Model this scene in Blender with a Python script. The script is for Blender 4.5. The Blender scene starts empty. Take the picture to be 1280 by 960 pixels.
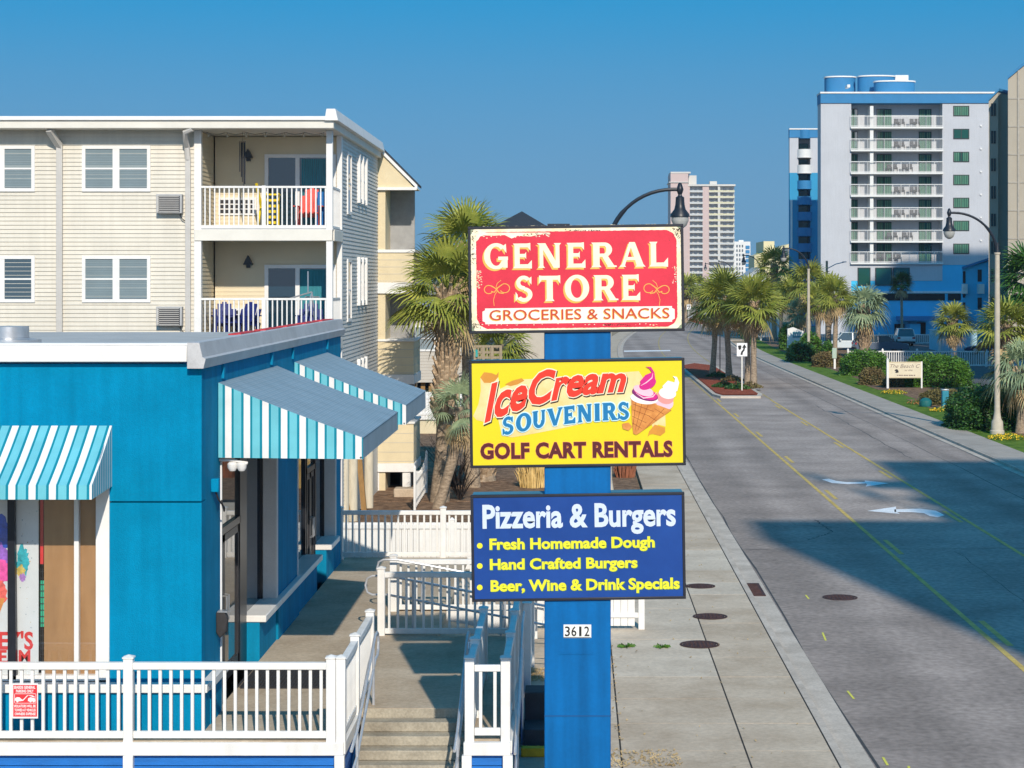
import bpy, math, random
from mathutils import Vector, Matrix
from math import radians as R, sin, cos, pi
rnd = random.Random(7)
scene = bpy.context.scene
C = scene.collection
H = 6.5            # camera height
F = 2400.0         # focal length in 1280-px units
CX, CY = 720.0, 350.0
def PX(u, Y): return (u-CX)/F*Y
def PZ(v, Y): return H-(v-CY)/F*Y
def GY(v, z=0.0): return F*(H-z)/(v-CY)      # distance of a ground point seen at row v
def bend(Y): return 0.00045*max(0.0, Y-150.0)**2
# ------------------------------------------------------------------ materials
_m = {}
def lin(c): return tuple(((x/255.0)/12.92 if x/255.0 <= .04045 else ((x/255.0+.055)/1.055)**2.4) for x in c)
def mat(name, col, rough=.6, var=.12, scale=4.0, bump=0.0, bscale=None, metal=0.0, spec=.4, col2=None, stretch=None, emit=None, fine=0.0, rv=False, streak=0.0, wear=None):
    if name in _m: return _m[name]
    m = bpy.data.materials.new(name); m.use_nodes = True; nt = m.node_tree; N = nt.nodes; L = nt.links
    b = N['Principled BSDF']; b.inputs['Roughness'].default_value = rough; b.inputs['Metallic'].default_value = metal
    b.inputs['Specular IOR Level'].default_value = spec
    tc = N.new('ShaderNodeTexCoord'); src = tc.outputs['Object']
    if stretch:
        mp = N.new('ShaderNodeMapping'); mp.inputs['Scale'].default_value = stretch; L.new(src, mp.inputs['Vector']); src = mp.outputs[0]
    nz = N.new('ShaderNodeTexNoise'); nz.inputs['Scale'].default_value = scale; nz.inputs['Detail'].default_value = 8; nz.inputs['Roughness'].default_value = .62
    L.new(src, nz.inputs['Vector'])
    cr = N.new('ShaderNodeValToRGB'); e = cr.color_ramp.elements
    e[0].position = .32; e[1].position = .68
    c0 = tuple(x*(1-var) for x in col); c1 = tuple(min(1, x*(1+var)) for x in (col2 or col))
    if col2: c0 = col
    e[0].color = (*c0, 1); e[1].color = (*c1, 1)
    L.new(nz.outputs['Fac'], cr.inputs[0]); out = cr.outputs[0]
    if fine:
        n2 = N.new('ShaderNodeTexNoise'); n2.inputs['Scale'].default_value = scale*22; n2.inputs['Detail'].default_value = 3; L.new(src, n2.inputs['Vector'])
        mr = N.new('ShaderNodeMapRange'); mr.inputs['From Min'].default_value = .3; mr.inputs['From Max'].default_value = .7
        mr.inputs['To Min'].default_value = 1-fine; mr.inputs['To Max'].default_value = 1+fine; L.new(n2.outputs['Fac'], mr.inputs[0])
        mx = N.new('ShaderNodeVectorMath'); mx.operation = 'SCALE'; L.new(out, mx.inputs[0]); L.new(mr.outputs[0], mx.inputs['Scale']); out = mx.outputs[0]
    if streak:   # rain streaks and grime running down the surface
        mq = N.new('ShaderNodeMapping'); mq.inputs['Scale'].default_value = (5, 5, .28); L.new(tc.outputs['Object'], mq.inputs[0]); n3 = N.new('ShaderNodeTexNoise'); n3.inputs['Scale'].default_value = 1.6; n3.inputs['Detail'].default_value = 7; L.new(mq.outputs[0], n3.inputs[0])
        mr = N.new('ShaderNodeMapRange'); mr.inputs['From Min'].default_value = .38; mr.inputs['From Max'].default_value = .7; mr.inputs['To Min'].default_value = 1; mr.inputs['To Max'].default_value = 1-streak; L.new(n3.outputs['Fac'], mr.inputs[0])
        mx = N.new('ShaderNodeVectorMath'); mx.operation = 'SCALE'; L.new(out, mx.inputs[0]); L.new(mr.outputs[0], mx.inputs['Scale']); out = mx.outputs[0]
    if wear:     # wheel tracks: darker bands along the road at given x
        sx_ = N.new('ShaderNodeSeparateXYZ'); L.new(tc.outputs['Object'], sx_.inputs[0]); n4 = N.new('ShaderNodeTexNoise'); n4.inputs['Scale'].default_value = .12; L.new(tc.outputs['Object'], n4.inputs[0])
        ad = N.new('ShaderNodeMath'); ad.operation = 'MULTIPLY_ADD'; ad.inputs[1].default_value = 1.2; L.new(n4.outputs['Fac'], ad.inputs[0]); L.new(sx_.outputs['X'], ad.inputs[2]); m5 = N.new('ShaderNodeMapRange'); m5.inputs['From Min'].default_value = 4.6; m5.inputs['From Max'].default_value = 15.6; L.new(ad.outputs[0], m5.inputs[0])
        w2 = N.new('ShaderNodeValToRGB'); w2.color_ramp.interpolation = 'EASE'; el = w2.color_ramp.elements; el[0].position = 0; el[0].color = (.9, .9, .9, 1); el[1].position = 1; el[1].color = (.85, .85, .85, 1)
        for p_, c_ in wear:
            k_ = el.new(p_); k_.color = (c_, c_, c_, 1)
        L.new(m5.outputs[0], w2.inputs[0]); m6 = N.new('ShaderNodeVectorMath'); m6.operation = 'MULTIPLY'; L.new(out, m6.inputs[0]); L.new(w2.outputs[0], m6.inputs[1]); out = m6.outputs[0]
    if rv:
        oi = N.new('ShaderNodeObjectInfo'); mr = N.new('ShaderNodeMapRange'); mr.inputs['To Min'].default_value = .75; mr.inputs['To Max'].default_value = 1.2; L.new(oi.outputs['Random'], mr.inputs[0])
        mx = N.new('ShaderNodeVectorMath'); mx.operation = 'SCALE'; L.new(out, mx.inputs[0]); L.new(mr.outputs[0], mx.inputs['Scale']); out = mx.outputs[0]
    L.new(out, b.inputs['Base Color'])
    if bump:
        nb = N.new('ShaderNodeTexNoise'); nb.inputs['Scale'].default_value = bscale or scale*8; nb.inputs['Detail'].default_value = 6; L.new(src, nb.inputs['Vector'])
        bp = N.new('ShaderNodeBump'); bp.inputs['Strength'].default_value = bump; bp.inputs['Distance'].default_value = .02; L.new(nb.outputs['Fac'], bp.inputs['Height']); L.new(bp.outputs[0], b.inputs['Normal'])
    if emit:
        b.inputs['Emission Color'].default_value = (*emit, 1); b.inputs['Emission Strength'].default_value = 1
    _m[name] = m; return m
def glass(name, tint, refl=.12, rough=.03, body=(0.01, .02, .02)):
    """window glass: dark tinted body with a clear glossy coat"""
    if name in _m: return _m[name]
    m = bpy.data.materials.new(name); m.use_nodes = True; nt = m.node_tree; b = nt.nodes['Principled BSDF']
    b.inputs['Base Color'].default_value = (*tint, 1); b.inputs['Roughness'].default_value = rough; b.inputs['Specular IOR Level'].default_value = refl*4
    nz = nt.nodes.new('ShaderNodeTexNoise'); nz.inputs['Scale'].default_value = 1.3; tc = nt.nodes.new('ShaderNodeTexCoord'); nt.links.new(tc.outputs['Object'], nz.inputs['Vector'])
    bp = nt.nodes.new('ShaderNodeBump'); bp.inputs['Strength'].default_value = .05; nt.links.new(nz.outputs['Fac'], bp.inputs['Height']); nt.links.new(bp.outputs[0], b.inputs['Normal'])
    _m[name] = m; return m
def clear_glass(name, amount=.88, tint=(1, 1, 1)):
    if name in _m: return _m[name]
    m = bpy.data.materials.new(name); m.use_nodes = True; nt = m.node_tree; N = nt.nodes; L = nt.links
    N.remove(N['Principled BSDF']); o = N['Material Output']
    t = N.new('ShaderNodeBsdfTransparent'); t.inputs[0].default_value = (*tint, 1); g = N.new('ShaderNodeBsdfGlossy'); g.inputs['Roughness'].default_value = .03; g.inputs[0].default_value = (.9, .95, 1, 1)
    x = N.new('ShaderNodeMixShader'); x.inputs[0].default_value = 1-amount; L.new(t.outputs[0], x.inputs[1]); L.new(g.outputs[0], x.inputs[2]); L.new(x.outputs[0], o.inputs[0])
    _m[name] = m; return m
def stripe_mat(name, stops, period, rough=.7, bump=True):
    """constant colour stripes along UV.x (metres)"""
    if name in _m: return _m[name]
    m = bpy.data.materials.new(name); m.use_nodes = True; nt = m.node_tree; N = nt.nodes; L = nt.links; b = N['Principled BSDF']; b.inputs['Roughness'].default_value = rough; b.inputs['Specular IOR Level'].default_value = .2
    uv = N.new('ShaderNodeUVMap'); uv.uv_map = 'UVMap'; s = N.new('ShaderNodeSeparateXYZ'); L.new(uv.outputs[0], s.inputs[0])
    d = N.new('ShaderNodeMath'); d.operation = 'DIVIDE'; d.inputs[1].default_value = period; L.new(s.outputs[0], d.inputs[0])
    f = N.new('ShaderNodeMath'); f.operation = 'FRACT'; L.new(d.outputs[0], f.inputs[0])
    cr = N.new('ShaderNodeValToRGB'); cr.color_ramp.interpolation = 'CONSTANT'; el = cr.color_ramp.elements
    el[0].position = 0; el[0].color = (*stops[0][1], 1); el[1].position = stops[1][0]; el[1].color = (*stops[1][1], 1)
    for p, c in stops[2:]:
        k = el.new(p); k.color = (*c, 1)
    L.new(f.outputs[0], cr.inputs[0])
    tc = N.new('ShaderNodeTexCoord'); nz = N.new('ShaderNodeTexNoise'); nz.inputs['Scale'].default_value = 2.5; nz.inputs['Detail'].default_value = 7; L.new(tc.outputs['Object'], nz.inputs['Vector'])
    mr = N.new('ShaderNodeMapRange'); mr.inputs['From Min'].default_value = .3; mr.inputs['From Max'].default_value = .7; mr.inputs['To Min'].default_value = .86; mr.inputs['To Max'].default_value = 1.04; L.new(nz.outputs['Fac'], mr.inputs[0])
    mx = N.new('ShaderNodeVectorMath'); mx.operation = 'SCALE'; L.new(cr.outputs[0], mx.inputs[0]); L.new(mr.outputs[0], mx.inputs['Scale']); L.new(mx.outputs[0], b.inputs['Base Color'])
    bp = N.new('ShaderNodeBump'); bp.inputs['Strength'].default_value = .25; bp.inputs['Distance'].default_value = .03; L.new(nz.outputs['Fac'], bp.inputs['Height']); L.new(bp.outputs[0], b.inputs['Normal'])
    _m[name] = m; return m
# ------------------------------------------------------------------ objects
org = {}
def tag(o, label=None, cat=None, group=None, kind=None):
    if label: o['label'] = label
    if cat: o['category'] = cat
    if group: o['group'] = group
    if kind: o['kind'] = kind
    return o
def thing(name, label, cat, loc=(0, 0, 0), group=None, rotz=0):
    o = bpy.data.objects.new(name, None); C.objects.link(o); o.location = loc; o.rotation_euler = (0, 0, rotz); o.empty_display_size = .2
    org[o.name] = Vector(loc); tag(o, label, cat, group); return o
def dup(root, loc=None, rotz=None, label=None, group=None, scale=None, parent=None):
    c = root.copy(); C.objects.link(c)
    if parent is not None: c.parent = parent
    if loc is not None: c.location = loc
    if rotz is not None: c.rotation_euler = (0, 0, rotz)
    if scale is not None: c.scale = (scale, scale, scale)
    if label: c['label'] = label
    if group: c['group'] = group
    for ch in root.children: dup(ch, parent=c)
    return c
class MB:
    def __init__(s, T=None): s.v = []; s.f = []; s.mi = []; s.uv = []; s.T = T; s.m = 0; s.hasuv = False
    def add(s, vs, fs, uvs=None):
        n = len(s.v)
        s.v += [s.T(*p) if s.T else tuple(p) for p in vs]
        for i, f in enumerate(fs):
            s.f.append(tuple(n+k for k in f)); s.mi.append(s.m)
            if uvs: s.uv.append(uvs[i]); s.hasuv = True
            else: s.uv.append([(0, 0)]*len(f))
    def box(s, x0, x1, y0, y1, z0, z1):
        s.add([(x0, y0, z0), (x1, y0, z0), (x1, y1, z0), (x0, y1, z0), (x0, y0, z1), (x1, y0, z1), (x1, y1, z1), (x0, y1, z1)],
              [(0, 3, 2, 1), (4, 5, 6, 7), (0, 1, 5, 4), (1, 2, 6, 5), (2, 3, 7, 6), (3, 0, 4, 7)]); return s
    def quad(s, a, b, c, d, uv=None): s.add([a, b, c, d], [(0, 1, 2, 3)], [uv] if uv else None); return s
    def poly(s, pts): s.add(pts, [tuple(range(len(pts)))]); return s
    def prism(s, pts, d):
        """closed solid: polygon pts (3-D) swept by vector d"""
        n = len(pts); q = [tuple(a+b for a, b in zip(p, d)) for p in pts]
        s.add(list(pts)+q, [tuple(range(n)), tuple(range(2*n-1, n-1, -1))]+[(i, (i+1) % n, n+(i+1) % n, n+i) for i in range(n)]); return s
    def beam(s, a, b, w, h=None):
        """box bar between two points"""
        h = h or w; a = Vector(a); b = Vector(b); d = (b-a).normalized(); up = Vector((0, 0, 1)) if abs(d.z) < .95 else Vector((0, 1, 0))
        r = d.cross(up).normalized()*w/2; u = r.cross(d).normalized()*h/2
        s.prism([tuple(a-r-u), tuple(a+r-u), tuple(a+r+u), tuple(a-r+u)], tuple(b-a)); return s
    def tube(s, pts, r, n=8, cap=True):
        pts = [Vector(p) for p in pts]; rs = r if isinstance(r, (list, tuple)) else [r]*len(pts); vs = []; k = len(pts); ref = None
        for i, p in enumerate(pts):
            t = (pts[min(i+1, k-1)]-pts[max(i-1, 0)]).normalized()
            if ref is None: ref = t.orthogonal().normalized()
            ref = (ref-t*ref.dot(t)).normalized(); bb = t.cross(ref)
            for j in range(n):
                a = 2*pi*j/n; vs.append(tuple(p+(ref*cos(a)+bb*sin(a))*rs[i]))
        fs = [(i*n+j, i*n+(j+1) % n, (i+1)*n+(j+1) % n, (i+1)*n+j) for i in range(k-1) for j in range(n)]
        if cap: fs += [tuple(range(n-1, -1, -1)), tuple((k-1)*n+j for j in range(n))]
        s.add(vs, fs); return s
    def lathe(s, prof, c=(0, 0, 0), n=16, a0=0, a1=2*pi):
        full = abs(a1-a0-2*pi) < 1e-6; m = n if full else n+1; vs = []
        for r, z in prof:
            for j in range(m):
                a = a0+(a1-a0)*j/n; vs.append((c[0]+r*cos(a), c[1]+r*sin(a), c[2]+z))
        fs = []
        for i in range(len(prof)-1):
            for j in range(n):
                j2 = (j+1) % m if full else j+1
                fs.append((i*m+j, i*m+j2, (i+1)*m+j2, (i+1)*m+j))
        s.add(vs, fs); return s
    def build(s, name, m, parent=None, origin=None, label=None, bevel=0, recalc=True, smooth=True, cat=None, group=None, kind=None):
        o3 = Vector(origin) if origin is not None else (org[parent.name] if parent is not None else Vector((0, 0, 0)))
        me = bpy.data.meshes.new(name); me.from_pydata([(p[0]-o3.x, p[1]-o3.y, p[2]-o3.z) for p in s.v], [], s.f)
        ms = m if isinstance(m, (list, tuple)) else [m]
        for q in ms: me.materials.append(q)
        if len(ms) > 1: me.polygons.foreach_set('material_index', s.mi)
        if s.hasuv:
            l = me.uv_layers.new(name='UVMap'); l.data.foreach_set('uv', [c for f in s.uv for p in f for c in p])
        me.validate()
        if recalc and len(s.f) < 20000 and not s.hasuv:
            import bmesh
            bm = bmesh.new(); bm.from_mesh(me); bmesh.ops.recalc_face_normals(bm, faces=bm.faces); bm.to_mesh(me); bm.free()
        if smooth:
            me.polygons.foreach_set('use_smooth', [True]*len(me.polygons)); me.set_sharp_from_angle(angle=R(35))
        me.update()
        o = bpy.data.objects.new(name, me); C.objects.link(o)
        if parent is not None: o.parent = parent; o.location = o3-org[parent.name]
        else: o.location = o3
        org[o.name] = o3
        if bevel:
            b = o.modifiers.new('bevel', 'BEVEL'); b.width = bevel; b.segments = 2; b.limit_method = 'ANGLE'
        tag(o, label, cat, group, kind); return o
def FR(y): return lambda u, o, z: (u, y-o, z)            # wall that faces the camera side (-Y)
def SD(x): return lambda u, o, z: (x+o, u, z)            # wall that faces the road (+X)
def siding(mb, u0, u1, z0, z1, e=.105, d=.014):
    n = int(math.ceil((z1-z0)/e)); 
    for i in range(n):
        a = z0+i*e; b = min(z1, a+e)
        mb.add([(u0, d, a), (u1, d, a), (u1, 0, b), (u0, 0, b), (u0, 0, a), (u1, 0, a)], [(0, 1, 2, 3), (4, 5, 1, 0)])
# ------------------------------------------------------------------ lettering (built-in font turned into flat mesh)
_tc = {}
def glyphs(s, bold=0.0, shear=0.0, space=1.0):
    k = (s, bold, shear, space)
    if k not in _tc:
        cu = bpy.data.curves.new('t', 'FONT'); cu.body = s; cu.size = 1; cu.offset = bold; cu.shear = shear; cu.space_character = space; cu.resolution_u = 3
        ob = bpy.data.objects.new('t', cu); C.objects.link(ob); dg = bpy.context.evaluated_depsgraph_get(); dg.update()
        me = bpy.data.meshes.new_from_object(ob.evaluated_get(dg)); bpy.data.objects.remove(ob); bpy.data.curves.remove(cu)
        _tc[k] = ([tuple(v.co[:2]) for v in me.vertices], [tuple(p.vertices) for p in me.polygons]); bpy.data.meshes.remove(me)
    return _tc[k]
def letters(mb, s, x0, x1, z0, z1, y, bold=.0, shear=0.0, warp=None, grow=0.0, space=1.0):
    """text fitted to a box; z0..z1 is baseline..cap height ('H' decides)"""
    vs, fs = glyphs(s, bold, shear, space); base, _ = glyphs(s, 0, shear, space); cap, _ = glyphs('H')
    bx0 = min(v[0] for v in base); bx1 = max(v[0] for v in base); ch = max(v[1] for v in cap)
    sx = (x1-x0)/(bx1-bx0); sz = (z1-z0)/ch
    out = []
    for a, b in vs:
        x = x0+(a-bx0)*sx; z = z0+b*sz
        if warp: x, z = warp(x, z)
        out.append((x, y, z))
    mb.add(out, fs)
def ring(mb, cx, cz, rx, rz, a0, a1, t, y, n=24, t2=None):
    vs = []; fs = []; t2 = t if t2 is None else t2
    for i in range(n+1):
        a = R(a0+(a1-a0)*i/n)
        vs += [(cx+rx*cos(a), y, cz+rz*sin(a)), (cx+(rx-t)*cos(a), y, cz+(rz-t2)*sin(a))]
    for i in range(n): fs.append((2*i, 2*i+1, 2*i+3, 2*i+2))
    mb.add(vs, fs)
def disc(mb, cx, cz, rx, rz, y, n=24, rot=0.0):
    c, s_ = cos(rot), sin(rot)
    mb.poly([(cx+rx*cos(2*pi*i/n)*c-rz*sin(2*pi*i/n)*s_, y, cz+rx*cos(2*pi*i/n)*s_+rz*sin(2*pi*i/n)*c) for i in range(n)])
def ribbon(mb, pts, w, y):
    """flat brush stroke through 2-D points, on the plane y"""
    n = len(pts); vs = []
    for i, p in enumerate(pts):
        a = pts[max(0, i-1)]; b = pts[min(n-1, i+1)]; dx, dz = b[0]-a[0], b[1]-a[1]; l = math.hypot(dx, dz) or 1
        ww = w[i] if isinstance(w, (list, tuple)) else w
        vs += [(p[0]-dz/l*ww/2, y, p[1]+dx/l*ww/2), (p[0]+dz/l*ww/2, y, p[1]-dx/l*ww/2)]
    mb.add(vs, [(2*i, 2*i+1, 2*i+3, 2*i+2) for i in range(n-1)])
GW = {'G': .98, 'E': .86, 'N': 1.0, 'R': 1.0, 'A': 1.02, 'L': .84, 'S': .84, 'T': .9, 'O': 1.0, 'U': .95, 'V': .98, 'I': .5}
def slab(mb, ch, x, z, w, h, y):
    """heavy flared-serif capital drawn stroke by stroke"""
    k = [0]
    def P(*pts):
        k[0] += 1; mb.poly([(x+a*w, y-k[0]*.0002, z+b*h) for a, b in pts])
    def r(a0, b0, a1, b1): P((a0, b0), (a1, b0), (a1, b1), (a0, b1))
    def Rg(cx, cz, rx, rz, a0, a1, t, t2): k[0] += 1; ring(mb, x+cx*w, z+cz*h, rx*w, rz*h, a0, a1, t*w, y-k[0]*.0002, 26, t2*h)
    def foot(a0, a1, b, up):   # flared serif under / over a stem
        d = .09 if up else -.09
        P((a0-.07, b), (a1+.07, b), (a1, b+d), (a0, b+d))
    if ch == 'E':
        r(.12, 0, .36, 1); r(.3, .84, .82, 1); r(.3, .44, .62, .58); r(.3, 0, .86, .16)
        P((.74, .84), (.86, .7), (.86, 1.02), (.7, 1)); P((.74, .16), (.92, .33), (.92, -.02), (.7, 0)); P((.55, .51), (.66, .36), (.66, .66)); foot(.12, .36, 0, 1); foot(.12, .36, 1, 0)
    elif ch == 'L':
        r(.12, 0, .38, 1); r(.3, 0, .88, .16); P((.74, .16), (.94, .36), (.94, -.02), (.7, 0)); foot(.12, .38, 0, 1); foot(.12, .38, 1, 0)
    elif ch == 'N':
        r(.1, 0, .25, 1); r(.74, 0, .9, 1); P((.1, 1), (.34, 1), (.9, 0), (.66, 0)); foot(.1, .25, 0, 1); foot(.74, .9, 1, 0); P((0, 1), (.15, 1), (.12, .9))
    elif ch == 'T':
        r(.34, 0, .62, 1); r(.04, .84, .92, 1); P((0, 1.02), (0, .68), (.14, .86), (.14, 1)); P((.96, 1.02), (.96, .68), (.82, .86), (.82, 1)); foot(.34, .62, 0, 1)
    elif ch == 'R':
        r(.1, 0, .36, 1); foot(.1, .36, 0, 1); foot(.1, .36, 1, 0); r(.3, .86, .55, 1); r(.3, .42, .55, .55)
        Rg(.55, .71, .31, .29, -90, 90, .23, .14); P((.42, .5), (.66, .5), (.98, .0), (.7, .0)); P((.66, 0), (.7, .1), (1.04, .06), (1.04, 0))
    elif ch == 'A':
        P((.4, 1), (.62, 1), (.98, 0), (.7, 0)); P((.4, 1), (.5, .9), (.2, 0), (.07, 0)); r(.25, .27, .74, .4); foot(.07, .2, 0, 1); foot(.7, .96, 0, 1)
    elif ch == 'O': Rg(.5, .5, .5, .53, 0, 360, .25, .14)
    elif ch == 'G':
        Rg(.5, .5, .5, .53, 42, 335, .25, .14); r(.58, .34, .98, .48); r(.78, .03, .96, .4); P((.74, .88), (.9, 1.0), (.92, .62), (.84, .72))
    elif ch == 'U':
        r(.1, .4, .34, 1); r(.72, .4, .86, 1); Rg(.48, .42, .38, .42, 180, 360, .2, .15); foot(.1, .34, 1, 0); foot(.72, .86, 1, 0)
    elif ch == 'V':
        P((.02, 1), (.3, 1), (.62, 0), (.42, 0)); P((.84, 1), (.98, 1), (.6, 0), (.46, 0)); foot(.04, .28, 1, 0); foot(.82, .98, 1, 0)
    elif ch == 'I':
        r(.26, 0, .78, 1); foot(.26, .78, 0, 1); foot(.26, .78, 1, 0)
    elif ch == 'S':
        Rg(.42, .74, .36, .28, 30, 270, .2, .15); Rg(.44, .27, .4, .29, -150, 90, .22, .15); r(.38, .46, .48, .6)
        P((.66, .9), (.8, .98), (.8, .66), (.7, .76)); P((.14, .12), (.02, .02), (.02, .38), (.12, .27))
    k[0] = 0
def slabword(mb, word, x0, x1, z0, h, y, gap=.14):
    tot = sum(GW[c] for c in word)+gap*(len(word)-1); w = (x1-x0)/tot; x = x0
    for c in word:
        slab(mb, c, x, z0, GW[c]*w, h, y); x += (GW[c]+gap)*w
# ------------------------------------------------------------------ shared materials
white = mat('white_vinyl', (.8, .79, .77), .45, .06, 3, fine=.03, streak=.1)
whitep = mat('white_paint', (.78, .77, .75), .6, .08, 2.5, fine=.05, streak=.12)
bluew = mat('blue_stucco', (.001, .225, .42), .85, .1, 1.6, bump=.35, bscale=60, spec=.05, fine=.05, streak=.16)
blues = mat('blue_stucco_side', (.003, .23, .42), .85, .1, 1.6, bump=.35, bscale=60, spec=.1, fine=.05, streak=.18)
skirt = mat('deck_skirt_blue', (.01, .15, .52), .6, .15, 3, bump=.2, stretch=(1, 1, 6))
concrete = mat('concrete', (.44, .345, .25), .85, .14, .7, bump=.25, bscale=40, spec=.2, fine=.1, col2=(.54, .45, .35))
deckc = mat('deck_concrete', (.38, .295, .205), .8, .1, .9, bump=.25, bscale=40, spec=.2, fine=.12, col2=(.5, .42, .32))
stepc = mat('step_concrete', (.26, .23, .18), .85, .1, 1.5, bump=.3, bscale=40, spec=.2, fine=.15, col2=(.44, .4, .32))
asphalt = mat('asphalt', (.265, .222, .198), .9, .1, .35, bump=.4, bscale=55, spec=.15, fine=.2, col2=(.39, .325, .29), wear=((.1, .82), (.17, 1.04), (.26, .84), (.34, 1.05), (.55, 1.08), (.66, 1.02), (.74, .82), (.81, 1.02), (.89, .8), (.95, 1.0)))
kerbm = mat('kerb_concrete', (.42, .36, .3), .85, .1, 1.2, bump=.2, spec=.2, fine=.12, col2=(.56, .49, .42))
yline = mat('yellow_road_paint', (.6, .42, .11), .7, .25, 3, fine=.2)
yfaint = mat('faded_yellow_road_paint', (.42, .32, .13), .7, .3, 3, fine=.25)
wline = mat('white_road_paint', (.84, .85, .86), .7, .1, 3, fine=.15)
grass = mat('grass', (.045, .11, .012), .9, .3, 2, bump=.8, bscale=60, spec=.1, col2=(.13, .2, .03), fine=.3)
mulch = mat('brown_mulch', (.1, .06, .04), .95, .3, 4, bump=1, bscale=50, spec=.1, col2=(.26, .17, .11), fine=.5)
redmulch = mat('red_mulch', (.16, .035, .02), .95, .3, 5, bump=1, bscale=40, spec=.1, col2=(.33, .09, .05), fine=.45)
dirt = mat('sandy_ground', (.2, .15, .1), .95, .2, .8, bump=.6, bscale=30, spec=.1, col2=(.36, .29, .2), fine=.3)
black = mat('black_metal', (.012, .014, .02), .35, .2, 6)
dark = mat('dark_metal', (.03, .03, .035), .4, .2, 6)
lampb = mat('lamp_post_black', (.015, .02, .03), .4, .2, 6)
siding_m = mat('cream_siding', (.66, .62, .535), .6, .05, 1.2, spec=.3, fine=.03, streak=.08)
siding_s = mat('pale_siding', (.66, .64, .6), .6, .05, 1.2, spec=.3, fine=.02, streak=.08)
tan = mat('tan_board', (.66, .56, .37), .7, .06, 2, fine=.04)
trim = mat('white_trim', (.76, .75, .73), .5, .05, 2, fine=.03)
greyt = mat('grey_trim', (.42, .42, .42), .5, .08, 3)
gutter = mat('gutter_grey', (.52, .5, .47), .4, .06, 3)
steel = mat('galvanised_steel', (.55, .56, .58), .35, .12, 6, metal=.7)
pipe = mat('rail_pipe_aluminium', (.6, .62, .66), .35, .1, 8, metal=.5)
shingle = mat('dark_shingles', (.035, .04, .05), .9, .3, 9, bump=.5, bscale=30)
wood = mat('weathered_wood', (.34, .27, .18), .85, .2, 3, bump=.4, stretch=(8, 8, 1), fine=.1)
pile = mat('pale_piling', (.6, .54, .42), .8, .12, 3, stretch=(6, 6, 1))
brownw = mat('brown_wood', (.3, .17, .06), .8, .2, 4, stretch=(6, 6, 1))
winglass = glass('window_glass', (.045, .07, .085), .3)
bluegl = glass('door_glass', (.008, .03, .05), .22)
greengl = glass('green_tower_glass', (.02, .09, .07), .4)
blind = mat('window_blinds', (.2, .26, .285), .5, .05, 2)
curtain = mat('teal_curtain', (.03, .2, .24), .8, .3, 6, stretch=(9, 9, .4))
greencur = mat('green_curtain', (.08, .2, .13), .8, .35, 3, stretch=(7, 7, .3))
bark = mat('palm_bark', (.16, .12, .085), .95, .3, 7, bump=.8, bscale=20, col2=(.36, .28, .2), stretch=(1, 1, 2.5), fine=.25)
boot = mat('palm_boots', (.2, .14, .09), .9, .3, 9, bump=.4, col2=(.46, .34, .22), fine=.25)
frond = mat('palm_frond', (.075, .13, .014), .6, .3, 1.6, spec=.3, col2=(.31, .315, .06), fine=.25)
frondb = mat('blue_palm_frond', (.11, .17, .1), .6, .3, 1.6, spec=.3, col2=(.3, .36, .2), fine=.2)
dead = mat('dry_frond', (.25, .17, .08), .9, .3, 3, col2=(.46, .34, .18))
leaf = mat('hedge_leaf', (.018, .075, .008), .5, .3, 2, spec=.4, col2=(.09, .2, .02), fine=.3)
leafd = mat('dark_hedge_leaf', (.012, .05, .01), .45, .3, 2, spec=.45, col2=(.05, .13, .02), fine=.3)
leafb = mat('brown_shrub_leaf', (.1, .06, .03), .8, .3, 3, col2=(.17, .14, .05), fine=.3)
flower = mat('yellow_flower', (.75, .4, .02), .7, .25, 5, col2=(.85, .6, .03))
copper = mat('grey_coping', (.5, .5, .51), .5, .12, 2, fine=.06)
redpl = mat('red_roof_strip', (.62, .035, .04), .6, .2, 3)
blackr = mat('black_rubber', (.035, .033, .035), .8, .2, 10)
iron = mat('rusty_iron', (.035, .016, .013), .7, .3, 8, bump=.5, col2=(.07, .03, .025))
polebl = mat('sign_pole_blue', (.001, .13, .39), .55, .1, 1.2, spec=.15, fine=.04, streak=.25)
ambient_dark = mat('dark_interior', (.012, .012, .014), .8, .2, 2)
TEAL = lin((108, 190, 205)); DT = lin((5, 132, 155)); WH = (.8, .8, .79)
stripes = stripe_mat('striped_awning_cloth', [(0, WH), (.34, DT), (.46, TEAL), (.86, DT)], .243)
ribbed = stripe_mat('ribbed_awning_top', [(0, (.25, .35, .42)), (.5, (.29, .39, .46)), (.8, (.19, .28, .35)), (.93, (.5, .57, .62))], .083, rough=.55)
# ------------------------------------------------------------------ camera, world, sun
cd = bpy.data.cameras.new('camera'); cam = bpy.data.objects.new('camera', cd); C.objects.link(cam); scene.camera = cam
cam.location = (0, 0, H); cam.rotation_euler = (R(90), 0, 0); cd.sensor_width = 36; cd.lens = F/1280*36; cd.shift_x = -80/1280; cd.shift_y = -130/1280; cd.clip_end = 20000
sun_dir = Vector((-1.05, 5.3, -3.28)).normalized()
sl = bpy.data.lights.new('sun', 'SUN'); sl.energy = 4.0; sl.angle = R(.55); sl.color = (1, .9, .76); so = bpy.data.objects.new('sun', sl); C.objects.link(so); so.rotation_euler = sun_dir.to_track_quat('-Z', 'Y').to_euler()
w = bpy.data.worlds.new('World'); scene.world = w; w.use_nodes = True; nt = w.node_tree; N = nt.nodes; L = nt.links; bg = N['Background']
sky = N.new('ShaderNodeTexSky'); sky.sky_type = 'NISHITA'; sky.sun_disc = False; sky.sun_elevation = R(31); sky.sun_rotation = math.atan2(1.05, -5.3)
sky.air_density = 1.0; sky.dust_density = .4; sky.ozone_density = 1.6; sky.altitude = 0
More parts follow.
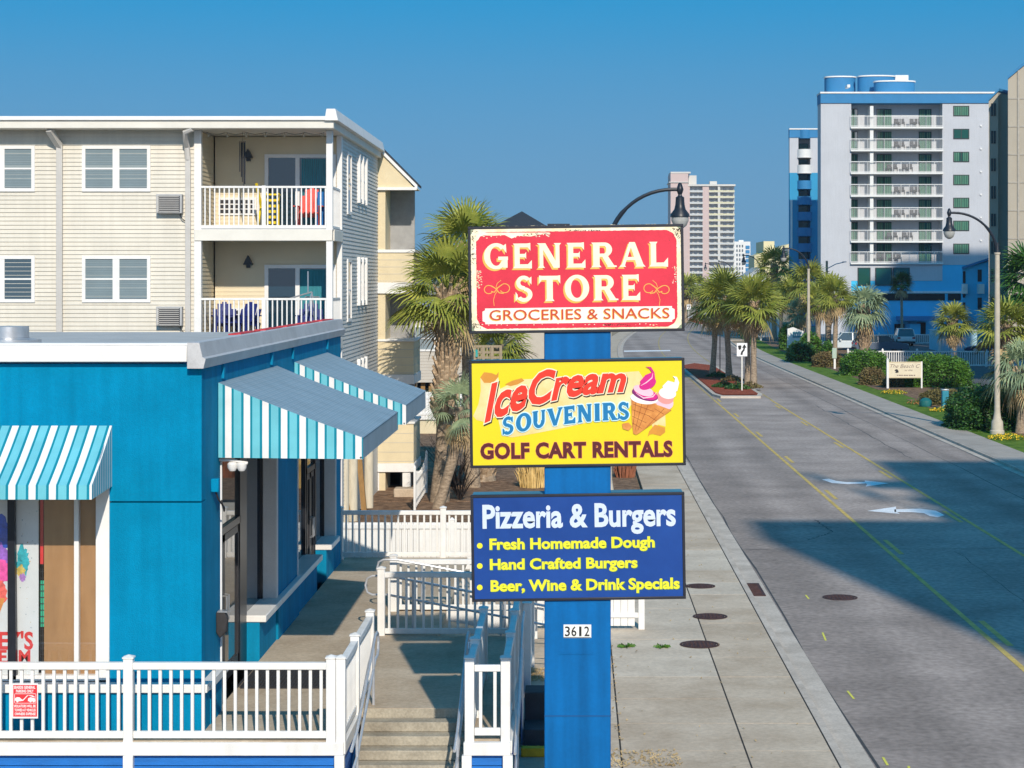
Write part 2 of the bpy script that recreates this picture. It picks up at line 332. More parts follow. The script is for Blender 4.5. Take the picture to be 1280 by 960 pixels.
tc = N.new('ShaderNodeTexCoord'); mp = N.new('ShaderNodeMapping'); mp.vector_type = 'POINT'; mp.inputs['Scale'].default_value = (1, 1, .6); mp.inputs['Location'].default_value = (0, 0, .5)
L.new(tc.outputs['Generated'], mp.inputs[0]); L.new(mp.outputs[0], sky.inputs[0])
hs = N.new('ShaderNodeHueSaturation'); hs.inputs['Saturation'].default_value = 1.2; hs.inputs['Value'].default_value = 1.0; L.new(sky.outputs[0], hs.inputs['Color']); sp = N.new('ShaderNodeSeparateXYZ'); L.new(tc.outputs['Generated'], sp.inputs[0]); mr = N.new('ShaderNodeMapRange'); mr.interpolation_type = 'SMOOTHSTEP'; mr.inputs['From Min'].default_value = .02; mr.inputs['From Max'].default_value = .17; mr.inputs['To Min'].default_value = 1.12; mr.inputs['To Max'].default_value = 1.5; m2 = N.new('ShaderNodeMapRange'); m2.inputs['From Min'].default_value = .02; m2.inputs['From Max'].default_value = .17; m2.inputs['To Min'].default_value = .98; m2.inputs['To Max'].default_value = 1.42; L.new(sp.outputs['Z'], m2.inputs[0]); L.new(m2.outputs[0], hs.inputs['Value']); L.new(sp.outputs['Z'], mr.inputs[0]); L.new(mr.outputs[0], hs.inputs['Saturation']); hs.inputs['Hue'].default_value = .478
L.new(hs.outputs[0], bg.inputs[0]); bg.inputs[1].default_value = .15
vs = scene.view_settings; vs.view_transform = 'Standard'; vs.look = 'None'; vs.exposure = 0.17; vs.gamma = 1; vs.use_curve_mapping = False
cy = scene.cycles; cy.max_bounces = 6; cy.diffuse_bounces = 3; cy.glossy_bounces = 3; cy.transmission_bounces = 4; cy.transparent_max_bounces = 12; cy.use_denoising = True
# ------------------------------------------------------------------ ground sheets
def st(o): return tag(o, kind='structure')
def strip(mb, x0, x1, Y0, Y1, z, step=6.0, drop=0.0, bendy=True):
    n = max(1, int((Y1-Y0)/step)); B = bend if bendy else (lambda y: 0)
    ys = [Y0+(Y1-Y0)*i/n for i in range(n+1)]
    mb.add([p for y in ys for p in ((x0+B(y), y, z), (x1+B(y), y, z))], [(2*i, 2*i+1, 2*i+3, 2*i+2) for i in range(n)])
    if drop:
        for xx in (x0, x1): mb.add([p for y in ys for p in ((xx+B(y), y, z), (xx+B(y), y, z-drop))], [(2*i, 2*i+1, 2*i+3, 2*i+2) for i in range(n)])
        for yy in (Y0, Y1): mb.quad((x0+B(yy), yy, z), (x1+B(yy), yy, z), (x1+B(yy), yy, z-drop), (x0+B(yy), yy, z-drop))
m = MB(); m.box(-3000, 3000, -300, 9000, -.6, -.03); st(m.build('ground', dirt))
m = MB(); strip(m, 3.9, 14.9, -120, 420, 0, 6); st(m.build('road', asphalt))
m = MB(); strip(m, 3.53, 3.98, -60, 420, .012, 6, .04); strip(m, 14.75, 15.1, -60, 420, .012, 6, .04); strip(m, 3.485, 3.6, -60, 420, .1, 6, .12); strip(m, 15.02, 15.1, -60, 420, .1, 6, .12); st(m.build('gutter', kerbm))
m = MB(); strip(m, -1.2, 3.5, 18, 56, -.0, 6); m.box(-1.19, 3.48, 18, 56, .0, .0965); m.box(2.06, 3.45, 56.01, 150, 0, .0965); st(m.build('joint_filler', mat('joint_dirt', (.04, .035, .03), .9, .3)))
# near left sidewalk in cast panels
m = MB(); rr = random.Random(3)
y = 18.0
while y < 150:
    l = 1.62
    for (a, b) in (((-1.2, .595), (.62, 2.295), (2.32, 3.46)) if y < 55 else ((2.05, 3.46),)):
        dz = rr.uniform(-.0015, .0015); m.m = 1 if (a == .62 and 30.5 < y < 56) or rr.random() < .18 else 0; m.box(a, b, y+.007, y+l-.007, -.02, .1+dz)
    y += l
strip(m, 2.0, 3.46, 150, 420, .1, 6, .12); m.m = 0; st(m.build('sidewalk', [concrete, mat('newer_concrete', (.49, .41, .32), .85, .1, .7, bump=.2, bscale=40, spec=.2, fine=.1, col2=(.6, .52, .42))]))
m = MB(); y = -60
while y < 420:
    strip(m, 15.12, 16.6, y+.007, y+1.6-.007, .1, 3, .12); y += 1.6 if y < 180 else 12
st(m.build('right_sidewalk', mat('sidewalk_concrete_right', (.33, .29, .25), .85, .1, .8, bump=.2, bscale=40, fine=.08, col2=(.42, .37, .32))))
m = MB(); strip(m, 16.62, 18.3, -20, 260, .09, 4, .1); o = m.build('lawn_strip', grass); st(o)
m = MB(); m.box(20.4, 130, 100, 238, -.02, .02); m.box(19.2, 60, 40, 78, -.02, .02); st(m.build('parking_lot', mat('parking_asphalt', (.1, .1, .105), .9, .15, .4, bump=.3, bscale=50, fine=.12)))
m = MB(); m.box(-30, 1.98, 56.2, 90, -.02, .03); m.box(-30, -.1, 43.2, 56, -.02, .035); st(m.build('mulch_bed', mulch))
m = MB(); m.box(18.32, 24, -20, 139, -.02, .085); m.box(18.32, 25, 139, 200, -.02, .085); m.box(17.7, 18.4, 96, 103, .085, .1); m.box(17.6, 18.4, 112, 121, .085, .1); st(m.build('planting_bed', mulch))
m = MB(); m.box(-60, -1.0, 90, 96, -.02, .03); m.box(-40, 1.6, 98, 300, -.02, .02); st(m.build('side_yard', dirt))
m = MB(); m.box(-12, -1.25, 24, 42, -.02, .06); st(m.build('pavement_beside_the_deck', concrete))
# median islands
def island(x0, x1, Y0, Y1, nm):
    b = bend((Y0+Y1)/2); m = MB(); out = [(x0+.3+b, Y0), (x1-.3+b, Y0), (x1+b, Y0+2), (x1+b, Y1-4), ((x0+x1)/2+b, Y1), (x0+b, Y1-4), (x0+b, Y0+2)]
    m.prism([(p[0], p[1], -.02) for p in out], (0, 0, .14)); o = m.build(nm, kerbm); st(o)
    cx_, cy_ = (x0+x1)/2+b, (Y0+Y1)/2; m = MB(); m.poly([(cx_+(p[0]-cx_)*.82, cy_+(p[1]-cy_)*.95, .15) for p in out]); m.poly([(cx_+(p[0]-cx_)*.85, cy_+(p[1]-cy_)*.97, .124) for p in out]); st(m.build(nm+'_mulch', redmulch))
island(7.65, 10.45, 105.5, 148, 'median'); island(7.6, 10.4, 276, 320, 'far_median')
# painted markings (4 mm sheets)
m = MB()
strip(m, 7.42, 7.53, -60, 104, .005); strip(m, 10.5, 10.61, -60, 104, .005); fm = MB(); strip(fm, 7.42, 7.53, 104, 270, .005); strip(fm, 10.55, 10.66, 104, 270, .005); st(fm.build('faded_road_marking', yfaint))
for k in range(-3, 9):
    Y = 34.1+k*11.4
    if Y > 103: break
    strip(m, 7.66, 7.78, Y, Y+2.5, .005); strip(m, 10.28, 10.4, Y+6, Y+8.5, .005)
st(m.build('yellow_road_marking', yline))
def G(u, v, z=0.0):
    Y = GY(v, z); return (PX(u, Y), Y, z)
m = MB()
def gp(pts): m.poly([(*G(u, v)[:2], .006) for u, v in pts])
gp([(1027, 599.5), (1036, 598.6), (1045, 601.2), (1058, 602.8), (1081, 602.6), (1082, 604.6), (1060, 605.4), (1040, 604)])
gp([(1081, 600.8), (1111, 604.2), (1082, 608.4), (1084, 605.5), (1081, 603.5)])
gp([(1120, 633.5), (1084, 638.8), (1125, 642.6), (1120, 639.6)])
gp([(1118, 637), (1150, 636), (1170, 638.6), (1181, 644.3), (1172, 646.8), (1162, 645.2), (1155, 641.8), (1140, 640.4), (1118, 640.2)])
gp([(780, 438.3), (838, 437.6), (838, 439), (780, 439.8)])
st(m.build('white_turn_arrows', wline))
m = MB()
for a, b in (((1006, 744), (1010, 749)), ((1027, 791), (1031, 801)), ((1058, 864), (1066, 874)), ((1102, 947), (1108, 957)), ((1134, 958), (1137, 970))):
    (x0, y0, _), (x1, y1, _) = G(*a), G(*b); m.quad((x0, y0, .006), (x0+.035, y0, .006), (x1+.035, y1, .006), (x1, y1, .006))
st(m.build('yellow_survey_mark', mat('survey_paint', (.75, .7, .1), .7, .1)))
# tar-sealed cracks and joints in the asphalt
m = MB(); rr = random.Random(11)
def crack(x0, y0, x1, y1, w=.03):
    n = 26; p = [(x0+(x1-x0)*i/n+rr.uniform(-.05, .05), y0+(y1-y0)*i/n+rr.uniform(-.06, .06)) for i in range(n+1)]
    for a, b in zip(p, p[1:]):
        ww = w*rr.uniform(.5, 1.2); dx, dy = b[0]-a[0], b[1]-a[1]; l = math.hypot(dx, dy); nx, ny = -dy/l*ww/2, dx/l*ww/2
        m.quad((a[0]+nx, a[1]+ny, .003), (a[0]-nx, a[1]-ny, .003), (b[0]-nx, b[1]-ny, .003), (b[0]+nx, b[1]+ny, .003))
crack(4.1, 46.3, 14.6, 46.6, .035); crack(4.3, 68, 10, 68.6, .02); crack(13.2, 30, 13.5, 165, .03); crack(12.2, 70, 12.4, 100, .03); crack(5.8, 48, 6.6, 49.5, .04); crack(6.6, 49.5, 6.5, 52, .04); crack(5.7, 51, 7.2, 50.2, .03); crack(8.9, 20, 9.1, 46, .015)
crack(4.02, 18, 4.02, 100, .04); crack(14.73, 20, 14.73, 130, .02)
st(m.build('road_crack', mat('tar_seal', (.06, .058, .06), .8, .2)))
# manholes
def manhole(x, y, r, z, lab, grp='round manhole covers'):
    t = thing('manhole_cover', lab, 'manhole cover', (x, y, z), grp)
    a = MB(); a.lathe([(r+.05, 0), (r+.05, .006), (r+.005, .008), (r+.005, 0)], (x, y, z), 32); a.build('rim', iron, t)
    a = MB(); a.lathe([(0.001, .009), (r-.01, .009), (r-.01, 0)], (x, y, z), 32)
    for i in range(-3, 4):
        for j in range(-3, 4):
            if math.hypot(i, j) < 3.3: a.box(x+i*r*.24-.02, x+i*r*.24+.02, y+j*r*.24-.02, y+j*r*.24+.02, z+.009, z+.016)
    a.build('lid', iron, t)
manhole(*G(1050, 747)[:2], .31, .004, 'dark manhole cover out in the asphalt lane, farther right than the others')
manhole(2.17, G(873, 806, .1)[1], .3, .108, 'nearest dark manhole cover across the sidewalk joint', 'sidewalk manhole covers')
manhole(2.55, G(885, 771, .1)[1], .28, .108, 'middle one of the three covers in the sidewalk', 'sidewalk manhole covers')
manhole(2.6, G(875, 733, .1)[1], .26, .108, 'farthest sidewalk manhole cover, beside the blue sign edge', 'sidewalk manhole covers')
t = thing('storm_drain', 'rusty storm drain inlet set in the gutter', 'drain', (3.62, 40, .0)); a = MB()
a.box(3.36, 3.9, 39.4, 41.0, .0, .03); a.build('casting', iron, t); a = MB()
for i in range(9): a.box(3.42, 3.84, 39.5+i*.16, 39.56+i*.16, .03, .045)
a.build('grate', iron, t)
# leaves and small weeds on the pavement
m = MB(); rr = random.Random(9)
def scatter(x0, x1, y0, y1, n, z):
    for i in range(n):
        x, y = rr.uniform(x0, x1), rr.uniform(y0, y1); a = rr.uniform(0, pi); l = rr.uniform(.015, .04); m.quad((x, y, z), (x+l*cos(a), y+l*sin(a), z+.01), (x+l*cos(a)-l*sin(a)*.7, y+l*sin(a)+l*cos(a)*.7, z+.02), (x-l*sin(a)*.7, y+l*cos(a)*.7, z))
scatter(.45, 1.4, 25.2, 26.1, 260, .11); scatter(-.9, .3, 26.0, 27.6, 500, .11); scatter(.55, .66, 25, 34, 60, .11); scatter(-.75, -.5, 30.6, 31.6, 260, .11); scatter(.5, 3.5, 24, 48, 140, .11)
tag(m.build('fallen_leaves', dead), kind='stuff')
for i, (u, v, lab) in enumerate(((783, 808.5, 'small green weed in the joint below the white gate'), (828, 809, 'small weed in the joint nearer the manhole cover'))):
    x, y, _ = G(u, v, .1); m = MB()
    for k in range(60):
        a = rr.uniform(0, 2*pi); l = rr.uniform(.04, .16); m.quad((x, y, .1), (x+l*cos(a)-.01, y+l*sin(a), .11+rr.uniform(0, .05)), (x+l*cos(a)*1.2, y+l*sin(a)*1.2, .11), (x+l*cos(a)+.01, y+l*sin(a)-.01, .11))
    tag(m.build('weed', leaf, origin=(x, y, .1)), lab, 'weed', 'weeds in the sidewalk joints')
# ------------------------------------------------------------------ the pylon sign
SY = 21.8; sg = thing('pylon_sign', 'tall blue pole sign with three stacked billboards by the sidewalk', 'shop sign', (0.01, SY+.35, 0))
m = MB(); m.box(PX(680.5, SY), PX(763.5, SY), SY, SY+.62, 0, PZ(286, SY)); pole = m.build('pole', polebl, sg, bevel=.012)
m = MB()      # service hatch with rivets
x0, x1, z0, z1 = PX(699, SY), PX(743, SY), PZ(818, SY), PZ(753, SY); m.box(x0, x1, SY-.006, SY-.001, z0, z1)
for i in range(6):
    for xx in (x0+.02, x1-.02): m.lathe([(.001, .0), (.006, .0)], (0, 0, 0), 4) if 0 else m.box(xx-.005, xx+.005, SY-.012, SY-.006, z0+.03+i*(z1-z0-.06)/5-.005, z0+.03+i*(z1-z0-.06)/5+.005)
for i in range(5): m.box(x0+.04+i*(x1-x0-.08)/4-.005, x0+.04+i*(x1-x0-.08)/4+.005, SY-.012, SY-.006, z0+.015, z0+.025)
m.build('hatch', polebl, sg)
m = MB(); m.box(PX(704.5, SY), PX(739, SY), SY-.014, SY-.007, PZ(797, SY), PZ(780.5, SY)); pl = m.build('number_plate', mat('plate_white', (.82, .82, .8), .4, .03), sg)
m = MB(); m.box(PX(704.5, SY), PX(738.5, SY), SY-.016, SY-.0145, PZ(796.6, SY), PZ(796, SY))
for i, ch in enumerate('3612'):
    a = PX(706.3+i*8.1, SY); ww = PX(726, SY)-PX(720, SY)
    if ch == '1': a += ww*.28; ww *= .4
    letters(m, ch, a, a+ww, PZ(794.6, SY), PZ(783, SY), SY-.017, bold=.012)
m.build('digits', mat('black_ink', (.015, .015, .015), .5, .05), pl)
m = MB()      # welded seams, base flange and bolts
for z in (.35, 1.55, 3.05, 4.45): m.box(PX(680.5, SY)-.002, PX(763.5, SY)+.002, SY-.003, SY+.3, z-.006, z+.006)
m.box(PX(680.5, SY)-.06, PX(763.5, SY)+.06, SY-.06, SY+.68, .1, .13); m.build('seam', mat('pole_seam', (.001, .07, .22), .6, .1), sg)
bframe = mat('sign_frame_black', (.018, .02, .03), .4, .2); cabtop = mat('sign_cabinet_blue_grey', (.07, .24, .36), .5, .1, 3)
SZ = lambda v: PZ(v, SY-.02); SX = lambda u: PX(u, SY-.02)
def cabinet(u0, u1, v0, v1, ang, face_m, lab):
    cz = (SZ(v0)+SZ(v1))/2; cx_ = (SX(u0)+SX(u1))/2; o3 = (cx_, SY-.02, cz); x0, x1, z0, z1 = SX(u0), SX(u1), SZ(v1), SZ(v0)
    m = MB(); m.box(x0+.015, x1-.015, SY+.0, SY+.36, z0+.01, z1-.005); cab = m.build('sign_cabinet', cabtop, sg, origin=o3, label=lab, bevel=.006); cab.rotation_euler = (0, -ang, 0)
    m = MB(); t = .032
    m.box(x0, x1, SY-.03, SY+.03, z1-t, z1); m.box(x0, x1, SY-.03, SY+.03, z0, z0+t); m.box(x0, x0+t, SY-.03, SY+.03, z0+t, z1-t); m.box(x1-t, x1, SY-.03, SY+.03, z0+t, z1-t)
    m.build('sign_frame', bframe, cab, bevel=.006)
    m = MB(); m.box(x0+t, x1-t, SY-.022, SY-.003, z0+t, z1-t); m.build('sign_face', face_m, cab, origin=o3); return cab, (x0+t, x1-t, z0+t, z1-t)
def flat(nm, m, mt, par, lab=None): return m.build(nm, mt, par, label=lab, recalc=False, smooth=False)
face_y = SY-.024
# --- general store
cream = mat('sign_cream', (.83, .76, .55), .5, .05, 8, col2=(.84, .78, .62)); gold = mat('sign_gold', (.8, .42, .06), .5, .12, 9, col2=(.82, .5, .12))
redm = mat('sign_red', (.62, .018, .045), .45, .08, 2, fine=.04, col2=(.7, .026, .06)); rustm = mat('sign_rust_spots', (.05, .03, .02), .8, .2)
edge = mat('sign_antique_cream_edge', (.82, .66, .36), .5, .1, 5, col2=(.84, .8, .68), fine=.05)
cab, (x0, x1, z0, z1) = cabinet(585.5, 855, 281.5, 415.5, R(.75), mat('sign_pale_green', (.25, .3, .2), .5, .1), 'top billboard with distressed red face')
K1 = 4.267
def A(cx, cz):
    u, v = 570+cx/K1, 260+cz/K1; du, dv = u-720.25, v-348.5; c, s = cos(R(.75)), sin(R(.75)); return SX(720.25+du*c-dv*s), SZ(348.5+du*s+dv*c)
def rag(pts, amp, n, sd):
    rr = random.Random(sd); out = []
    for i, p in enumerate(pts):
        q = pts[(i+1) % len(pts)]; k = max(1, int(n*math.hypot(q[0]-p[0], q[1]-p[1])))
        for j in range(k): out.append((p[0]+(q[0]-p[0])*j/k+rr.uniform(-amp, amp), p[1]+(q[1]-p[1])*j/k+rr.uniform(-amp, amp)))
    return out
def chamfer(x0, x1, z0, z1, c): return [(x0+c, z0), (x1-c, z0), (x1-c*.35, z0+c*.35), (x1, z0+c), (x1, z1-c), (x1-c*.35, z1-c*.35), (x1-c, z1), (x0+c, z1), (x0+c*.35, z1-c*.35), (x0, z1-c), (x0, z0+c), (x0+c*.35, z0+c*.35)]
L3 = lambda pts, k: [(a, face_y-.0012*k, b) for a, b in pts]
ix0, iz1 = A(78, 100); ix1, iz0 = A(1205, 652)
m = MB(); m.poly(L3(rag(chamfer(ix0, ix1, iz0, iz1, .09), .006, 60, 1), 0)); flat('antique_border', m, edge, cab)
rx0, rz1 = A(106, 130); rx1, rz0 = A(1182, 632)
m = MB(); m.poly(L3(rag(chamfer(rx0, rx1, rz0, rz1, .11), .0022, 60, 2), 1)); m.box(rx0+.1, rx0+.11, face_y-.002, face_y-.001, rz0, rz0+.001); flat('red_field', m, redm, cab)
m = MB()      # worn patches eaten into the red and dark rust flecks
rr = random.Random(4)
for k in range(260):
    e = rr.random()
    if e < .5: cx_, cz_ = rr.uniform(115, 500), 134+abs(rr.gauss(0, 9))
    elif e < .7: cx_, cz_ = 112+abs(rr.gauss(0, 12)), rr.uniform(330, 430)
    elif e < .85: cx_, cz_ = 1180-abs(rr.gauss(0, 16)), rr.uniform(300, 400)
    else: cx_, cz_ = rr.uniform(110, 1180), 626-abs(rr.gauss(0, 4))
    a, b = A(cx_, cz_); r_ = rr.uniform(.002, .009); m.poly([(a+r_*rr.uniform(.6, 1.8)*cos(t_*pi/3), face_y-.0025, b+r_*rr.uniform(.5, 1)*sin(t_*pi/3)) for t_ in range(6)])
m.poly(L3([A(*p) for p in ((112, 132), (500, 131), (495, 137), (440, 142), (400, 152), (330, 148), (297, 163), (260, 144), (200, 148), (150, 146), (128, 152), (118, 170), (112, 175))], 2.2)); flat('worn_patch', m, edge, cab)
m = MB()
for k in range(330):
    e = rr.random()
    if e < .3: cx_, cz_ = 1200-abs(rr.gauss(0, 22)), 108+abs(rr.gauss(0, 30))
    elif e < .5: cx_, cz_ = 84+abs(rr.gauss(0, 10)), rr.uniform(100, 300)
    elif e < .65: cx_, cz_ = rr.uniform(580, 770), 119+rr.gauss(0, 2)
    elif e < .75: cx_, cz_ = rr.uniform(360, 490), 139+rr.gauss(0, 3)
    elif e < .88: cx_, cz_ = 90+abs(rr.gauss(0, 20)), 640-abs(rr.gauss(0, 18))
    else: cx_, cz_ = rr.uniform(790, 930), 622+rr.gauss(0, 3)
    a, b = A(cx_, cz_); r_ = rr.uniform(.0015, .007); m.poly([(a+r_*rr.uniform(.6, 1.6)*cos(t_*pi/3), face_y-.0035, b+r_*rr.uniform(.5, 1)*sin(t_*pi/3)) for t_ in range(6)])
flat('rust_fleck', m, rustm, cab)
def word(w_, px0, px1, base, top, yy, mt, nm, dx=0, dz=0):
    (a, b), (c, d) = A(px0, base), (A(px1, base)[0], A(px0, top)[1]); m = MB(); slabword(m, w_, a+dx, c+dx, b+dz, d-b, yy); flat(nm, m, mt, cab)
for w_, a, b, base, top in (('GENERAL', 150, 1138, 324, 192), ('STORE', 316, 992, 499, 364)):
    word(w_, a, b, base, top, face_y-.004, gold, 'lettering_shadow', -.018, -.02); word(w_, a, b, base, top, face_y-.0075, cream, 'lettering', 0, 0)
pa, pb = A(142, 620), (A(1166, 527)[0], A(142, 536)[1])
m = MB(); c_ = .03; px0, px1, pz0, pz1 = pa[0], pb[0], pa[1], pb[1]
m.poly(L3([(px0+c_, pz0), (px1-c_, pz0), (px1-c_, pz0+c_*.7), (px1, pz0+c_*1.2), (px1, pz1-c_*1.2), (px1-c_, pz1-c_*.7), (px1-c_, pz1), (px0+c_, pz1), (px0+c_, pz1-c_*.7), (px0, pz1-c_*1.2), (px0, pz0+c_*1.2), (px0+c_, pz0+c_*.7)], 3)); flat('name_panel', m, mat('panel_offwhite', (.84, .8, .72), .5, .04), cab)
(a, b), (c, d) = A(180, 599), (A(1138, 541)[0], A(180, 545)[1])
m = MB(); letters(m, 'GROCERIES & SNACKS', a-.008, c-.008, b-.009, d-.009, face_y-.0045, bold=.004); flat('lettering_shadow', m, gold, cab)
m = MB(); letters(m, 'GROCERIES & SNACKS', a, c, b, d, face_y-.0065, bold=.004); flat('lettering', m, mat('brick_ink', (.55, .06, .02), .5, .05), cab)
m = MB()
for sgn, cx_ in ((1, 218), (-1, 1070)):
    def Q(p): return A(cx_+sgn*p[0], p[1])
    def arcp(cx0, cz0, rx, rz, a0, a1, n=18): return [Q((cx0+rx*cos(R(a0+(a1-a0)*i/n)), cz0-rz*sin(R(a0+(a1-a0)*i/n)))) for i in range(n+1)]
    ribbon(m, arcp(-43, 435, 24, 22, 60, 330), .009, face_y-.003); ribbon(m, arcp(42, 428, 26, 24, -150, 120), .009, face_y-.003)
    ribbon(m, [Q(p) for p in ((-31, 415), (-5, 430), (12, 452), (36, 456))], .011, face_y-.0032); ribbon(m, [Q(p) for p in ((29, 408), (5, 425), (-14, 450), (-30, 444))], .011, face_y-.0034)
    ribbon(m, [Q(p) for p in ((22, 385), (2, 402), (-4, 420), (4, 432))], .006, face_y-.0036); ribbon(m, [Q(p) for p in ((4, 440), (-10, 462), (-18, 490), (-14, 522))], .006, face_y-.0036)
flat('scroll_ornament', m, mat('scroll_gold', (.8, .42, .08), .5, .05), cab)
# --- ice cream souvenirs
yel = mat('sign_yellow', (.74, .62, .008), .45, .03, 2, fine=.02)
cab, _ = cabinet(587, 856.5, 449, 583.5, R(.8), yel, 'middle yellow billboard with ice cream cones')
def A(cx, cz):
    u, v = 570+cx/K1, 430+cz/K1; du, dv = u-721.75, v-516.2; c, s = cos(R(.8)), sin(R(.8)); return SX(721.75+du*c-dv*s), SZ(516.2+du*s+dv*c)
def shape(nm, polys, mt, k=0.0):
    m = MB()
    for i, p in enumerate(polys): m.poly([(*((a, face_y-.0005-k*.001-i*.0001)), b) for a, b in [A(*q) for q in p]])
    return flat(nm, m, mt, cab)
parch = mat('scroll_parchment', (.76, .55, .2), .6, .1, 3, col2=(.8, .66, .36)); curl = mat('scroll_curl', (.62, .26, .03), .6, .1, 5)
shape('scroll_banner', [[(130, 180), (160, 205), (200, 205), (225, 175), (235, 240), (240, 330), (225, 380), (160, 418), (110, 405), (92, 385), (120, 320), (132, 250)],
      [(235, 240), (330, 190), (700, 170), (900, 150), (975, 145), (1010, 200), (960, 300), (900, 360), (700, 420), (560, 450), (430, 475), (300, 498), (245, 490), (225, 400), (225, 300)],
      [(1040, 420), (1115, 345), (1118, 440), (1080, 430), (1050, 445)]], parch, 0)
shape('scroll_curl_shading', [[(130, 178), (150, 150), (190, 155), (215, 165), (228, 148), (226, 175), (210, 195), (190, 207), (150, 207)], [(262, 215), (300, 195), (350, 182), (365, 195), (330, 215), (290, 225)], [(1022, 495), (1030, 465), (1060, 430), (1115, 445), (1116, 470), (1090, 490), (1050, 480), (1035, 482)]], curl, 1.4)
def W_ice(x, z): return x, z
def bowed(txt, bx0, bx1, base0, rise, capz, y_, mt, nm, bold, shear=0.0, dx=0, dz=0, fall=None, space=1.0, mx=0):
    a, _ = A(bx0, base0); c, _ = A(bx1, base0); zb = A(700, base0)[1]; unit = (SX(721)-SX(720))/K1
    def wp(x, z):
        t = (x-a)/(c-a); hh = (z-zb); k = fall(t) if fall else 1
        return x+dx, zb+hh*k+rise*unit*(1-(1-min(t, 1.05))**2)+dz
    m = MB(); letters(m, txt, a, c, zb, zb+capz*unit, y_, bold=bold, shear=shear, warp=wp, space=space); flat(nm, m, mt, cab)
fl = lambda t: 1.08-.3*t
inkb = mat('ink_black', (.03, .015, .01), .5, .05); icr = mat('icecream_red', (.78, .035, .015), .45, .05)
bowed('IceCream', 160, 905, 402, 150, 165, face_y-.0035, inkb, 'lettering_shadow', .066, .3, .008, -.012, fl, 1.02)
bowed('IceCream', 160, 905, 402, 150, 165, face_y-.0048, cream, 'lettering_outline', .06, .3, 0, 0, fl, 1.02)
bowed('IceCream', 160, 905, 402, 150, 165, face_y-.0072, icr, 'lettering', .036, .3, 0, 0, fl, 1.02)
fl2 = lambda t: 1.0
def bowslab(txt, bx0, bx1, base0, rise, capz, y_, mt, nm, offs):
    a, zb = A(bx0, base0); c, _ = A(bx1, base0); unit = (SX(721)-SX(720))/K1
    for q, (ox, oz) in enumerate(offs):
        m = MB(lambda x, y, z: (x+ox*unit, y-q*.00012, z+oz*unit+rise*unit*(1-(1-min((x-a)/(c-a), 1.05))**2))); slabword(m, txt, a, c, zb, capz*unit, y_, .1); flat(nm, m, mt, cab)
ring8 = [(8*cos(k*pi/4), 8*sin(k*pi/4)) for k in range(8)]
bowslab('SOUVENIRS', 250, 932, 486, 76, 90, face_y-.0100, mat('pale_blue_ink', (.55, .8, .85), .5, .04), 'lettering_outline', ring8)
bowslab('SOUVENIRS', 250, 932, 486, 76, 90, face_y-.0128, mat('souvenir_blue', (.0, .17, .4), .5, .04), 'lettering', [(-2.5, 0), (2.5, 0), (0, 2), (0, -2)])
(a, b), (c, d) = A(135, 610), (A(1150, 528)[0], A(135, 534)[1])
m = MB(); letters(m, 'GOLF CART RENTALS', a, c, b, d, face_y-.003, bold=.06, space=1.06); flat('lettering_outline', m, mat('pink_ink', (.8, .18, .12), .5, .05), cab)
m = MB(); letters(m, 'GOLF CART RENTALS', a, c, b, d, face_y-.0045, bold=.042, space=1.06); flat('lettering', m, mat('maroon_ink', (.09, .006, .01), .5, .05), cab)
conem = mat('waffle_cone', (.5, .16, .03), .6, .25, 9, col2=(.6, .26, .06)); wafl = mat('waffle_line', (.28, .07, .01), .6, .1)
shape('cone', [[(935, 295), (1072, 318), (985, 470), (962, 484), (945, 478), (938, 400)], [(1062, 320), (1150, 352), (1020, 445), (965, 482), (990, 430)], [(885, 425), (920, 418), (940, 440), (920, 462), (890, 452)]], conem, 9.6)
m = MB()
for p, q in (((945, 320), (1055, 360)), ((942, 350), (1035, 385)), ((940, 385), (1015, 420)), ((940, 420), (990, 450)), ((960, 300), (945, 430)), ((995, 305), (955, 460)), ((1030, 312), (970, 460)), ((1060, 345), (1110, 375)), ((1030, 385), (1070, 410)), ((1110, 345), (1010, 450))): ribbon(m, [A(*p), A(*q)], .005, face_y-.0112)
flat('cone_waffle', m, wafl, cab)
PK = lambda n, c: mat(n, c, .45, .05)
def ell(nm, cx_, cz_, rx, rz, rot, mt, k):
    m = MB(); a, b = A(cx_, cz_); un = (SX(721)-SX(720))/K1; disc(m, a, b, rx*un, rz*un, face_y-k*.001, 28, R(rot)); flat(nm, m, mt, cab)
palep = PK('pale_pink_ice', (.83, .52, .62)); mag = PK('magenta_ice', (.62, .01, .22)); pur = PK('purple_ice', (.2, .01, .14)); whi = PK('white_ice', (.86, .8, .78)); sal = PK('salmon_ice', (.82, .3, .28))
ell('ice_swirl', 1110, 312, 50, 40, -15, palep, 9.9); ell('ice_swirl', 1115, 285, 47, 34, -20, sal, 10.2); ell('ice_swirl', 1128, 262, 46, 30, -10, whi, 10.5); ell('ice_swirl', 1140, 240, 40, 27, 0, whi, 10.7)
shape('ice_swirl_tip', [[(1100, 225), (1130, 195), (1165, 205), (1168, 185), (1155, 170), (1178, 176), (1190, 205), (1180, 250), (1120, 250)]], whi, 10.9)
ell('ice_swirl', 1003, 290, 74, 30, -8, whi, 11.6); ell('ice_swirl', 1008, 268, 72, 32, -18, pur, 12.0); ell('ice_swirl', 1012, 262, 66, 28, -22, mag, 12.4); ell('ice_swirl', 1000, 248, 56, 26, -20, palep, 12.8); ell('ice_swirl', 1022, 212, 48, 28, 25, mag, 13.2)
shape('ice_swirl_tip', [[(980, 200), (1010, 165), (1045, 150), (1030, 130), (1010, 120), (1040, 122), (1058, 150), (1062, 185), (1050, 215), (1000, 225)]], mag, 13.6)
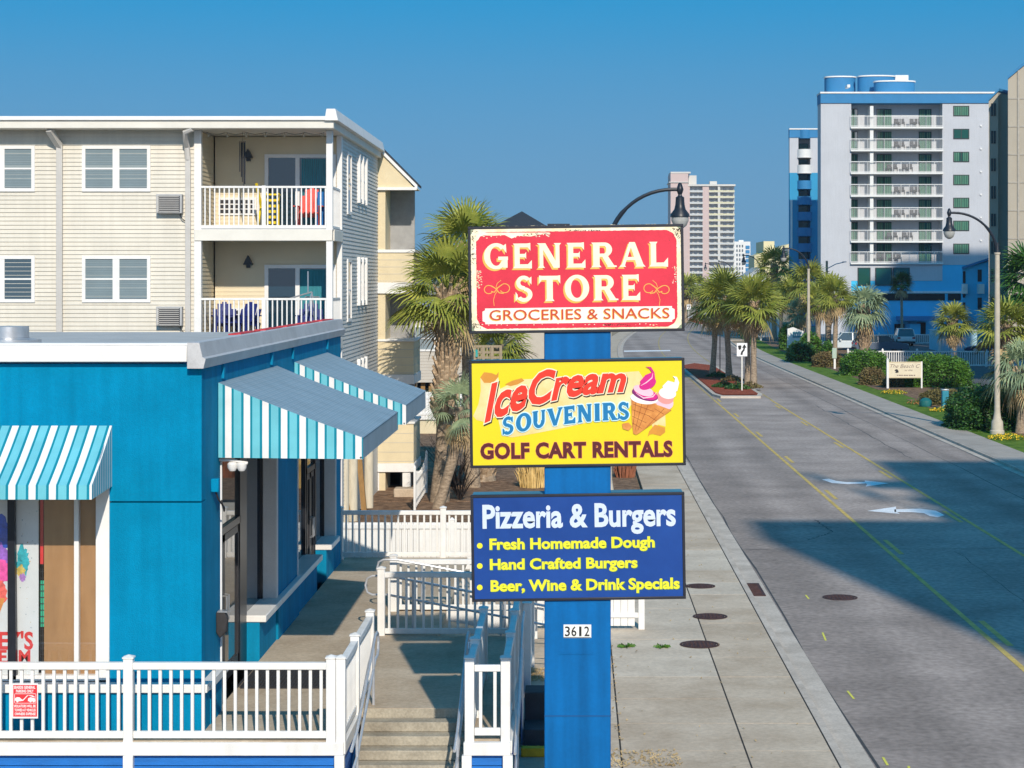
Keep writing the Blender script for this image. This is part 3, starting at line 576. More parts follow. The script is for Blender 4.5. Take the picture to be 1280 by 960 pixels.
m = MB(); ribbon(m, [A(*p) for p in ((985, 222), (1015, 205), (1045, 180), (1050, 155))], [.004, .012, .012, .003], face_y-.0142); ribbon(m, [A(*p) for p in ((960, 262), (1000, 288), (1050, 280), (1072, 255))], [.004, .014, .014, .004], face_y-.0142); flat('ice_highlight', m, palep, cab)
# --- pizzeria
sbl = mat('sign_royal_blue', (.004, .042, .22), .35, .06, .8, col2=(.01, .065, .3), fine=.02)
cab, _ = cabinet(589, 856.5, 617, 750.5, R(.85), sbl, 'bottom blue billboard with the pizzeria menu lines')
K3 = 4.174
def A(cx, cz):
    u, v = 570+cx/K3, 590+cz/K3; du, dv = u-722.75, v-683.7; c, s = cos(R(.85)), sin(R(.85)); return SX(722.75+du*c-dv*s), SZ(683.7+du*s+dv*c)
pale = mat('pale_blue_letter', (.6, .68, .82), .45, .04); yl = mat('yellow_letter', (.76, .74, .03), .45, .04); halo = mat('lime_edge', (.08, .22, .08), .5, .05)
def tl(s, px0, px1, base, top, mt, bold, back=None):
    (a, b), (c, d) = A(px0, base), (A(px1, base)[0], A(px0, top)[1])
    if back: m = MB(); letters(m, s, a+.004, c+.004, b-.004, d-.004, face_y-.0008, bold=bold+.014); flat('lettering_shadow', m, back, cab)
    m = MB(); letters(m, s, a, c, b, d, face_y-.0025, bold=bold); flat('lettering', m, mt, cab)
tl('Pizzeria & Burgers', 143, 1143, 291, 176, pale, .03)
for s_, a_, b_, c_, d_ in (('Fresh Homemade Dough', 178, 1034, 403, 350), ('Hand Crafted Burgers', 180, 944, 508, 456), ('Beer, Wine & Drink Specials', 184, 1164, 621, 567)):
    tl(s_, a_, b_, c_, d_, yl, .036, halo); m = MB(); p = A(124, (c_+d_)/2+8); disc(m, p[0], p[1], .032, .032, face_y-.0025); flat('bullet', m, yl, cab)
# ------------------------------------------------------------------ blue shop building
DZ = H-5.62           # deck level (.88)
WX = -4.68; WY = 24.0; BY = 38.2
shop = thing('shop_building', 'bright blue stucco shop with striped awnings beside the deck', 'shop', (-8.5, 31, 0))
zt = H-1.05
wz0, wz1 = H-5.0, H-2.62; wx0, wx1 = -9.6, -5.83
m = MB()   # front wall, around the shop window
m.box(wx1, WX, WY, WY+.25, H-2.765, zt); m.box(-13, wx1, WY, WY+.25, H-2.62, zt); m.box(wx1, WX, WY+.0, WY+.25, H-5.03, H-2.785); m.box(wx1, WX-.01, WY+.09, WY+.2, H-2.79, H-2.76)
m.box(-13, wx0, WY, WY+.25, H-5.03, H-2.62); m.build('front_wall', bluew, shop)
m = MB(); m.box(-13, WX+.05, WY-.10, WY+.3, DZ-.85, H-5.13); m.box(WX-.3, WX+.06, WY+.3, 25.05, DZ-.8, H-5.13); m.build('base_wall', bluew, shop)
m = MB(); m.box(-13, WX+.1, WY-.16, WY+.02, H-5.13, H-5.025); m.box(WX-.1, WX+.12, WY+.02, 25.25, H-5.13, H-5.025); m.build('window_sill', trim, shop, bevel=.008)
zo = H-2.2; ops = [(25.3, 30.0), (32.25, 37.3)]
m = MB(); m.T = SD(WX)
m.box(WY+.25, BY, -.3, 0, zo, zt); m.box(WY+.25, 25.3, -.3, 0, DZ-.8, zo); m.box(30.0, 32.25, -.3, 0, DZ-.8, zo); m.box(37.3, BY, -.3, 0, DZ-.8, zo)
m.build('side_wall', blues, shop)
m = MB(); m.box(-13, WX-.3, BY-.2, BY, 0, zt); m.box(-13, -12.8, WY+.25, BY, 0, zt); m.build('rear_wall', blues, shop)
for y in (25.35, 29.4, 31.6, 36.0): m = MB(); m.T = SD(WX); m.box(y, y+.12, 0, .035, zo+.9, zt-.02); m.build('wall_batten', blues, shop)   # slim stucco battens below the coping
m = MB(); m.box(-13, WX-.3, WY+.25, BY-.2, zt-.05, zt+.02); m.build('roof', mat('flat_roof_membrane', (.45, .45, .44), .8, .1, 1), shop)
m = MB(); m.box(-13, -4.84, WY-.12, WY+.2, H-1.02, H-.82); m.box(-13, -4.84, WY-.06, WY+.25, H-.82, H-.79); m.build('front_coping', trim, shop, bevel=.01)
m = MB(); m.prism([(WX-.15, WY-.15, H-1.1), (WX+.05, WY-.15, H-1.1), (WX+.08, WY-.15, H-.98), (WX+.04, WY-.15, H-.96), (WX-.0, WY-.15, H-.78), (WX-.15, WY-.15, H-.78)], (0, BY-WY+.28, 0)); m.build('side_coping', copper, shop)
for i in range(5):
    m = MB(); a = 27.5+i*2.2; m.prism([(WX-.3, a, H-.79), (WX-.12, a, H-.785), (WX-.12, a+1.7, H-.785), (WX-.3, a+1.7, H-.79)], (0, 0, .02)); m.build('red_cap_strip', redpl, shop)
# shop window on the front
m = MB(); m.box(wx1-.0, wx1+.0, WY, WY+.1, wz0, wz1)
fr = MB(); fr.box(-6.0, wx1, WY-.02, WY+.2, wz0, wz1); fr.box(wx0, wx1, WY-.02, WY+.2, wz1, wz1+.08); fr.box(PX(91.5, WY), PX(97.5, WY), WY+.03, WY+.12, wz0, wz1); fr.box(wx0, -6.0, WY+.02, WY+.2, wz0-.02, wz0+.05)
wn = fr.build('shop_window', trim, shop, bevel=.006)
Wp = lambda u: PX(u, WY+.1); Zp = lambda v: PZ(v, WY+.1)
m = MB(); m.prism([(Wp(12), WY+.02, wz0), (Wp(22.5), WY+.02, wz0), (Wp(20), WY+.02, wz1), (Wp(11.5), WY+.02, wz1)], (0, .07, 0)); m.build('black_mullion', black, wn)
m = MB(); m.quad((wx0, WY+.075, wz0), (-6.0, WY+.075, wz0), (-6.0, WY+.075, wz1), (wx0, WY+.075, wz1)); m.build('pane', clear_glass('shop_glass', .9), wn)
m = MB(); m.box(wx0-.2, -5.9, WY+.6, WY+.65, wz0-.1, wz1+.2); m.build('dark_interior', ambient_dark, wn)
brown = mat('brown_window_paper', (.3, .16, .065), .75, .15, 1.5, stretch=(3, 3, .6), col2=(.36, .2, .085))
m = MB(); m.box(Wp(54), Wp(92), WY+.14, WY+.15, wz0, wz1); m.box(Wp(97), Wp(121), WY+.14, WY+.15, wz0, wz1); m.build('brown_paper', brown, wn)
m = MB(); m.box(Wp(48.6), Wp(52.5), WY+.16, WY+.17, Zp(706), wz1); m.build('red_banner', mat('red_banner', (.6, .03, .03), .6), wn)
m = MB()
m.box(Wp(48), Wp(54), WY+.18, WY+.19, Zp(785), Zp(727)); m.build('green_panel', mat('green_panel', (.02, .5, .3), .6), wn)
m = MB()
for i in range(14): m.box(Wp(48), Wp(54), WY+.165, WY+.17, Zp(716+i*8), Zp(715.3+i*8))
for u in (49, 51.3, 53.4): m.box(Wp(u), Wp(u+.5), WY+.16, WY+.165, Zp(830), Zp(712))
m.build('wire_grid', dark, wn)
m = MB(); m.box(wx0, Wp(47.6), WY+.12, WY+.13, wz0, wz1); ps = m.build('ice_cream_poster', mat('poster_white', (.62, .65, .66), .5, .04), wn)
py_ = WY+.1185
def blob(nm, cx_, cz_, ru, rv_, c, k, n=40, wob=.12):
    r_ = random.Random(hash((cx_, cz_)) % 1000); m = MB(); m.poly([(Wp(cx_+ru*cos(2*pi*i/n)*(1+r_.uniform(-wob, wob))), py_-.0004*k, Zp(cz_+rv_*sin(2*pi*i/n)*(1+r_.uniform(-wob, wob)))) for i in range(n)])
    m.build(nm, mat('poster_ink_%d_%d_%d' % tuple(int(q*99) for q in c), c, .5, .35, 14, fine=.3), ps, recalc=False, smooth=False)
blob('scoop', -14, 668, 27, 29, (.01, .08, .5), 1); blob('scoop', -14, 700, 27, 24, (.3, .12, .55), 2); blob('scoop', -14, 715, 29, 18, (.75, .08, .35), 3); blob('scoop', -16, 742, 26, 22, (.8, .12, .1), 4)
m = MB(); m.poly([(Wp(-38), py_-.002, Zp(748)), (Wp(6), py_-.002, Zp(748)), (Wp(-14), py_-.002, Zp(802))]); m.build('poster_cone', conem, ps, recalc=False)
blob('paint_splash', 28, 702, 7.6, 20, (.02, .35, .42), 1, wob=.22); blob('paint_splash', 26, 714, 5.5, 7, (.55, .42, .1), 2, wob=.3); blob('paint_splash', 27.5, 722, 4, 5, (.4, .2, .55), 3, wob=.3)
for i in range(26): blob('ink_speck', rnd.uniform(24, 46), rnd.uniform(632, 786), rnd.uniform(.2, .9), rnd.uniform(.2, .9), ((.02, .1, .2), (.4, .25, .05), (.05, .3, .3))[i % 3], 1, 7)
postred = mat('poster_red_letter', (.62, .03, .03), .5, .05)
m = MB(); letters(m, "EY'S", Wp(-1), Wp(40.2), Zp(811.5), Zp(791), py_-.001, bold=.03); m.build('lettering', postred, ps, recalc=False, smooth=False)
m = MB(); letters(m, "EAM", Wp(-1), Wp(36.8), Zp(829), Zp(813.5), py_-.001, bold=.03); m.build('lettering', postred, ps, recalc=False, smooth=False)
# storefront recess on the side: frames, doors, low walls
def recess(a, b, doors, wins):
    for (p, q, r_) in wins:
        m = MB(); m.T = SD(WX); m.box(p, q, -.30, .03 if r_ else .0, DZ-.05, DZ+.56); m.build('low_wall', blues, shop)
        m = MB(); m.T = SD(WX); m.box(p-.02, q+.02, -.28, .1, DZ+.56, DZ+.66); m.build('window_sill', trim, shop, bevel=.01)
        w_ = MB(); w_.T = SD(WX)
        w_.box(p, p+.07, -.27, -.2, DZ+.66, zo); w_.box(q-.07, q, -.27, -.2, DZ+.66, zo); w_.box(p, q, -.27, -.2, zo-.08, zo); fr = w_.build('side_window', black, shop)
        w_ = MB(); w_.T = SD(WX); w_.box(p, q, -.25, -.24, DZ+.6, zo); w_.build('pane', bluegl, fr)
    for (p, q) in doors:
        d = MB(); d.T = SD(WX); t_ = .06
        d.box(p, p+t_, -.27, -.19, DZ, zo); d.box(q-t_, q, -.27, -.19, DZ, zo); d.box(p, q, -.27, -.19, DZ+2.1, DZ+2.2); d.box(p, q, -.27, -.19, zo-.08, zo)
        fr = d.build('glass_door', black, shop)
        d = MB(); d.T = SD(WX); mid = (p+q)/2
        for (s0, s1) in ((p+t_, mid-.01), (mid+.01, q-t_)):
            d.box(s0, s0+.09, -.25, -.205, DZ+.02, DZ+2.08); d.box(s1-.09, s1, -.25, -.205, DZ+.02, DZ+2.08); d.box(s0, s1, -.25, -.205, DZ+.02, DZ+.22); d.box(s0, s1, -.25, -.205, DZ+1.98, DZ+2.08)
        d.build('door_leaf', dark, fr)
        d = MB(); d.T = SD(WX); d.box(p, q, -.24, -.23, DZ, zo); d.build('pane', glass('reflecting_door_glass', (.12, .1, .085), .9, .02), fr)
        d = MB(); d.T = SD(WX); d.tube([(mid-.08, -.21, DZ+.9), (mid-.08, -.15, DZ+.9), (mid-.08, -.15, DZ+1.25), (mid-.08, -.21, DZ+1.25)], .013); d.tube([(mid+.08, -.21, DZ+.9), (mid+.08, -.15, DZ+.9), (mid+.08, -.15, DZ+1.25), (mid+.08, -.21, DZ+1.25)], .013); d.build('handle', steel, fr)
    d = MB(); d.T = SD(WX); d.box(b-.06, b+.0, -.27, .015, DZ+(.66), zo); d.box(b, b+.03, -.0, .02, DZ+.66, zo); d.box(a-.04, a, -.02, .02, DZ+.0, zo); d.box(a, b, -.0, .02, zo-.0, zo+.05); d.build('opening_trim', trim, shop)
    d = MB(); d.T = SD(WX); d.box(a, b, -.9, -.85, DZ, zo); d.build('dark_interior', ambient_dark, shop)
recess(25.3, 30.0, [(25.35, 27.9)], [(28.4, 29.94, 0)])
recess(32.25, 37.3, [(34.75, 35.9)], [(32.3, 34.7, 0), (36.0, 37.24, 0)])
m = MB(); m.T = SD(WX); m.box(27.9, 28.4, -.27, -.19, DZ, zo); m.build('door_jamb', black, shop)
m = MB(); m.T = SD(WX); m.box(30.0, 32.25, 0, .03, DZ-.05, DZ+.56); m.build('low_wall', blues, shop)
m = MB(); m.T = SD(WX); m.box(30.0, 32.25, 0, .1, DZ+.56, DZ+.66); m.build('window_sill', trim, shop, bevel=.01)
# things fixed by the door
t = thing('flood_light', 'white twin flood light under the near awning corner', 'light', (-4.6, 25.2, H-2.45)); m = MB()
for dx in (0, .12):
    m.lathe([(.001, -.065), (.04, -.06), (.064, -.02), (.068, .03), (.045, .055), (.001, .06)], (-4.5+dx, 25.15, H-2.44), 12)
m.build('lamp_head', trim, t); m = MB(); m.tube([(-4.68, 25.2, H-2.36), (-4.5, 25.16, H-2.36), (-4.3, 25.15, H-2.4)], .02); m.build('bracket', trim, t)
t = thing('junction_box', 'small blue junction box with a hanging wire on the blue corner', 'junction box', (-4.62, 24.75, H-2.6)); m = MB(); m.box(-4.68, -4.58, 24.6, 24.72, H-2.72, H-2.55); m.build('box', bluew, t, bevel=.01)
m = MB(); m.tube([(-4.63, 24.66, H-2.72), (-4.6, 24.7, H-2.82), (-4.56, 24.9, H-2.95), (-4.6, 25.1, H-3.02), (-4.66, 25.25, H-2.9)], .012, 6); m.build('wire', blackr, t)
t = thing('wall_ashtray', 'black smokers receptacle fixed beside the glass door', 'ashtray', (-4.6, 25.15, DZ+1.1)); m = MB(); m.prism([(-4.68, 24.95, DZ+1.04), (-4.63, 24.95, DZ+.96), (-4.55, 24.95, DZ+1.04), (-4.53, 24.95, DZ+1.22), (-4.57, 24.95, DZ+1.3), (-4.68, 24.95, DZ+1.3)], (0, .12, 0)); m.build('body', blackr, t, bevel=.015)
m = MB(); m.box(-4.66, -4.53, 24.94, 25.08, DZ+1.3, DZ+1.315); m.build('lid', steel, t)
# ------------------------------------------------------------------ awnings
def awning_side(nm, y0, y1, zw, zf, zb, pr, lab, zend):
    t = thing(nm, lab, 'awning', (WX, (y0+y1)/2, zw), 'striped awnings over the deck'); xo = WX+pr
    top = [(WX+.01, y0, zw), (xo, y0, zf), (xo, y1, zf), (WX+.01, y1, zw)]
    m = MB(); n = 30   # slope with seams running along the wall, gently sagging between frames
    sl_ = math.hypot(pr, zw-zf)
    for i in range(n):
        a, b = i/n, (i+1)/n
        def P_(f, y): return (WX+.01+pr*f, y, zw+(zf-zw)*f-.02*sin(pi*f))
        for k in range(6):
            ya, yb = y0+(y1-y0)*k/6, y0+(y1-y0)*(k+1)/6
            m.quad(P_(a, ya), P_(b, ya), P_(b, yb), P_(a, yb), [(a*sl_, 0), (b*sl_, 0), (b*sl_, 1), (a*sl_, 1)])
    m.quad((xo, y0, zf), (xo, y1, zf), (xo+.004, y1, zb), (xo+.004, y0, zb), [(0, 0), (y1-y0, 0), (y1-y0, 1), (0, 1)])
    m.build('canopy', ribbed, t, smooth=False)
    m = MB(); n = 40
    for (yy, s_) in ((y0, 0), (y1, 0)):
        for i in range(n):
            a, b = i/n, (i+1)/n
            q = lambda f: WX+.01+pr*f
            zt_ = lambda f: zw+(zf-zw)*f-.02*sin(pi*f)
            zz = lambda f: zend+(zb-zend)*f
            m.quad((q(a), yy, zz(a)), (q(b), yy, zz(b)), (q(b), yy, zt_(b)), (q(a), yy, zt_(a)), [(a*pr+.155, 0), (b*pr+.155, 0), (b*pr+.155, 1), (a*pr+.155, 1)])
        m.build('end_panel', stripes, t, smooth=False); m = MB()
    m = MB(); r_ = .014
    for yy in (y0+.02, (y0+y1)/2, y1-.02): m.tube([(WX+.02, yy, zw-.03), (xo-.02, yy, zf-.03), (xo-.02, yy, zb+.02), (WX+.02, yy, zend+.02)], r_, 6)
    m.tube([(xo-.02, y0, zb+.02), (xo-.02, y1, zb+.02)], r_, 6); m.tube([(WX+.02, y0+.02, zw-.03), (WX+.02, y0+.02, zend)], r_, 6); m.build('frame', steel, t); return t
awning_side('awning', 25.07, 30.0, H-1.34, H-2.06, H-2.34, 1.89, 'nearer of the two deck awnings with long striped end panel', H-2.32)
awning_side('awning', 31.85, 36.1, H-1.36, H-2.08, H-2.40, 1.85, 'farther deck awning partly hidden behind the nearer one', H-2.4)
t = thing('awning', 'teal and white striped awning over the front shop window', 'awning', (-8, WY, H-1.82), 'striped awnings over the deck'); aw0 = WY-.005
m = MB(); ax0, ax1 = -9.9, -5.8; y1 = 23.0; n = 12
for i in range(n):
    for k in range(24):
        a, b = i/n, (i+1)/n; xa, xb = ax0+(ax1-ax0)*k/24, ax0+(ax1-ax0)*(k+1)/24
        P_ = lambda x, f: (x, aw0+(y1-aw0)*f, H-1.82-.64*f-.025*sin(pi*f)*(1 if 0 else 1))
        m.quad(P_(xa, a), P_(xb, a), P_(xb, b), P_(xa, b), [(xa+20.165, 0), (xb+20.165, 0), (xb+20.165, 1), (xa+20.165, 1)])
for k in range(24):
    xa, xb = ax0+(ax1-ax0)*k/24, ax0+(ax1-ax0)*(k+1)/24; m.quad((xa, y1, H-2.46), (xb, y1, H-2.46), (xb, y1-.005, H-2.63), (xa, y1-.005, H-2.63), [(xa+20.165, 0), (xb+20.165, 0), (xb+20.165, 1), (xa+20.165, 1)])
m.build('canopy', stripes, t, smooth=False)
for xx in (ax0, ax1):
  m = MB()
  for k in range(16):
    a, b = k/16, (k+1)/16; ya, yb = aw0+(y1-aw0)*a, aw0+(y1-aw0)*b
    m.quad((xx, ya, H-2.58-.05*a), (xx, yb, H-2.58-.05*b), (xx, yb, H-1.82-.64*b-.025*sin(pi*b)), (xx, ya, H-1.82-.64*a-.025*sin(pi*a)), [(a*2.2, 0), (b*2.2, 0), (b*2.2, 1), (a*2.2, 1)])
  m.build('end_panel', stripes, t, smooth=False)
m = MB()
for xx in (ax0+.03, ax1-.02, -7.8): m.tube([(xx, aw0, H-1.85), (xx, y1+.02, H-2.49), (xx, y1+.02, H-2.6), (xx, aw0, H-2.57)], .013, 6)
m.build('frame', steel, t)
t = thing('roof_vent', 'short metal exhaust vent on the flat shop roof', 'vent', (-9.6, 30, zt)); 
s_ = 2400/31; m = MB(); cx_ = PX(13, 31); r_ = 28/s_
m.lathe([(r_*.97, 0), (r_*.97, PZ(425, 31)-zt), (r_*1.32, PZ(424, 31)-zt)], (cx_, 31, zt), 28); m.lathe([(r_*1.05, PZ(431, 31)-zt), (r_*1.34, PZ(430, 31)-zt), (r_*1.34, PZ(424, 31)-zt), (r_*.85, PZ(422, 31)-zt)], (cx_, 31, zt), 28); m.build('flashing', steel, t)
m = MB(); m.lathe([(r_*.86, PZ(424, 31)-zt), (r_*.86, PZ(408, 31)-zt), (.001, PZ(407, 31)-zt)], (cx_-.02, 31, zt), 28); m.build('cap', steel, t)
# ------------------------------------------------------------------ deck, landing and stairs
dk = thing('deck', 'concrete floored deck with blue skirt and white band along the shop', 'deck', (-5, 27, 0))
m = MB(); m.box(-13, WX-.0, 23.42, WY-.1, DZ-.12, DZ-.004); m.box(WX-.0, -2.87, 23.42, 38.9, DZ-.12, DZ); m.box(-2.87, -1.36, 25.2, 30.3, DZ-.121, DZ-.001); m.box(-1.36, -.84, 23.5, 30.3, DZ-.12, DZ); m.box(-2.87, -2.2, 30.3, 38.9, DZ-.12, DZ); m.build('floor', deckc, dk)
m = MB()
m.box(-13, -2.83, 23.36, 23.42, DZ-.17, DZ-.012); m.box(-2.87, -2.81, 23.42, 26.9, DZ-.17, DZ-.012); m.box(-1.37, -.80, 23.36, 23.46, DZ-.17, DZ-.012); m.box(-.84, -.78, 23.46, 30.3, DZ-.17, DZ-.012); m.box(-3.15, -.8, 30.3, 30.36, DZ-.2, DZ-.06); m.build('band', white, dk, bevel=.008)
m = MB()
for i in range(7):
    z = DZ-.175-i*.14
    m.box(-13, -2.9, 23.44, 23.48, z-.13, z); m.box(-2.90, -2.86, 23.48, 26.9, z-.13, z); m.box(-1.3, -.86, 23.44, 23.48, z-.13, z); m.box(-.88, -.84, 23.48, 30.2, z-.13, z)
m.build('skirt', skirt, dk)
for x in (PX(161, 23.4), -2.88, -1.33, -.83): m = MB(); m.box(x-.06, x+.06, 23.34, 23.44, 0, DZ-.17); m.build('skirt_post', white, dk, bevel=.006)
stp = thing('stairs', 'weathered concrete steps rising from the pavement to the landing', 'stairs', (-2, 24.5, 0)); m = MB(); n = 7; rz = DZ/n
for i in range(n): m.box(-2.8, -1.38, 25.2-.24*(i+1)-.02, 25.2-.24*i, max(-.02, DZ-rz*(i+2)+.0), DZ-rz*(i+1)) if i < n-1 else None
m.build('tread', stepc, stp, bevel=.012)
m = MB()
for i in range(n): m.box(-2.8, -1.38, 25.2-.24*i-.004, 25.2-.24*i+.05, DZ-rz*(i+1)+.0, DZ-rz*i-.006)
m.build('riser', stepc, stp)
m = MB(); m.box(-1.36, .35, 18, 30.2, -.02, .1); st(m.build('pavement_before_the_steps', concrete))
# yellow kerb and dark wooden steps right of the railing
t = thing('side_steps', 'dark wooden side steps between the ramp railing and the blue pole', 'steps', (-.5, 28, 0)); m = MB()
m.box(-.72, -.38, 26.9, 27.4, .1, .72); m.box(-.72, -.05, 26.3, 26.9, .1, .34); m.box(-.72, -.1, 27.4, 28.0, .1, .5); m.build('step', mat('dark_painted_steps', (.05, .055, .065), .8, .2, 4, fine=.15), t, bevel=.01)
m = MB(); m.box(-.74, .1, 25.75, 25.9, .1, .22); tag(m.build('yellow_kerb', mat('yellow_kerb_paint', (.7, .42, .02), .7, .15, 6), bevel=.015), 'yellow painted kerb stone at the foot of the side steps', 'kerb')
# ------------------------------------------------------------------ white railings
RH = .95
bal_me = None
def railing(lab, p0, p1, zbase=DZ, posts=(0, 1), mids=(), slope=0.0, grp='white vinyl railings of the deck', h=RH, sp=.128, under=.025, mt=None, postw=.115, zs=0.0):
    """posts at fractions of the run; baluster spacing sp"""
    mt = mt or white; a = Vector((p0[0], p0[1], 0)); b = Vector((p1[0], p1[1], 0)); d = (b-a); Lh = d.length; ang = math.atan2(d.y, d.x)
    t = thing('railing', lab, 'railing', (a.x, a.y, zbase), grp, rotz=ang); o = org[t.name]; org[t.name] = Vector((0, 0, 0))
    zf = lambda x: slope*x
    ps = sorted(set(list(posts)+list(mids)))
    for f in ps:
        x = f*Lh; m = MB(); w_ = postw/2; z = zf(x); m.box(x-w_, x+w_, -w_, w_, z-.16, z+h+.05)
        m.prism([(x-w_-.012, -w_-.012, z+h+.05), (x+w_+.012, -w_-.012, z+h+.05), (x+w_+.012, w_+.012, z+h+.05), (x-w_-.012, w_+.012, z+h+.05)], (0, 0, .018)); m.add([(x-w_-.012, -w_-.012, z+h+.068), (x+w_+.012, -w_-.012, z+h+.068), (x+w_+.012, w_+.012, z+h+.068), (x-w_-.012, w_+.012, z+h+.068), (x, 0, z+h+.098)], [(0, 1, 4), (1, 2, 4), (2, 3, 4), (3, 0, 4)])
        m.build('post', mt, t, bevel=.006)
    for f0, f1 in zip(ps, ps[1:]):
        x0, x1 = f0*Lh+postw/2, f1*Lh-postw/2
        for (z0_, z1_, w_, nm) in ((h-.085, h, .045, 'top_rail'), (under, under+.085, .03, 'bottom_rail')):
            m = MB(); m.prism([(x0, -w_, zf(x0)+z0_), (x0, w_, zf(x0)+z0_), (x0, w_, zf(x0)+z1_), (x0, -w_, zf(x0)+z1_)], (x1-x0, 0, zf(x1)-zf(x0))); m.build(nm, mt, t, bevel=.008)
        n = max(1, int((x1-x0)/sp)); first = None
        for i in range(n):
            x = x0+(i+.5)*(x1-x0)/n
            if first is None:
                m = MB(); m.box(-.019, .019, -.019, .019, under+.07, h-.07); first = m.build('baluster', mt, t, bevel=.004); first.location = (x, 0, zf(x))
            else:
                c = first.copy(); C.objects.link(c); c.parent = t; c.location = (x, 0, zf(x))
    org[t.name] = o; return t
Yf = 23.46
railing('long white railing along the front edge of the deck', (-9.0, Yf), (-2.99, Yf), posts=(0, (PX(161, Yf)+9.0)/6.01, 1))
railing('short white railing on the left side of the stairs', (-2.87, Yf), (-2.87, 26.75), posts=(0, 1), mids=(.45,))
railing('white railing across the landing behind the steps', (-3.08, 30.38), (-.93, 30.38), posts=(0, 1), h=1.0)
railing('white railing along the left side of the narrow centre walk', (-1.30, Yf), (-1.30, 27.0), posts=(0, 1), mids=(.35,))
railing('white railing along the right side of the narrow centre walk', (-.86, Yf), (-.86, 30.2), posts=(0, .5, 1), mids=(.25,))
t = railing('small two baluster gate panel closing the centre walk', (-1.30, Yf-.001), (-.86, Yf-.001), posts=(), mids=(), sp=.128) if 0 else None
t = thing('railing', 'small two baluster panel closing the front of the centre walk', 'railing', (-1.08, Yf, DZ), 'white vinyl railings of the deck')
m = MB(); m.box(-1.24, -.92, Yf-.03, Yf+.03, DZ+.84, DZ+.92); m.build('top_rail', white, t, bevel=.006); m = MB(); m.box(-1.24, -.92, Yf-.03, Yf+.03, DZ+.06, DZ+.15); m.build('bottom_rail', white, t, bevel=.006)
for x in (-1.165, -.99): m = MB(); m.box(x-.02, x+.02, Yf-.02, Yf+.02, DZ+.15, DZ+.84); m.build('baluster', white, t, bevel=.004)
railing('white railing along the far edge of the deck', (-4.78, 38.9), (-.6, 38.9), posts=(0, .5, 1), mids=())
railing('level white railing between the two runs of the ramp', (-3.1, 32.6), (-.6, 32.6), posts=(0, 1), h=.88)
railing('outer railing of the ramp beside the white gate fence', (-.72, 28.2), (-.72, 33.0), posts=(0, .5, 1), zbase=.5, h=1.2)
# ramp beyond the landing railing
rp = thing('ramp', 'concrete access ramp sloping down behind the landing railing', 'ramp', (-1.9, 31.5, 0)); m = MB()
m.prism([(-3.0, 30.45, DZ), (-.75, 30.45, .45), (-.75, 30.45, .3), (-3.0, 30.45, .3)], (0, 2.1, 0)); m.build('slab', deckc, rp)
m = MB(); m.box(-3.0, -.75, 32.62, 32.7, .1, DZ); m.build('side_board', whitep, rp); m = MB(); m.box(-3.0, -.8, 30.42, 30.45, .05, .74); m.build('side_board', whitep, rp)
def piperail(lab, pts, grp='metal pipe handrails', mt=pipe):
    t = thing('handrail', lab, 'handrail', tuple(pts[0][0]), grp)
    for p in pts: m = MB(); m.tube(p, .019, 8); m.build('pipe', mt, t)
    return t
def ramprail(lab, y):
    z = lambda x: DZ+(x+3.0)*(.45-DZ)/2.25
    a, b = -3.0, -.1
    lp = lambda h: z(a)+h
    loop = [(b, y, z(b)+.9), (a, y, z(a)+.9), (a-.25, y, z(a)+.9), (a-.33, y, z(a)+.86), (a-.36, y, z(a)+.75), (a-.33, y, z(a)+.64), (a-.25, y, z(a)+.6), (a, y, z(a)+.6), (b, y, z(b)+.6)]
    piperail(lab, [loop, [(-2.6, y, z(-2.6)), (-2.6, y, z(-2.6)+.9)], [(-1.2, y, z(-1.2)), (-1.2, y, z(-1.2)+.9)]])
ramprail('looped pipe handrail on the near side of the ramp', 30.62); ramprail('looped pipe handrail on the far side of the ramp', 32.4)
def stairrail(lab, x):
    zt_, zb_ = DZ+.88, .88; y0, y1 = 25.9, 23.5
    piperail(lab, [[(x, y0-.3, DZ+.55), (x, y0, DZ+.56), (x, y0+.1, DZ+.62), (x, y0+.13, DZ+.72), (x, y0+.08, DZ+.83), (x, y0-.05, DZ+.88), (x, y0-.3, DZ+.87), (x, y1, zb_+.1), (x, y1-.6, zb_)], [(x, y0-.3, DZ+.55), (x, y1, zb_-.22), (x, y1-.6, zb_-.3)], [(x, 25.4, DZ-.1), (x, 25.4, DZ+.8)], [(x, 23.5, .1), (x, 23.5, .95)]])
stairrail('pipe handrail up the left side of the concrete steps', -2.68); stairrail('pipe handrail up the right side of the concrete steps', -1.45)
piperail('sloping pipe handrail outside the right walk railing', [[(-.74, 23.3, .75), (-.74, 26.5, 1.75), (-.74, 27.3, 1.78)], [(-.74, 23.3, .45), (-.74, 26.5, 1.45)], [(-.74, 24.2, .1), (-.74, 24.2, 1.03)], [(-.74, 26.4, .1), (-.74, 26.4, 1.72)]])
t = thing('door_mat', 'dark ribbed door mat on the deck outside the glass door', 'mat', (-4, 27, DZ)); m = MB()
for i in range(26): m.box(PX(302, 26.9)+i*.046, PX(302, 26.9)+i*.046+.03, 26.45, 28.05, DZ+.001, DZ+.014)
m.box(-4.62, -4.62+26*.046, 26.4, 28.1, DZ-.0, DZ+.006); m.build('ribs', blackr, t)
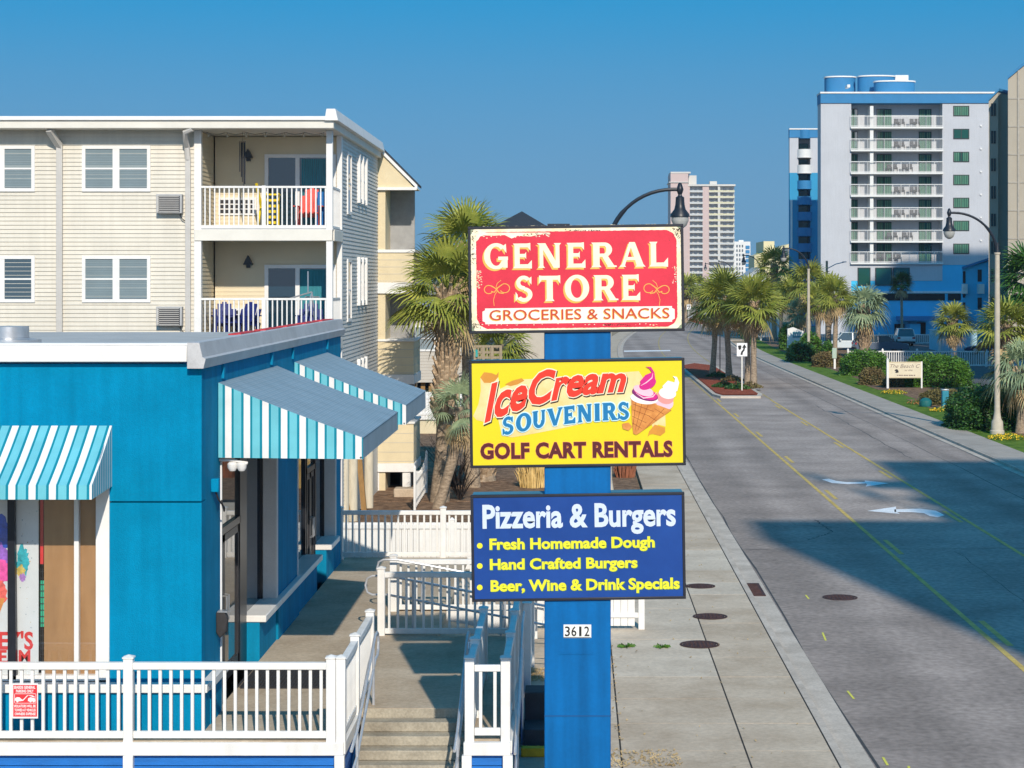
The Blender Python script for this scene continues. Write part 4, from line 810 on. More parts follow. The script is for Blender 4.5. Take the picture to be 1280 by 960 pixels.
# parking sign on the railing
t = thing('parking_sign', 'small red and white tow away sign wired to the front railing', 'sign', (PX(31, 23.4), 23.4, DZ+.5)); sy = 23.39; U = lambda c: PX(c/13.717, sy); V = lambda c: PZ(840+c/13.717, sy)
m = MB(); m.box(U(212), U(652), sy-.002, sy+.002, V(795), V(195)); pn = m.build('panel', mat('sign_white', (.82, .8, .8), .4, .03), t)
m = MB(); m.box(U(228), U(637), sy-.0035, sy-.0025, V(765), V(220)); flat('red_field', m, mat('parking_sign_red', (.7, .04, .05), .4, .05), pn)
swh = mat('sign_white_ink', (.84, .8, .8), .4, .03); m = MB()
for s_, a_, b_, c_, d_ in (('SEASIDE GENERAL', 240, 605, 284, 238), ('PARKING ONLY', 278, 575, 350, 304), ('VIOLATORS WILL BE', 240, 612, 604, 562), ('TOWED AT VEHICLES', 252, 612, 672, 630), ('OWNERS EXPENSE', 256, 612, 738, 696)): letters(m, s_, U(a_), U(b_), V(c_), V(d_), sy-.0045, bold=.03)
flat('lettering', m, swh, pn); m = MB(); yy = sy-.0045
for a_, b_, c_, d_ in ((248, 620, 368, 376), (248, 620, 530, 537), (248, 255, 368, 537), (613, 620, 368, 537)): m.box(U(a_), U(b_), yy, yy+.0005, V(d_), V(c_))
for pts in ([(256, 490), (258, 450), (290, 430), (335, 432), (368, 462), (392, 475), (470, 395), (482, 402), (400, 492), (340, 500)], [(480, 500), (484, 450), (525, 430), (600, 450), (612, 500)], [(470, 395), (560, 400), (600, 425), (590, 435), (520, 410)]): m.poly([(U(a_), yy, V(b_)) for a_, b_ in pts])
for c_ in (300, 525, 580): disc(m, U(c_), V(500), U(20)-U(0), U(20)-U(0), yy-.0004, 14)
flat('tow_pictogram', m, swh, pn)
# ------------------------------------------------------------------ vegetation builders
def palm(name, lab, x, y, h, rt, cr, seed, grp, boots=.0, n=42, mt=None, base=0.0, droop=.35, lean=(0, 0), nl=17, deadn=5, wid=1.0):
    """sabal palm: h = height of the crown centre, cr = crown radius, boots = fraction of trunk still covered with leaf bases"""
    r_ = random.Random(seed); mt = mt or frond; t = thing(name, lab, 'palm tree', (x, y, base), grp)
    m = MB(); pts = []; rs = []; k = 14
    for i in range(k+1):
        f = i/k; pts.append((x+lean[0]*(1-(1-f)**1.6)+.03*sin(f*5+seed), y+lean[1]*f, base-.1+(h+.1-base)*f)); rs.append(rt*(1.25-.3*min(1, f*4))*(1+r_.uniform(-.05, .05))*(1.0 if f < 1-boots or not boots else 1.12))
    m.tube(pts, rs, 12); m.build('trunk', bark, t)
    tx, ty = x+lean[0], y+lean[1]
    if boots:
        m = MB(); z = base+(h-base)*(1-boots); row = 0
        while z < h-.1:
            f = (z-base)/(h-base); cx_, cy_ = x+lean[0]*(1-(1-f)**1.6), y+lean[1]*f
            for j in range(7):
                a = 2*pi*(j+.5*(row % 2))/7+r_.uniform(-.1, .1); R0 = rt*1.0; R1 = rt*r_.uniform(1.35, 2.0); w_ = rt*.42
                ca, sa = cos(a), sin(a)
                m.prism([(cx_+R0*ca-w_*sa, cy_+R0*sa+w_*ca, z-.05), (cx_+R0*ca+w_*sa, cy_+R0*sa-w_*ca, z-.05), (cx_+R1*ca+w_*.45*sa, cy_+R1*sa-w_*.45*ca, z+rt*1.3), (cx_+R1*ca-w_*.45*sa, cy_+R1*sa+w_*.45*ca, z+rt*1.3)], (-.05*ca, -.05*sa, .05))
            z += rt*.55; row += 1
        m.build('leaf_bases', boot, t)
    m = MB()
    for i in range(n+deadn):
        isd = i >= n; m.m = 1 if isd else 0
        a = i*2.39996+r_.uniform(-.25, .25); f = (i+.5)/n; el = R(84-98*f+r_.uniform(-9, 9)) if not isd else R(r_.uniform(-65, -35))
        pl_ = cr*(.34+.16*r_.random()); Ln = cr*(.62+.12*r_.random())*(.8 if isd else 1)
        d = Vector((cos(a)*cos(el), sin(a)*cos(el), sin(el))); B = Vector((tx+rt*.5*cos(a), ty+rt*.5*sin(a), h-.25*cr*f+.05)); Q = B+d*pl_-Vector((0, 0, pl_*.12*cos(el)))
        fw = (d-Vector((0, 0, .35 if not isd else .8))).normalized(); s_ = fw.cross(Vector((0, 0, 1)))
        s_ = s_.normalized() if s_.length > .05 else Vector((1, 0, 0)); nn = s_.cross(fw)
        roll = r_.uniform(-.5, .5); s_, nn = s_*cos(roll)+nn*sin(roll), nn*cos(roll)-s_*sin(roll)
        pw = rt*.1+.012; m.quad(tuple(B-s_*pw), tuple(B+s_*pw), tuple(Q+s_*pw*.6), tuple(Q-s_*pw*.6))
        half = R(r_.uniform(88, 118)); da = 2*half/nl
        for k2 in range(nl):
            b = -half+(k2+.5)*da; L_ = Ln*(.72+.28*cos(b*.8))*r_.uniform(.9, 1.06); fold = -abs(sin(b))*.28
            dv = lambda q: (fw*cos(q)+s_*sin(q)+nn*fold).normalized()
            m1 = Q+dv(b-da*.5*wid)*L_*.36; m2 = Q+dv(b+da*.5*wid)*L_*.36; c_ = dv(b); wq = L_*.42*da*.28
            dp = droop*r_.uniform(.5, 1.4)
            e1 = Q+c_*L_*.74-Vector((0, 0, L_*dp*.16)); tip = Q+c_*L_*.97-Vector((0, 0, L_*dp*.5)); sd_ = (m2-m1).normalized()*wq
            vs = [tuple(Q), tuple(m1), tuple(m2), tuple(e1-sd_), tuple(e1+sd_), tuple(tip)]
            m.add(vs, [(0, 1, 2), (1, 3, 4, 2), (3, 5, 4)])
    m.build('crown', [mt, dead], t, recalc=False, smooth=False); return t
def leafmass(m, c, r, n, size, r_, shape=2.6, top=1.0):
    """leaf-sized faces through a thick shell of a rounded box"""
    for i in range(n):
        while True:
            u, v, w_ = r_.uniform(-1, 1), r_.uniform(-1, 1), r_.uniform(-.15, 1)
            q = (abs(u)**shape+abs(v)**shape+abs(w_)**shape)**(1/shape)
            if .2 < q: break
        bump_ = 1+.07*sin(u*9+c[0])*cos(v*8)+.05*sin(w_*11+u*5); k = r_.uniform(.86, 1.03)*bump_/q
        p = Vector((c[0]+u*k*r[0], c[1]+v*k*r[1], c[2]+max(0, w_*k)*r[2])); a = r_.uniform(0, 2*pi); b = r_.uniform(-.9, .9)
        d1 = Vector((cos(a), sin(a), b)).normalized()*size*r_.uniform(.6, 1.3); d2 = d1.cross(Vector((r_.uniform(-1, 1), r_.uniform(-1, 1), r_.uniform(-1, 1)))).normalized()*size*.45
        m.add([tuple(p-d1), tuple(p+d2), tuple(p+d1), tuple(p-d2)], [(0, 1, 2, 3)])
def hedge(lab, x, y, rx, ry, h, n, mt, seed, cat='hedge', name='hedge', size=.09, grp=None, base=.1):
    r_ = random.Random(seed); t = thing(name, lab, cat, (x, y, base), grp)
    m = MB(); k = 16; prof = []
    for i in range(9):
        f = i/8*.97; prof.append(((1-f**2.6)**(1/2.6)*.86, f*.88))
    for j in range(k): pass
    vs = []; fs = []
    for i, (r0, z0) in enumerate(prof):
        for j in range(k):
            a = 2*pi*j/k; ca, sa = cos(a), sin(a); q = (abs(ca)**2.6+abs(sa)**2.6)**(1/2.6); wv = 1+.07*sin(ca*9+x)*cos(sa*8); vs.append((x+rx*r0*ca/q*wv, y+ry*r0*sa/q*wv, base+h*z0))
    for i in range(8):
        for j in range(k): fs.append((i*k+j, i*k+(j+1) % k, (i+1)*k+(j+1) % k, (i+1)*k+j))
    fs.append(tuple(8*k+j for j in range(k))); m.add(vs, fs); m.build('inner_twigs', mat('inner_twigs', (.02, .03, .01), .9, .3), t)
    m = MB(); leafmass(m, (x, y, base), (rx, ry, h), n, size, r_); m.build('foliage', mt, t, recalc=False, smooth=False); return t
# ------------------------------------------------------------------ apartment building
AY = 48.0; XA = -6.1; AB = 59.0; AD = 49.8      # front plane, side plane, back end of the side wall, balcony back wall
ap = thing('apartment_building', 'cream clapboard apartment block with stacked balconies behind the blue shop', 'apartment building', (-10, 52, 0))
X_ = lambda u: PX(u, AY); Z_ = lambda v: PZ(v, AY); BX = X_(252)
m = MB(FR(AY)); siding(m, -18, BX-.05, 0, Z_(160), d=.024); m.build('front_wall', siding_m, ap, smooth=False)
m = MB(SD(XA)); siding(m, AD, AB, 0, H+4.02, d=.02); m.build('side_wall', siding_s, ap, smooth=False)
m = MB(); m.box(-18, XA-.1, AB-.1, AB, 0, Z_(155)); m.box(-18, -17.8, AY+.1, AB, 0, Z_(155)); m.build('rear_wall', siding_s, ap)
m = MB(FR(AD)); siding(m, BX, XA, 0, Z_(163)-.02); m.build('balcony_back_wall', mat('balcony_siding', (.7, .6, .42), .6, .04, 1.2), ap, smooth=False)
m = MB(); m.T = lambda u, o, z: (BX-.04+o, u, z); siding(m, AY, AD, 0, Z_(163)-.02); m.build('balcony_side_wall', mat('balcony_siding', (.7, .6, .42)), ap, smooth=False)
m = MB(); m.box(-18, XA+.12, AY-.62, AB, Z_(163), Z_(151)); m.build('roof_fascia', mat('fascia_offwhite', (.7, .67, .6), .5, .06, 2), ap, bevel=.02)
m = MB(); m.box(-18, XA+.17, AY-.68, AY-.5, Z_(153), Z_(148)); m.prism([(XA-.1, AY-.71, Z_(153.5)), (XA+.24, AY-.71, Z_(153.5)), (XA+.17, AY-.71, Z_(139)), (XA-.05, AY-.71, Z_(139))], (0, AB-AY+.6, 0)); m.build('roof_edge', trim, ap, bevel=.01)
m = MB(); m.box(-18, XA, AY-.5, AB, Z_(152), Z_(150.5)); m.build('roof_deck', mat('flat_roof_membrane'  , (.45, .45, .44)), ap)
m = MB(); m.box(BX-.18, BX+.0, AY-.06, AY+.12, 0, Z_(163)); m.box(XA-.14, XA+.02, AY-.06, AY+.1, 0, Z_(163)); m.box(XA-.1, XA+.04, AD-.08, AD+.1, 0, Z_(163)); m.build('corner_post', trim, ap, bevel=.01)
def awin(parts, face, a, b, z0, z1, nm='window', blinds=True, mull=(), gl=winglass):
    """double hung window in a wall; face is a transform (u, out, z)"""
    m = MB(face); t_ = .085
    m.box(a, b, 0, .05, z0, z0+t_); m.box(a, b, 0, .05, z1-t_, z1); m.box(a, a+t_, 0, .05, z0+t_, z1-t_); m.box(b-t_, b, 0, .05, z0+t_, z1-t_)
    for q in mull: m.box(q-t_, q+t_, 0, .045, z0+t_, z1-t_)
    zm = (z0+z1)/2; m.box(a+t_, b-t_, .01, .033, zm-.022, zm+.022)
    w_ = m.build(nm, trim, parts); m = MB(face); m.box(a+t_, b-t_, .004, .022, z0+t_, z1-t_); m.build('pane', gl, w_)
    if blinds:
        m = MB(face); k = int((z1-z0)/.05)
        for i in range(k):
            z = z0+t_+.02+i*(z1-z0-2*t_)/k; m.add([(a+t_, .0225, z), (b-t_, .0225, z), (b-t_, .026, z+.04), (a+t_, .026, z+.04)], [(0, 1, 2, 3)])
        m.build('blinds', blind, w_)
F_ = FR(AY)
for v0, v1 in ((182, 239.5), (319.5, 378)):
    awin(ap, F_, X_(103), X_(188.5), Z_(v1), Z_(v0), mull=(X_(145.5),)); awin(ap, F_, X_(-40), X_(44), Z_(v1), Z_(v0), mull=(X_(2),), blinds=v0 < 200)
awin(ap, F_, X_(103), X_(188.5), Z_(515), Z_(457), mull=(X_(145.5),))
for v0 in (243, 383):
    m = MB(); m.box(X_(197.5), X_(229.5), AY-.22, AY, Z_(v0+24), Z_(v0)); ac = m.build('air_conditioner', greyt, ap, bevel=.01)
    m = MB()
    for i in range(9): m.box(X_(200), X_(226), AY-.235, AY-.222, Z_(v0+22.5-i*2.4), Z_(v0+21.6-i*2.4))
    m.box(X_(199), X_(201), AY-.235, AY-.222, Z_(v0+23), Z_(v0+2)); m.build('grille', gutter, ac); m = MB(); m.box(X_(199), X_(227), AY-.2215, AY-.2205, Z_(v0+23), Z_(v0+2)); m.build('coil', dark, ac)
    m = MB(); m.tube([(X_(228), AY-.1, Z_(v0+20)), (X_(226), AY-.1, Z_(v0+27)), (X_(229), AY-.1, Z_(v0+31)), (X_(233), AY-.08, Z_(v0+34))], .012, 5); m.build('cord', blackr, ac)
for i, (u0, u1) in enumerate(((71.5, 79), (232.5, 239))):
    m = MB(); m.box(X_(u0), X_(u1), AY-.12, AY-.015, 0, Z_(182 if i == 0 else 196)); m.build('downspout', gutter, ap, bevel=.01)
    m = MB(); c = (X_(u0)+X_(u1))/2
    if i == 0: m.beam((c, AY-.07, Z_(183)), (c-.14, AY-.5, Z_(164)), .14)
    else: m.tube([(c, AY-.07, Z_(200)), (c-.02, AY-.1, Z_(184)), (c-.02, AY-.3, Z_(176)), (c+.02, AY-.5, Z_(167)), (c+.2, AY-.55, Z_(163))], .075, 8)
    m.build('downspout_elbow', gutter, ap)
# balcony floors, beams, doors
for k, (vr0, vr1, vb0, vb1) in enumerate(((232.5, 285, 287, 301), (372.5, 422, 424.5, 438), (510, 561, 563, 577))):
    m = MB(); m.box(BX-.14, XA+.04, AY-.05, AD, Z_(vb0), Z_(vr1)-.0); m.build('balcony_floor', greyt, ap)
    m = MB(); m.box(BX-.16, XA+.02, AY-.09, AY+.05, Z_(vb1), Z_(vb0)+.003); m.box(XA-.05, XA+.06, AY+.05, AD, Z_(vb1), Z_(vb0)+.003); m.box(BX, XA-.05, AY+.05, AD, Z_(vb1)+.02, Z_(vb1)+.05); m.build('balcony_beam', mat('beam_offwhite', (.74, .71, .64), .5, .05, 2), ap, bevel=.01)
    rz0, rz1 = Z_(vr1), Z_(vr0)
    rl = MB(); rl.box(BX, XA-.13, AY-.04, AY+.02, rz1-.05, rz1); rl.box(BX, XA-.13, AY-.035, AY+.015, rz0, rz0+.07); rl.box(X_(327.5), X_(332.5), AY-.045, AY+.025, rz0-.05, rz1+.01); rl.box(XA-.04, XA+.0, AY+.1, AD-.05, rz1-.05, rz1); rl.box(XA-.04, XA, AY+.1, AD-.05, rz0, rz0+.06)
    rail = rl.build('balcony_railing', white, ap); m = MB(); m.box(-.016, .016, -.016, .016, rz0+.06, rz1-.04); b0 = m.build('baluster', white, rail)
    n = 25; xs = [BX+.09+i*(XA-.15-BX-.1)/n for i in range(n+1)]; loc0 = b0.location.copy()
    pos = [(x, AY-.01) for x in xs if abs(x-X_(330)) > .07]+[(XA-.02, AY+.22+i*.135) for i in range(11)]
    b0.location = Vector((pos[0][0], pos[0][1], 0))-org[rail.name]+org[rail.name]  # b0's mesh is built about the railing origin
    bm_off = -org[rail.name]; b0.location = Vector((pos[0][0], pos[0][1], 0)); 
    for px_, py2 in pos[1:]:
        c = b0.copy(); C.objects.link(c); c.parent = rail; c.location = (px_, py2, 0)
    m = MB(FR(AD)); Xd = lambda u: PX(u, AD); Zd = lambda v: PZ(v, AD); a, b = Xd(331), XA-.12; z0, z1 = rz0+.05, PZ(193+k*138 if k < 2 else 469, AD)
    m.box(a, b, 0, .06, z1-.09, z1); m.box(a, a+.1, 0, .06, z0, z1-.09); m.box(b-.1, b, 0, .06, z0, z1-.09); mid = Xd(372.5); m.box(mid-.06, mid+.05, .01, .07, z0, z1-.09); m.box(a, b, 0, .05, z0, z0+.06)
    dr = m.build('sliding_door', trim, ap); m = MB(FR(AD)); m.box(a+.1, b-.1, .0, .03, z0+.06, z1-.09); m.build('pane', bluegl, dr)
    m = MB(FR(AD)); rr = random.Random(k+3)
    if k != 1:
        for i in range(14): u = mid+.1+i*(b-.2-mid)/14; m.box(u, u+.045, .031, .034+.004*rr.random(), z0+.1, z1-.12)
    else:
        for i in range(22): u = mid+.06+i*(b-.16-mid)/22; m.box(u, u+.05, .031, .034+.004*(i % 2), z0+.1, z1-.12)
    m.build('curtain', curtain, dr)
    if k < 2:
        m = MB(FR(AD)); c = Xd(311); zc = Zd(192 if k == 0 else 325); m.T = lambda u, o, z: (u, AD-o, z)
        m.prism([(c-.12, .02, zc-.12), (c+.12, .02, zc-.12), (c+.05, .02, zc+.03), (c, .02, zc+.12), (c-.05, .02, zc+.03)], (0, .16, 0)); m.box(c-.05, c+.05, 0, .1, zc-.2, zc-.12); m.build('wall_lamp', black, ap)
    lv = MB(FR(AD)); a, b = Xd(273.5), Xd(321 if k == 0 else 322); z0, z1 = Zd(269+k*138), Zd(247+k*138); lv.box(a, b, 0, .05, z0, z1); v_ = lv.build('air_conditioner', trim, ap)
    lv = MB(FR(AD))
    for i in range(7):
        for j in range(3): lv.box(a+.05+i*(b-a-.08)/7, a+.05+(i+.78)*(b-a-.08)/7, .05, .056, z0+.05+j*(z1-z0-.08)/3, z0+.05+(j+.75)*(z1-z0-.08)/3)
    lv.build('grille', dark, v_)
# side wall windows
S_ = SD(XA)
for dz in (0, -2.86, -5.7):
    awin(ap, S_, 51.0, 51.9, H+1.75+dz, H+3.42+dz, blinds=False); 
    awin(ap, S_, 53.5, 55.3, H+2.2+dz, H+3.45+dz, blinds=False, mull=(54.4,))
    for a in (53.42, 54.32, 55.22): m = MB(S_); m.box(a, a+.16, .0, .1, H+2.15+dz, H+3.5+dz); m.build('shutter', white, ap)
# stair bays at the far end of the side wall
SX_ = lambda u: PX(u, AB); SZ_ = lambda v: PZ(v, AB)
bx1 = SX_(517); top_, mid_ = SZ_(183), SZ_(234)
m = MB(); m.prism([(XA, AB, mid_), (bx1, AB, mid_), (XA, AB, top_)], (0, 2.6, 0)); m.build('lean_to_gable', tan, ap)
m = MB(); m.prism([(XA-.1, AB-.08, top_+.02), (XA-.1, AB-.08, top_+.14), (bx1+.12, AB-.08, mid_+.06), (bx1+.12, AB-.08, mid_-.06)], (0, .08, 0)); m.box(XA, bx1+.1, AB-.09, AB-.0, mid_-.09, mid_+.0); m.build('gable_rake', trim, ap)
m = MB(); m.prism([(XA-.1, AB, top_+.12), (bx1+.16, AB, mid_+.0), (bx1+.16, AB, mid_+.07), (XA-.1, AB, top_+.2)], (0, 1.0, 0)); m.build('lean_to_roof', shingle, ap)
m = MB(); m.box(XA, XA+.24, AB+.02, AB+2.3, 0, mid_-.01); m.build('bay_corner', tan, ap)
for v0, v1, v2, v3 in ((312, 316, 353, 367), (424, 427, 468, 480), (527, 530, 579, 590)):
    m = MB(); m.box(XA, bx1, AB, AB+2.4, SZ_(v2), SZ_(v1)); bb = m.build('bay_balcony', tan, ap)
    m = MB()
    for i in range(4):
        z = SZ_(v1)-(i+1)*(SZ_(v1)-SZ_(v2))/4.2; m.box(XA+.02, bx1+.006, AB-.006, AB+2.38, z-.006, z+.004)
    m.build('board_joint', greyt, bb); m = MB(); m.box(XA-.0, bx1+.03, AB-.05, AB+2.45, SZ_(v3), SZ_(v2)-.003); m.box(XA-.0, bx1+.04, AB-.04, AB+2.44, SZ_(v1)+.003, SZ_(v0)); m.build('white_band', trim, bb, bevel=.01)
m = MB(); m.box(PX(503, AB), PX(513, AB), AB, AB+.25, 0, SZ_(590)); m.box(PX(468, AB), PX(474, AB), AB, AB+.2, 0, SZ_(590)); m.build('bay_post', trim, ap, bevel=.01)
m = MB(); m.box(XA, bx1-.1, AB+1.6, AB+1.7, 0, SZ_(235)); m.build('bay_dark_wall', mat('bay_inner_wall', (.3, .3, .3), .8), ap)
WY2 = 64.0; xw = PX(513, WY2)
m = MB(FR(WY2)); siding(m, XA-.6, xw, 0, PZ(238, WY2)); m.build('far_wing_wall', siding_s, ap, smooth=False)
m = MB(); m.box(XA-3, xw+.03, WY2+.0, WY2+1, PZ(240, WY2), PZ(232, WY2)); m.box(xw-.14, xw+.04, WY2-.05, WY2+.1, 0, PZ(238, WY2)); m.box(XA-1, xw, WY2+.1, WY2+1, 0, PZ(240, WY2)); m.build('far_wing_trim', trim, ap)
m = MB(SD(xw)); siding(m, WY2+.1, WY2+1, 0, PZ(240, WY2)); m.build('far_wing_side', siding_s, ap, smooth=False)
for dz in (0, -2.86): awin(ap, FR(WY2), PX(494, WY2), PX(501, WY2), PZ(271, WY2)+dz, PZ(237, WY2)+dz, blinds=False)
# piles under the building
for i, (u, Y, r_) in enumerate(((431, 50.5, .11), (441, 51.5, .13), (461, 54.5, .13), (452, 57, .13))):
    m = MB(); x = PX(u, Y); m.tube([(x, Y, -.1), (x, Y, PZ(540, Y))], r_, 12); tag(m.build('piling', pile, origin=(x, Y, 0)), ('pale round piling closest to the deck railing', 'pale round piling second from the shop corner', 'pale round piling beside the tan stair bay', 'pale round piling behind the others under the flats')[i], 'piling', 'pilings under the flats')
for i, (u0, v0, u1, v1, Y) in enumerate(((423, 590, 436, 640, 51), (448, 560, 457, 640, 53))):
    m = MB(); m.beam((PX(u0, Y), Y, PZ(v0, Y)), (PX(u1, Y), Y-.3, max(0, PZ(v1, Y))), .14); tag(m.build('brace', brownw, origin=(PX(u1, Y), Y, 0)), ('brown slanting timber brace nearest the shop', 'brown slanting timber brace between the pilings')[i], 'timber brace', 'braces under the flats')
t = thing('storage_box', 'blue storage box in the shade under the stair bay', 'storage box', (PX(487, 61), 61, 0)); m = MB(); m.box(PX(478, 61), PX(503, 61), 60.6, 61.6, 0, .75); m.build('body', mat('blue_plastic', (.01, .12, .32), .5, .1), t, bevel=.03); m = MB(); m.box(PX(477, 61), PX(504, 61), 60.5, 61.7, .75, .83); m.build('lid', mat('blue_lid', (.02, .2, .45), .5), t, bevel=.02)
t = thing('gas_tank', 'round grey tank beside the blue storage box', 'tank', (PX(494, 62.5), 62.5, 0)); m = MB(); m.lathe([(.001, 0), (.33, .0), (.35, .1), (.35, 1.15), (.2, 1.3), (.001, 1.32)], (PX(494, 62.5), 62.5, 0), 18); m.build('body', steel, t); m = MB(); m.lathe([(.08, 1.3), (.08, 1.45), (.001, 1.45)], (PX(494, 62.5), 62.5, 0), 10); m.build('valve', dark, t)
m = MB(); m.box(PX(493, 57.5), PX(521, 57.5), 57.2, 57.8, 0, .28); tag(m.build('concrete_block', concrete, bevel=.04), 'long grey concrete block on the mulch before the stair bay', 'concrete block')
# balcony furniture
def chair(name, lab, x, y, z, mt, w_=.7, tall=1.0, rot=0.0, seat_h=.36, grp='balcony chairs'):
    t = thing(name, lab, 'chair', (x, y, z), grp, rotz=rot); org[t.name] = Vector((0, 0, 0))
    m = MB(); m.prism([(-w_*.36, -.25, seat_h+.03), (w_*.36, -.25, seat_h+.03), (w_*.36, .22, seat_h-.06), (-w_*.36, .22, seat_h-.06)], (0, 0, .03)); m.build('seat', mt, t)
    m = MB()
    for i in range(5):
        a = -w_*.34+i*w_*.17; hh = tall*(1-.05*(i-2)**2); m.prism([(a-w_*.075, .2, seat_h-.05), (a+w_*.075, .2, seat_h-.05), (a+w_*.085, .42, hh), (a-w_*.085, .42, hh)], (0, .025, 0))
    m.box(-w_*.4, w_*.4, .27, .31, seat_h+.1, seat_h+.17); m.build('backrest', mt, t)
    for s_ in (-1, 1):
        m = MB(); m.box(s_*w_*.46-.06, s_*w_*.46+.06, -.32, .34, seat_h+.2, seat_h+.225); m.build('armrest', mt, t)
        for (yy, hh) in ((-.26, seat_h+.2), (.24, seat_h+.2)): m = MB(); m.box(s_*w_*.42-.025, s_*w_*.42+.025, yy-.05, yy+.05, 0, hh); m.build('leg', mt, t)
    return t
zb1 = Z_(285); zb2 = Z_(424)
redc = mat('red_chair_plastic', (.68, .07, .05), .5, .1); yelc = mat('yellow_chair_paint', (.75, .55, .01), .5, .1); navy = mat('navy_chair', (.008, .02, .16), .6, .2)
chair('adirondack_chair', 'red slatted adirondack chair on the upper balcony', PX(387, 48.9), 48.9, zb1, redc, tall=1.08, w_=.68)
t = thing('bar_chair', 'tall yellow wooden folding chair on the upper balcony', 'chair', (PX(335, 48.8), 48.8, zb1)); m = MB(); c = PX(336, 48.8)
for a, b in (((c-.3, 48.7, zb1+1.15), (c-.12, 49.1, zb1)), ((c-.16, 49.2, zb1+1.1), (c-.26, 48.6, zb1))): m.beam(a, b, .05)
m.build('frame', yelc, t)
for i in range(5): m = MB(); m.box(c-.02, c+.27, 48.6, 48.64, zb1+.12+i*.14, zb1+.19+i*.14); m.build('rung', yelc, t)
for x in (c-.02, c+.27):
    m = MB(); m.box(x-.025, x+.025, 48.58, 48.66, zb1, zb1+.9); m.build('leg', yelc, t)
m = MB(); m.box(c-.04, c+.3, 48.45, 48.8, zb1+.84, zb1+.88); m.build('seat', yelc, t)
m = MB(); m.box(PX(397, 49), PX(406, 49), 48.95, 49.05, zb1, zb1+.95); m.box(PX(397, 49), PX(406, 49), 48.7, 48.95, zb1+.38, zb1+.44); m.box(PX(397, 49), PX(399, 49), 48.7, 48.74, zb1, zb1+.38); m.box(PX(404, 49), PX(406, 49), 48.7, 48.74, zb1, zb1+.38); tag(m.build('deck_chair', mat('bright_blue_cloth', (.01, .14, .4), .7)), 'bright blue chair at the right end of the upper balcony', 'chair', 'balcony chairs')
for i, u in enumerate((283, 303, 388)): chair('deck_chair', ('navy blue chair at the left end of the lower balcony', 'navy blue chair, second from the left on the lower balcony', 'navy blue chair at the right end of the lower balcony')[i], PX(u, 48.9), 48.9, zb2, navy, tall=.92, rot=(.3, -.4, .1)[i])
t = thing('folding_dryer', 'grey metal folding rack leaning on the lower balcony rail', 'drying rack', (PX(385, 48.5), 48.5, zb2)); m = MB(); c = PX(385, 48.4)
for a, b in (((c-.55, 48.2, zb2+.98), (c+.1, 48.4, zb2+1.18)), ((c+.1, 48.4, zb2+1.18), (c+.2, 48.5, zb2)), ((c+.1, 48.4, zb2+1.18), (c-.15, 48.3, zb2)), ((c-.1, 48.6, zb2+1.05), (c+.3, 48.3, zb2+1.05)), ((c+.0, 48.4, zb2+1.18), (c+.0, 48.4, zb2+1.7))): m.tube([a, b], .02, 6)
m.build('frame', steel, t)
t = thing('wind_chime', 'long dark wind chime hanging under the balcony ceiling', 'wind chime', (PX(303, 48.4), 48.4, Z_(165))); m = MB()
for i in range(5): a = PX(299.8+i*1.6, 48.4); ln = .75+.13*i*(1 if i < 4 else .6); m.tube([(a, 48.4+(i % 2)*.04, Z_(176)), (a, 48.4+(i % 2)*.04, Z_(176)-ln)], .014, 6)
m.build('tubes', dark, t); m = MB(); m.lathe([(.001, 0), (.09, 0), (.09, -.03), (.001, -.03)], (PX(303, 48.4), 48.4, Z_(175)), 12); m.tube([(PX(303, 48.4), 48.4, Z_(175)), (PX(303, 48.4), 48.4, Z_(163))], .006, 4); m.build('top_disc', wood, t)
t = thing('string_lights', 'string of clear bulbs along the upper balcony ceiling', 'string lights', (BX, AY+.1, Z_(164))); m = MB(); pts = [(BX+.1+i*(XA-.3-BX)/24, AY+.12, Z_(165)-.05*abs(sin(i*pi/4))) for i in range(25)]; m.tube(pts, .006, 5); m.build('cable', blackr, t)
for i in range(7):
    x = BX+.15+i*(XA-.4-BX)/6; m = MB(); m.lathe([(.012, .07), (.022, .05), (.012, .045)], (x, AY+.12, Z_(169)), 8); m.lathe([(.012, .045), (.035, .0), (.02, -.035), (.001, -.045)], (x, AY+.12, Z_(169)), 10); m.tube([(x, AY+.12, Z_(169)+.05), (x, AY+.12, Z_(165))], .006, 4); m.build('bulb', mat('bulb_glass', (.5, .45, .35), .1, .1), t)
# ------------------------------------------------------------------ yard behind the deck: fences, palms, house
def board_fence(lab, x0, x1, y, top, b=0.0, grp='white vinyl fences', bw=.13, rails=(.25, .8)):
    t = thing('board_fence', lab, 'fence', ((x0+x1)/2, y, b), grp); n = int((x1-x0)/bw); first = None
    m = MB()
    for i in range(n): m.box(x0+i*bw+.004, x0+(i+1)*bw-.004, y, y+.022, b+.06, top)
    m.build('boards', white, t)
    m = MB()
    for f in rails: z = b+(top-b)*f; m.box(x0, x1, y-.03, y-.002, z-.045, z+.045)
    m.build('rail', white, t); k = max(1, round((x1-x0)/2.4))
    for i in range(k+1): x = x0+(x1-x0)*i/k; m = MB(); m.box(x-.055, x+.055, y-.045, y+.06, b, top+.06); m.add([(x-.065, y-.055, top+.06), (x+.065, y-.055, top+.06), (x+.065, y+.07, top+.06), (x-.065, y+.07, top+.06), (x, y, top+.12)], [(0, 1, 4), (1, 2, 4), (2, 3, 4), (3, 0, 4)]); m.build('post', white, t)
    return t
board_fence('white board gate fence behind the blue sign pole', -1.0, 1.2, 35.2, 1.15, b=.1)
board_fence('low white board fence beyond the deck railing', -5.3, -.2, 42.6, 1.12, rails=(.12, .92))
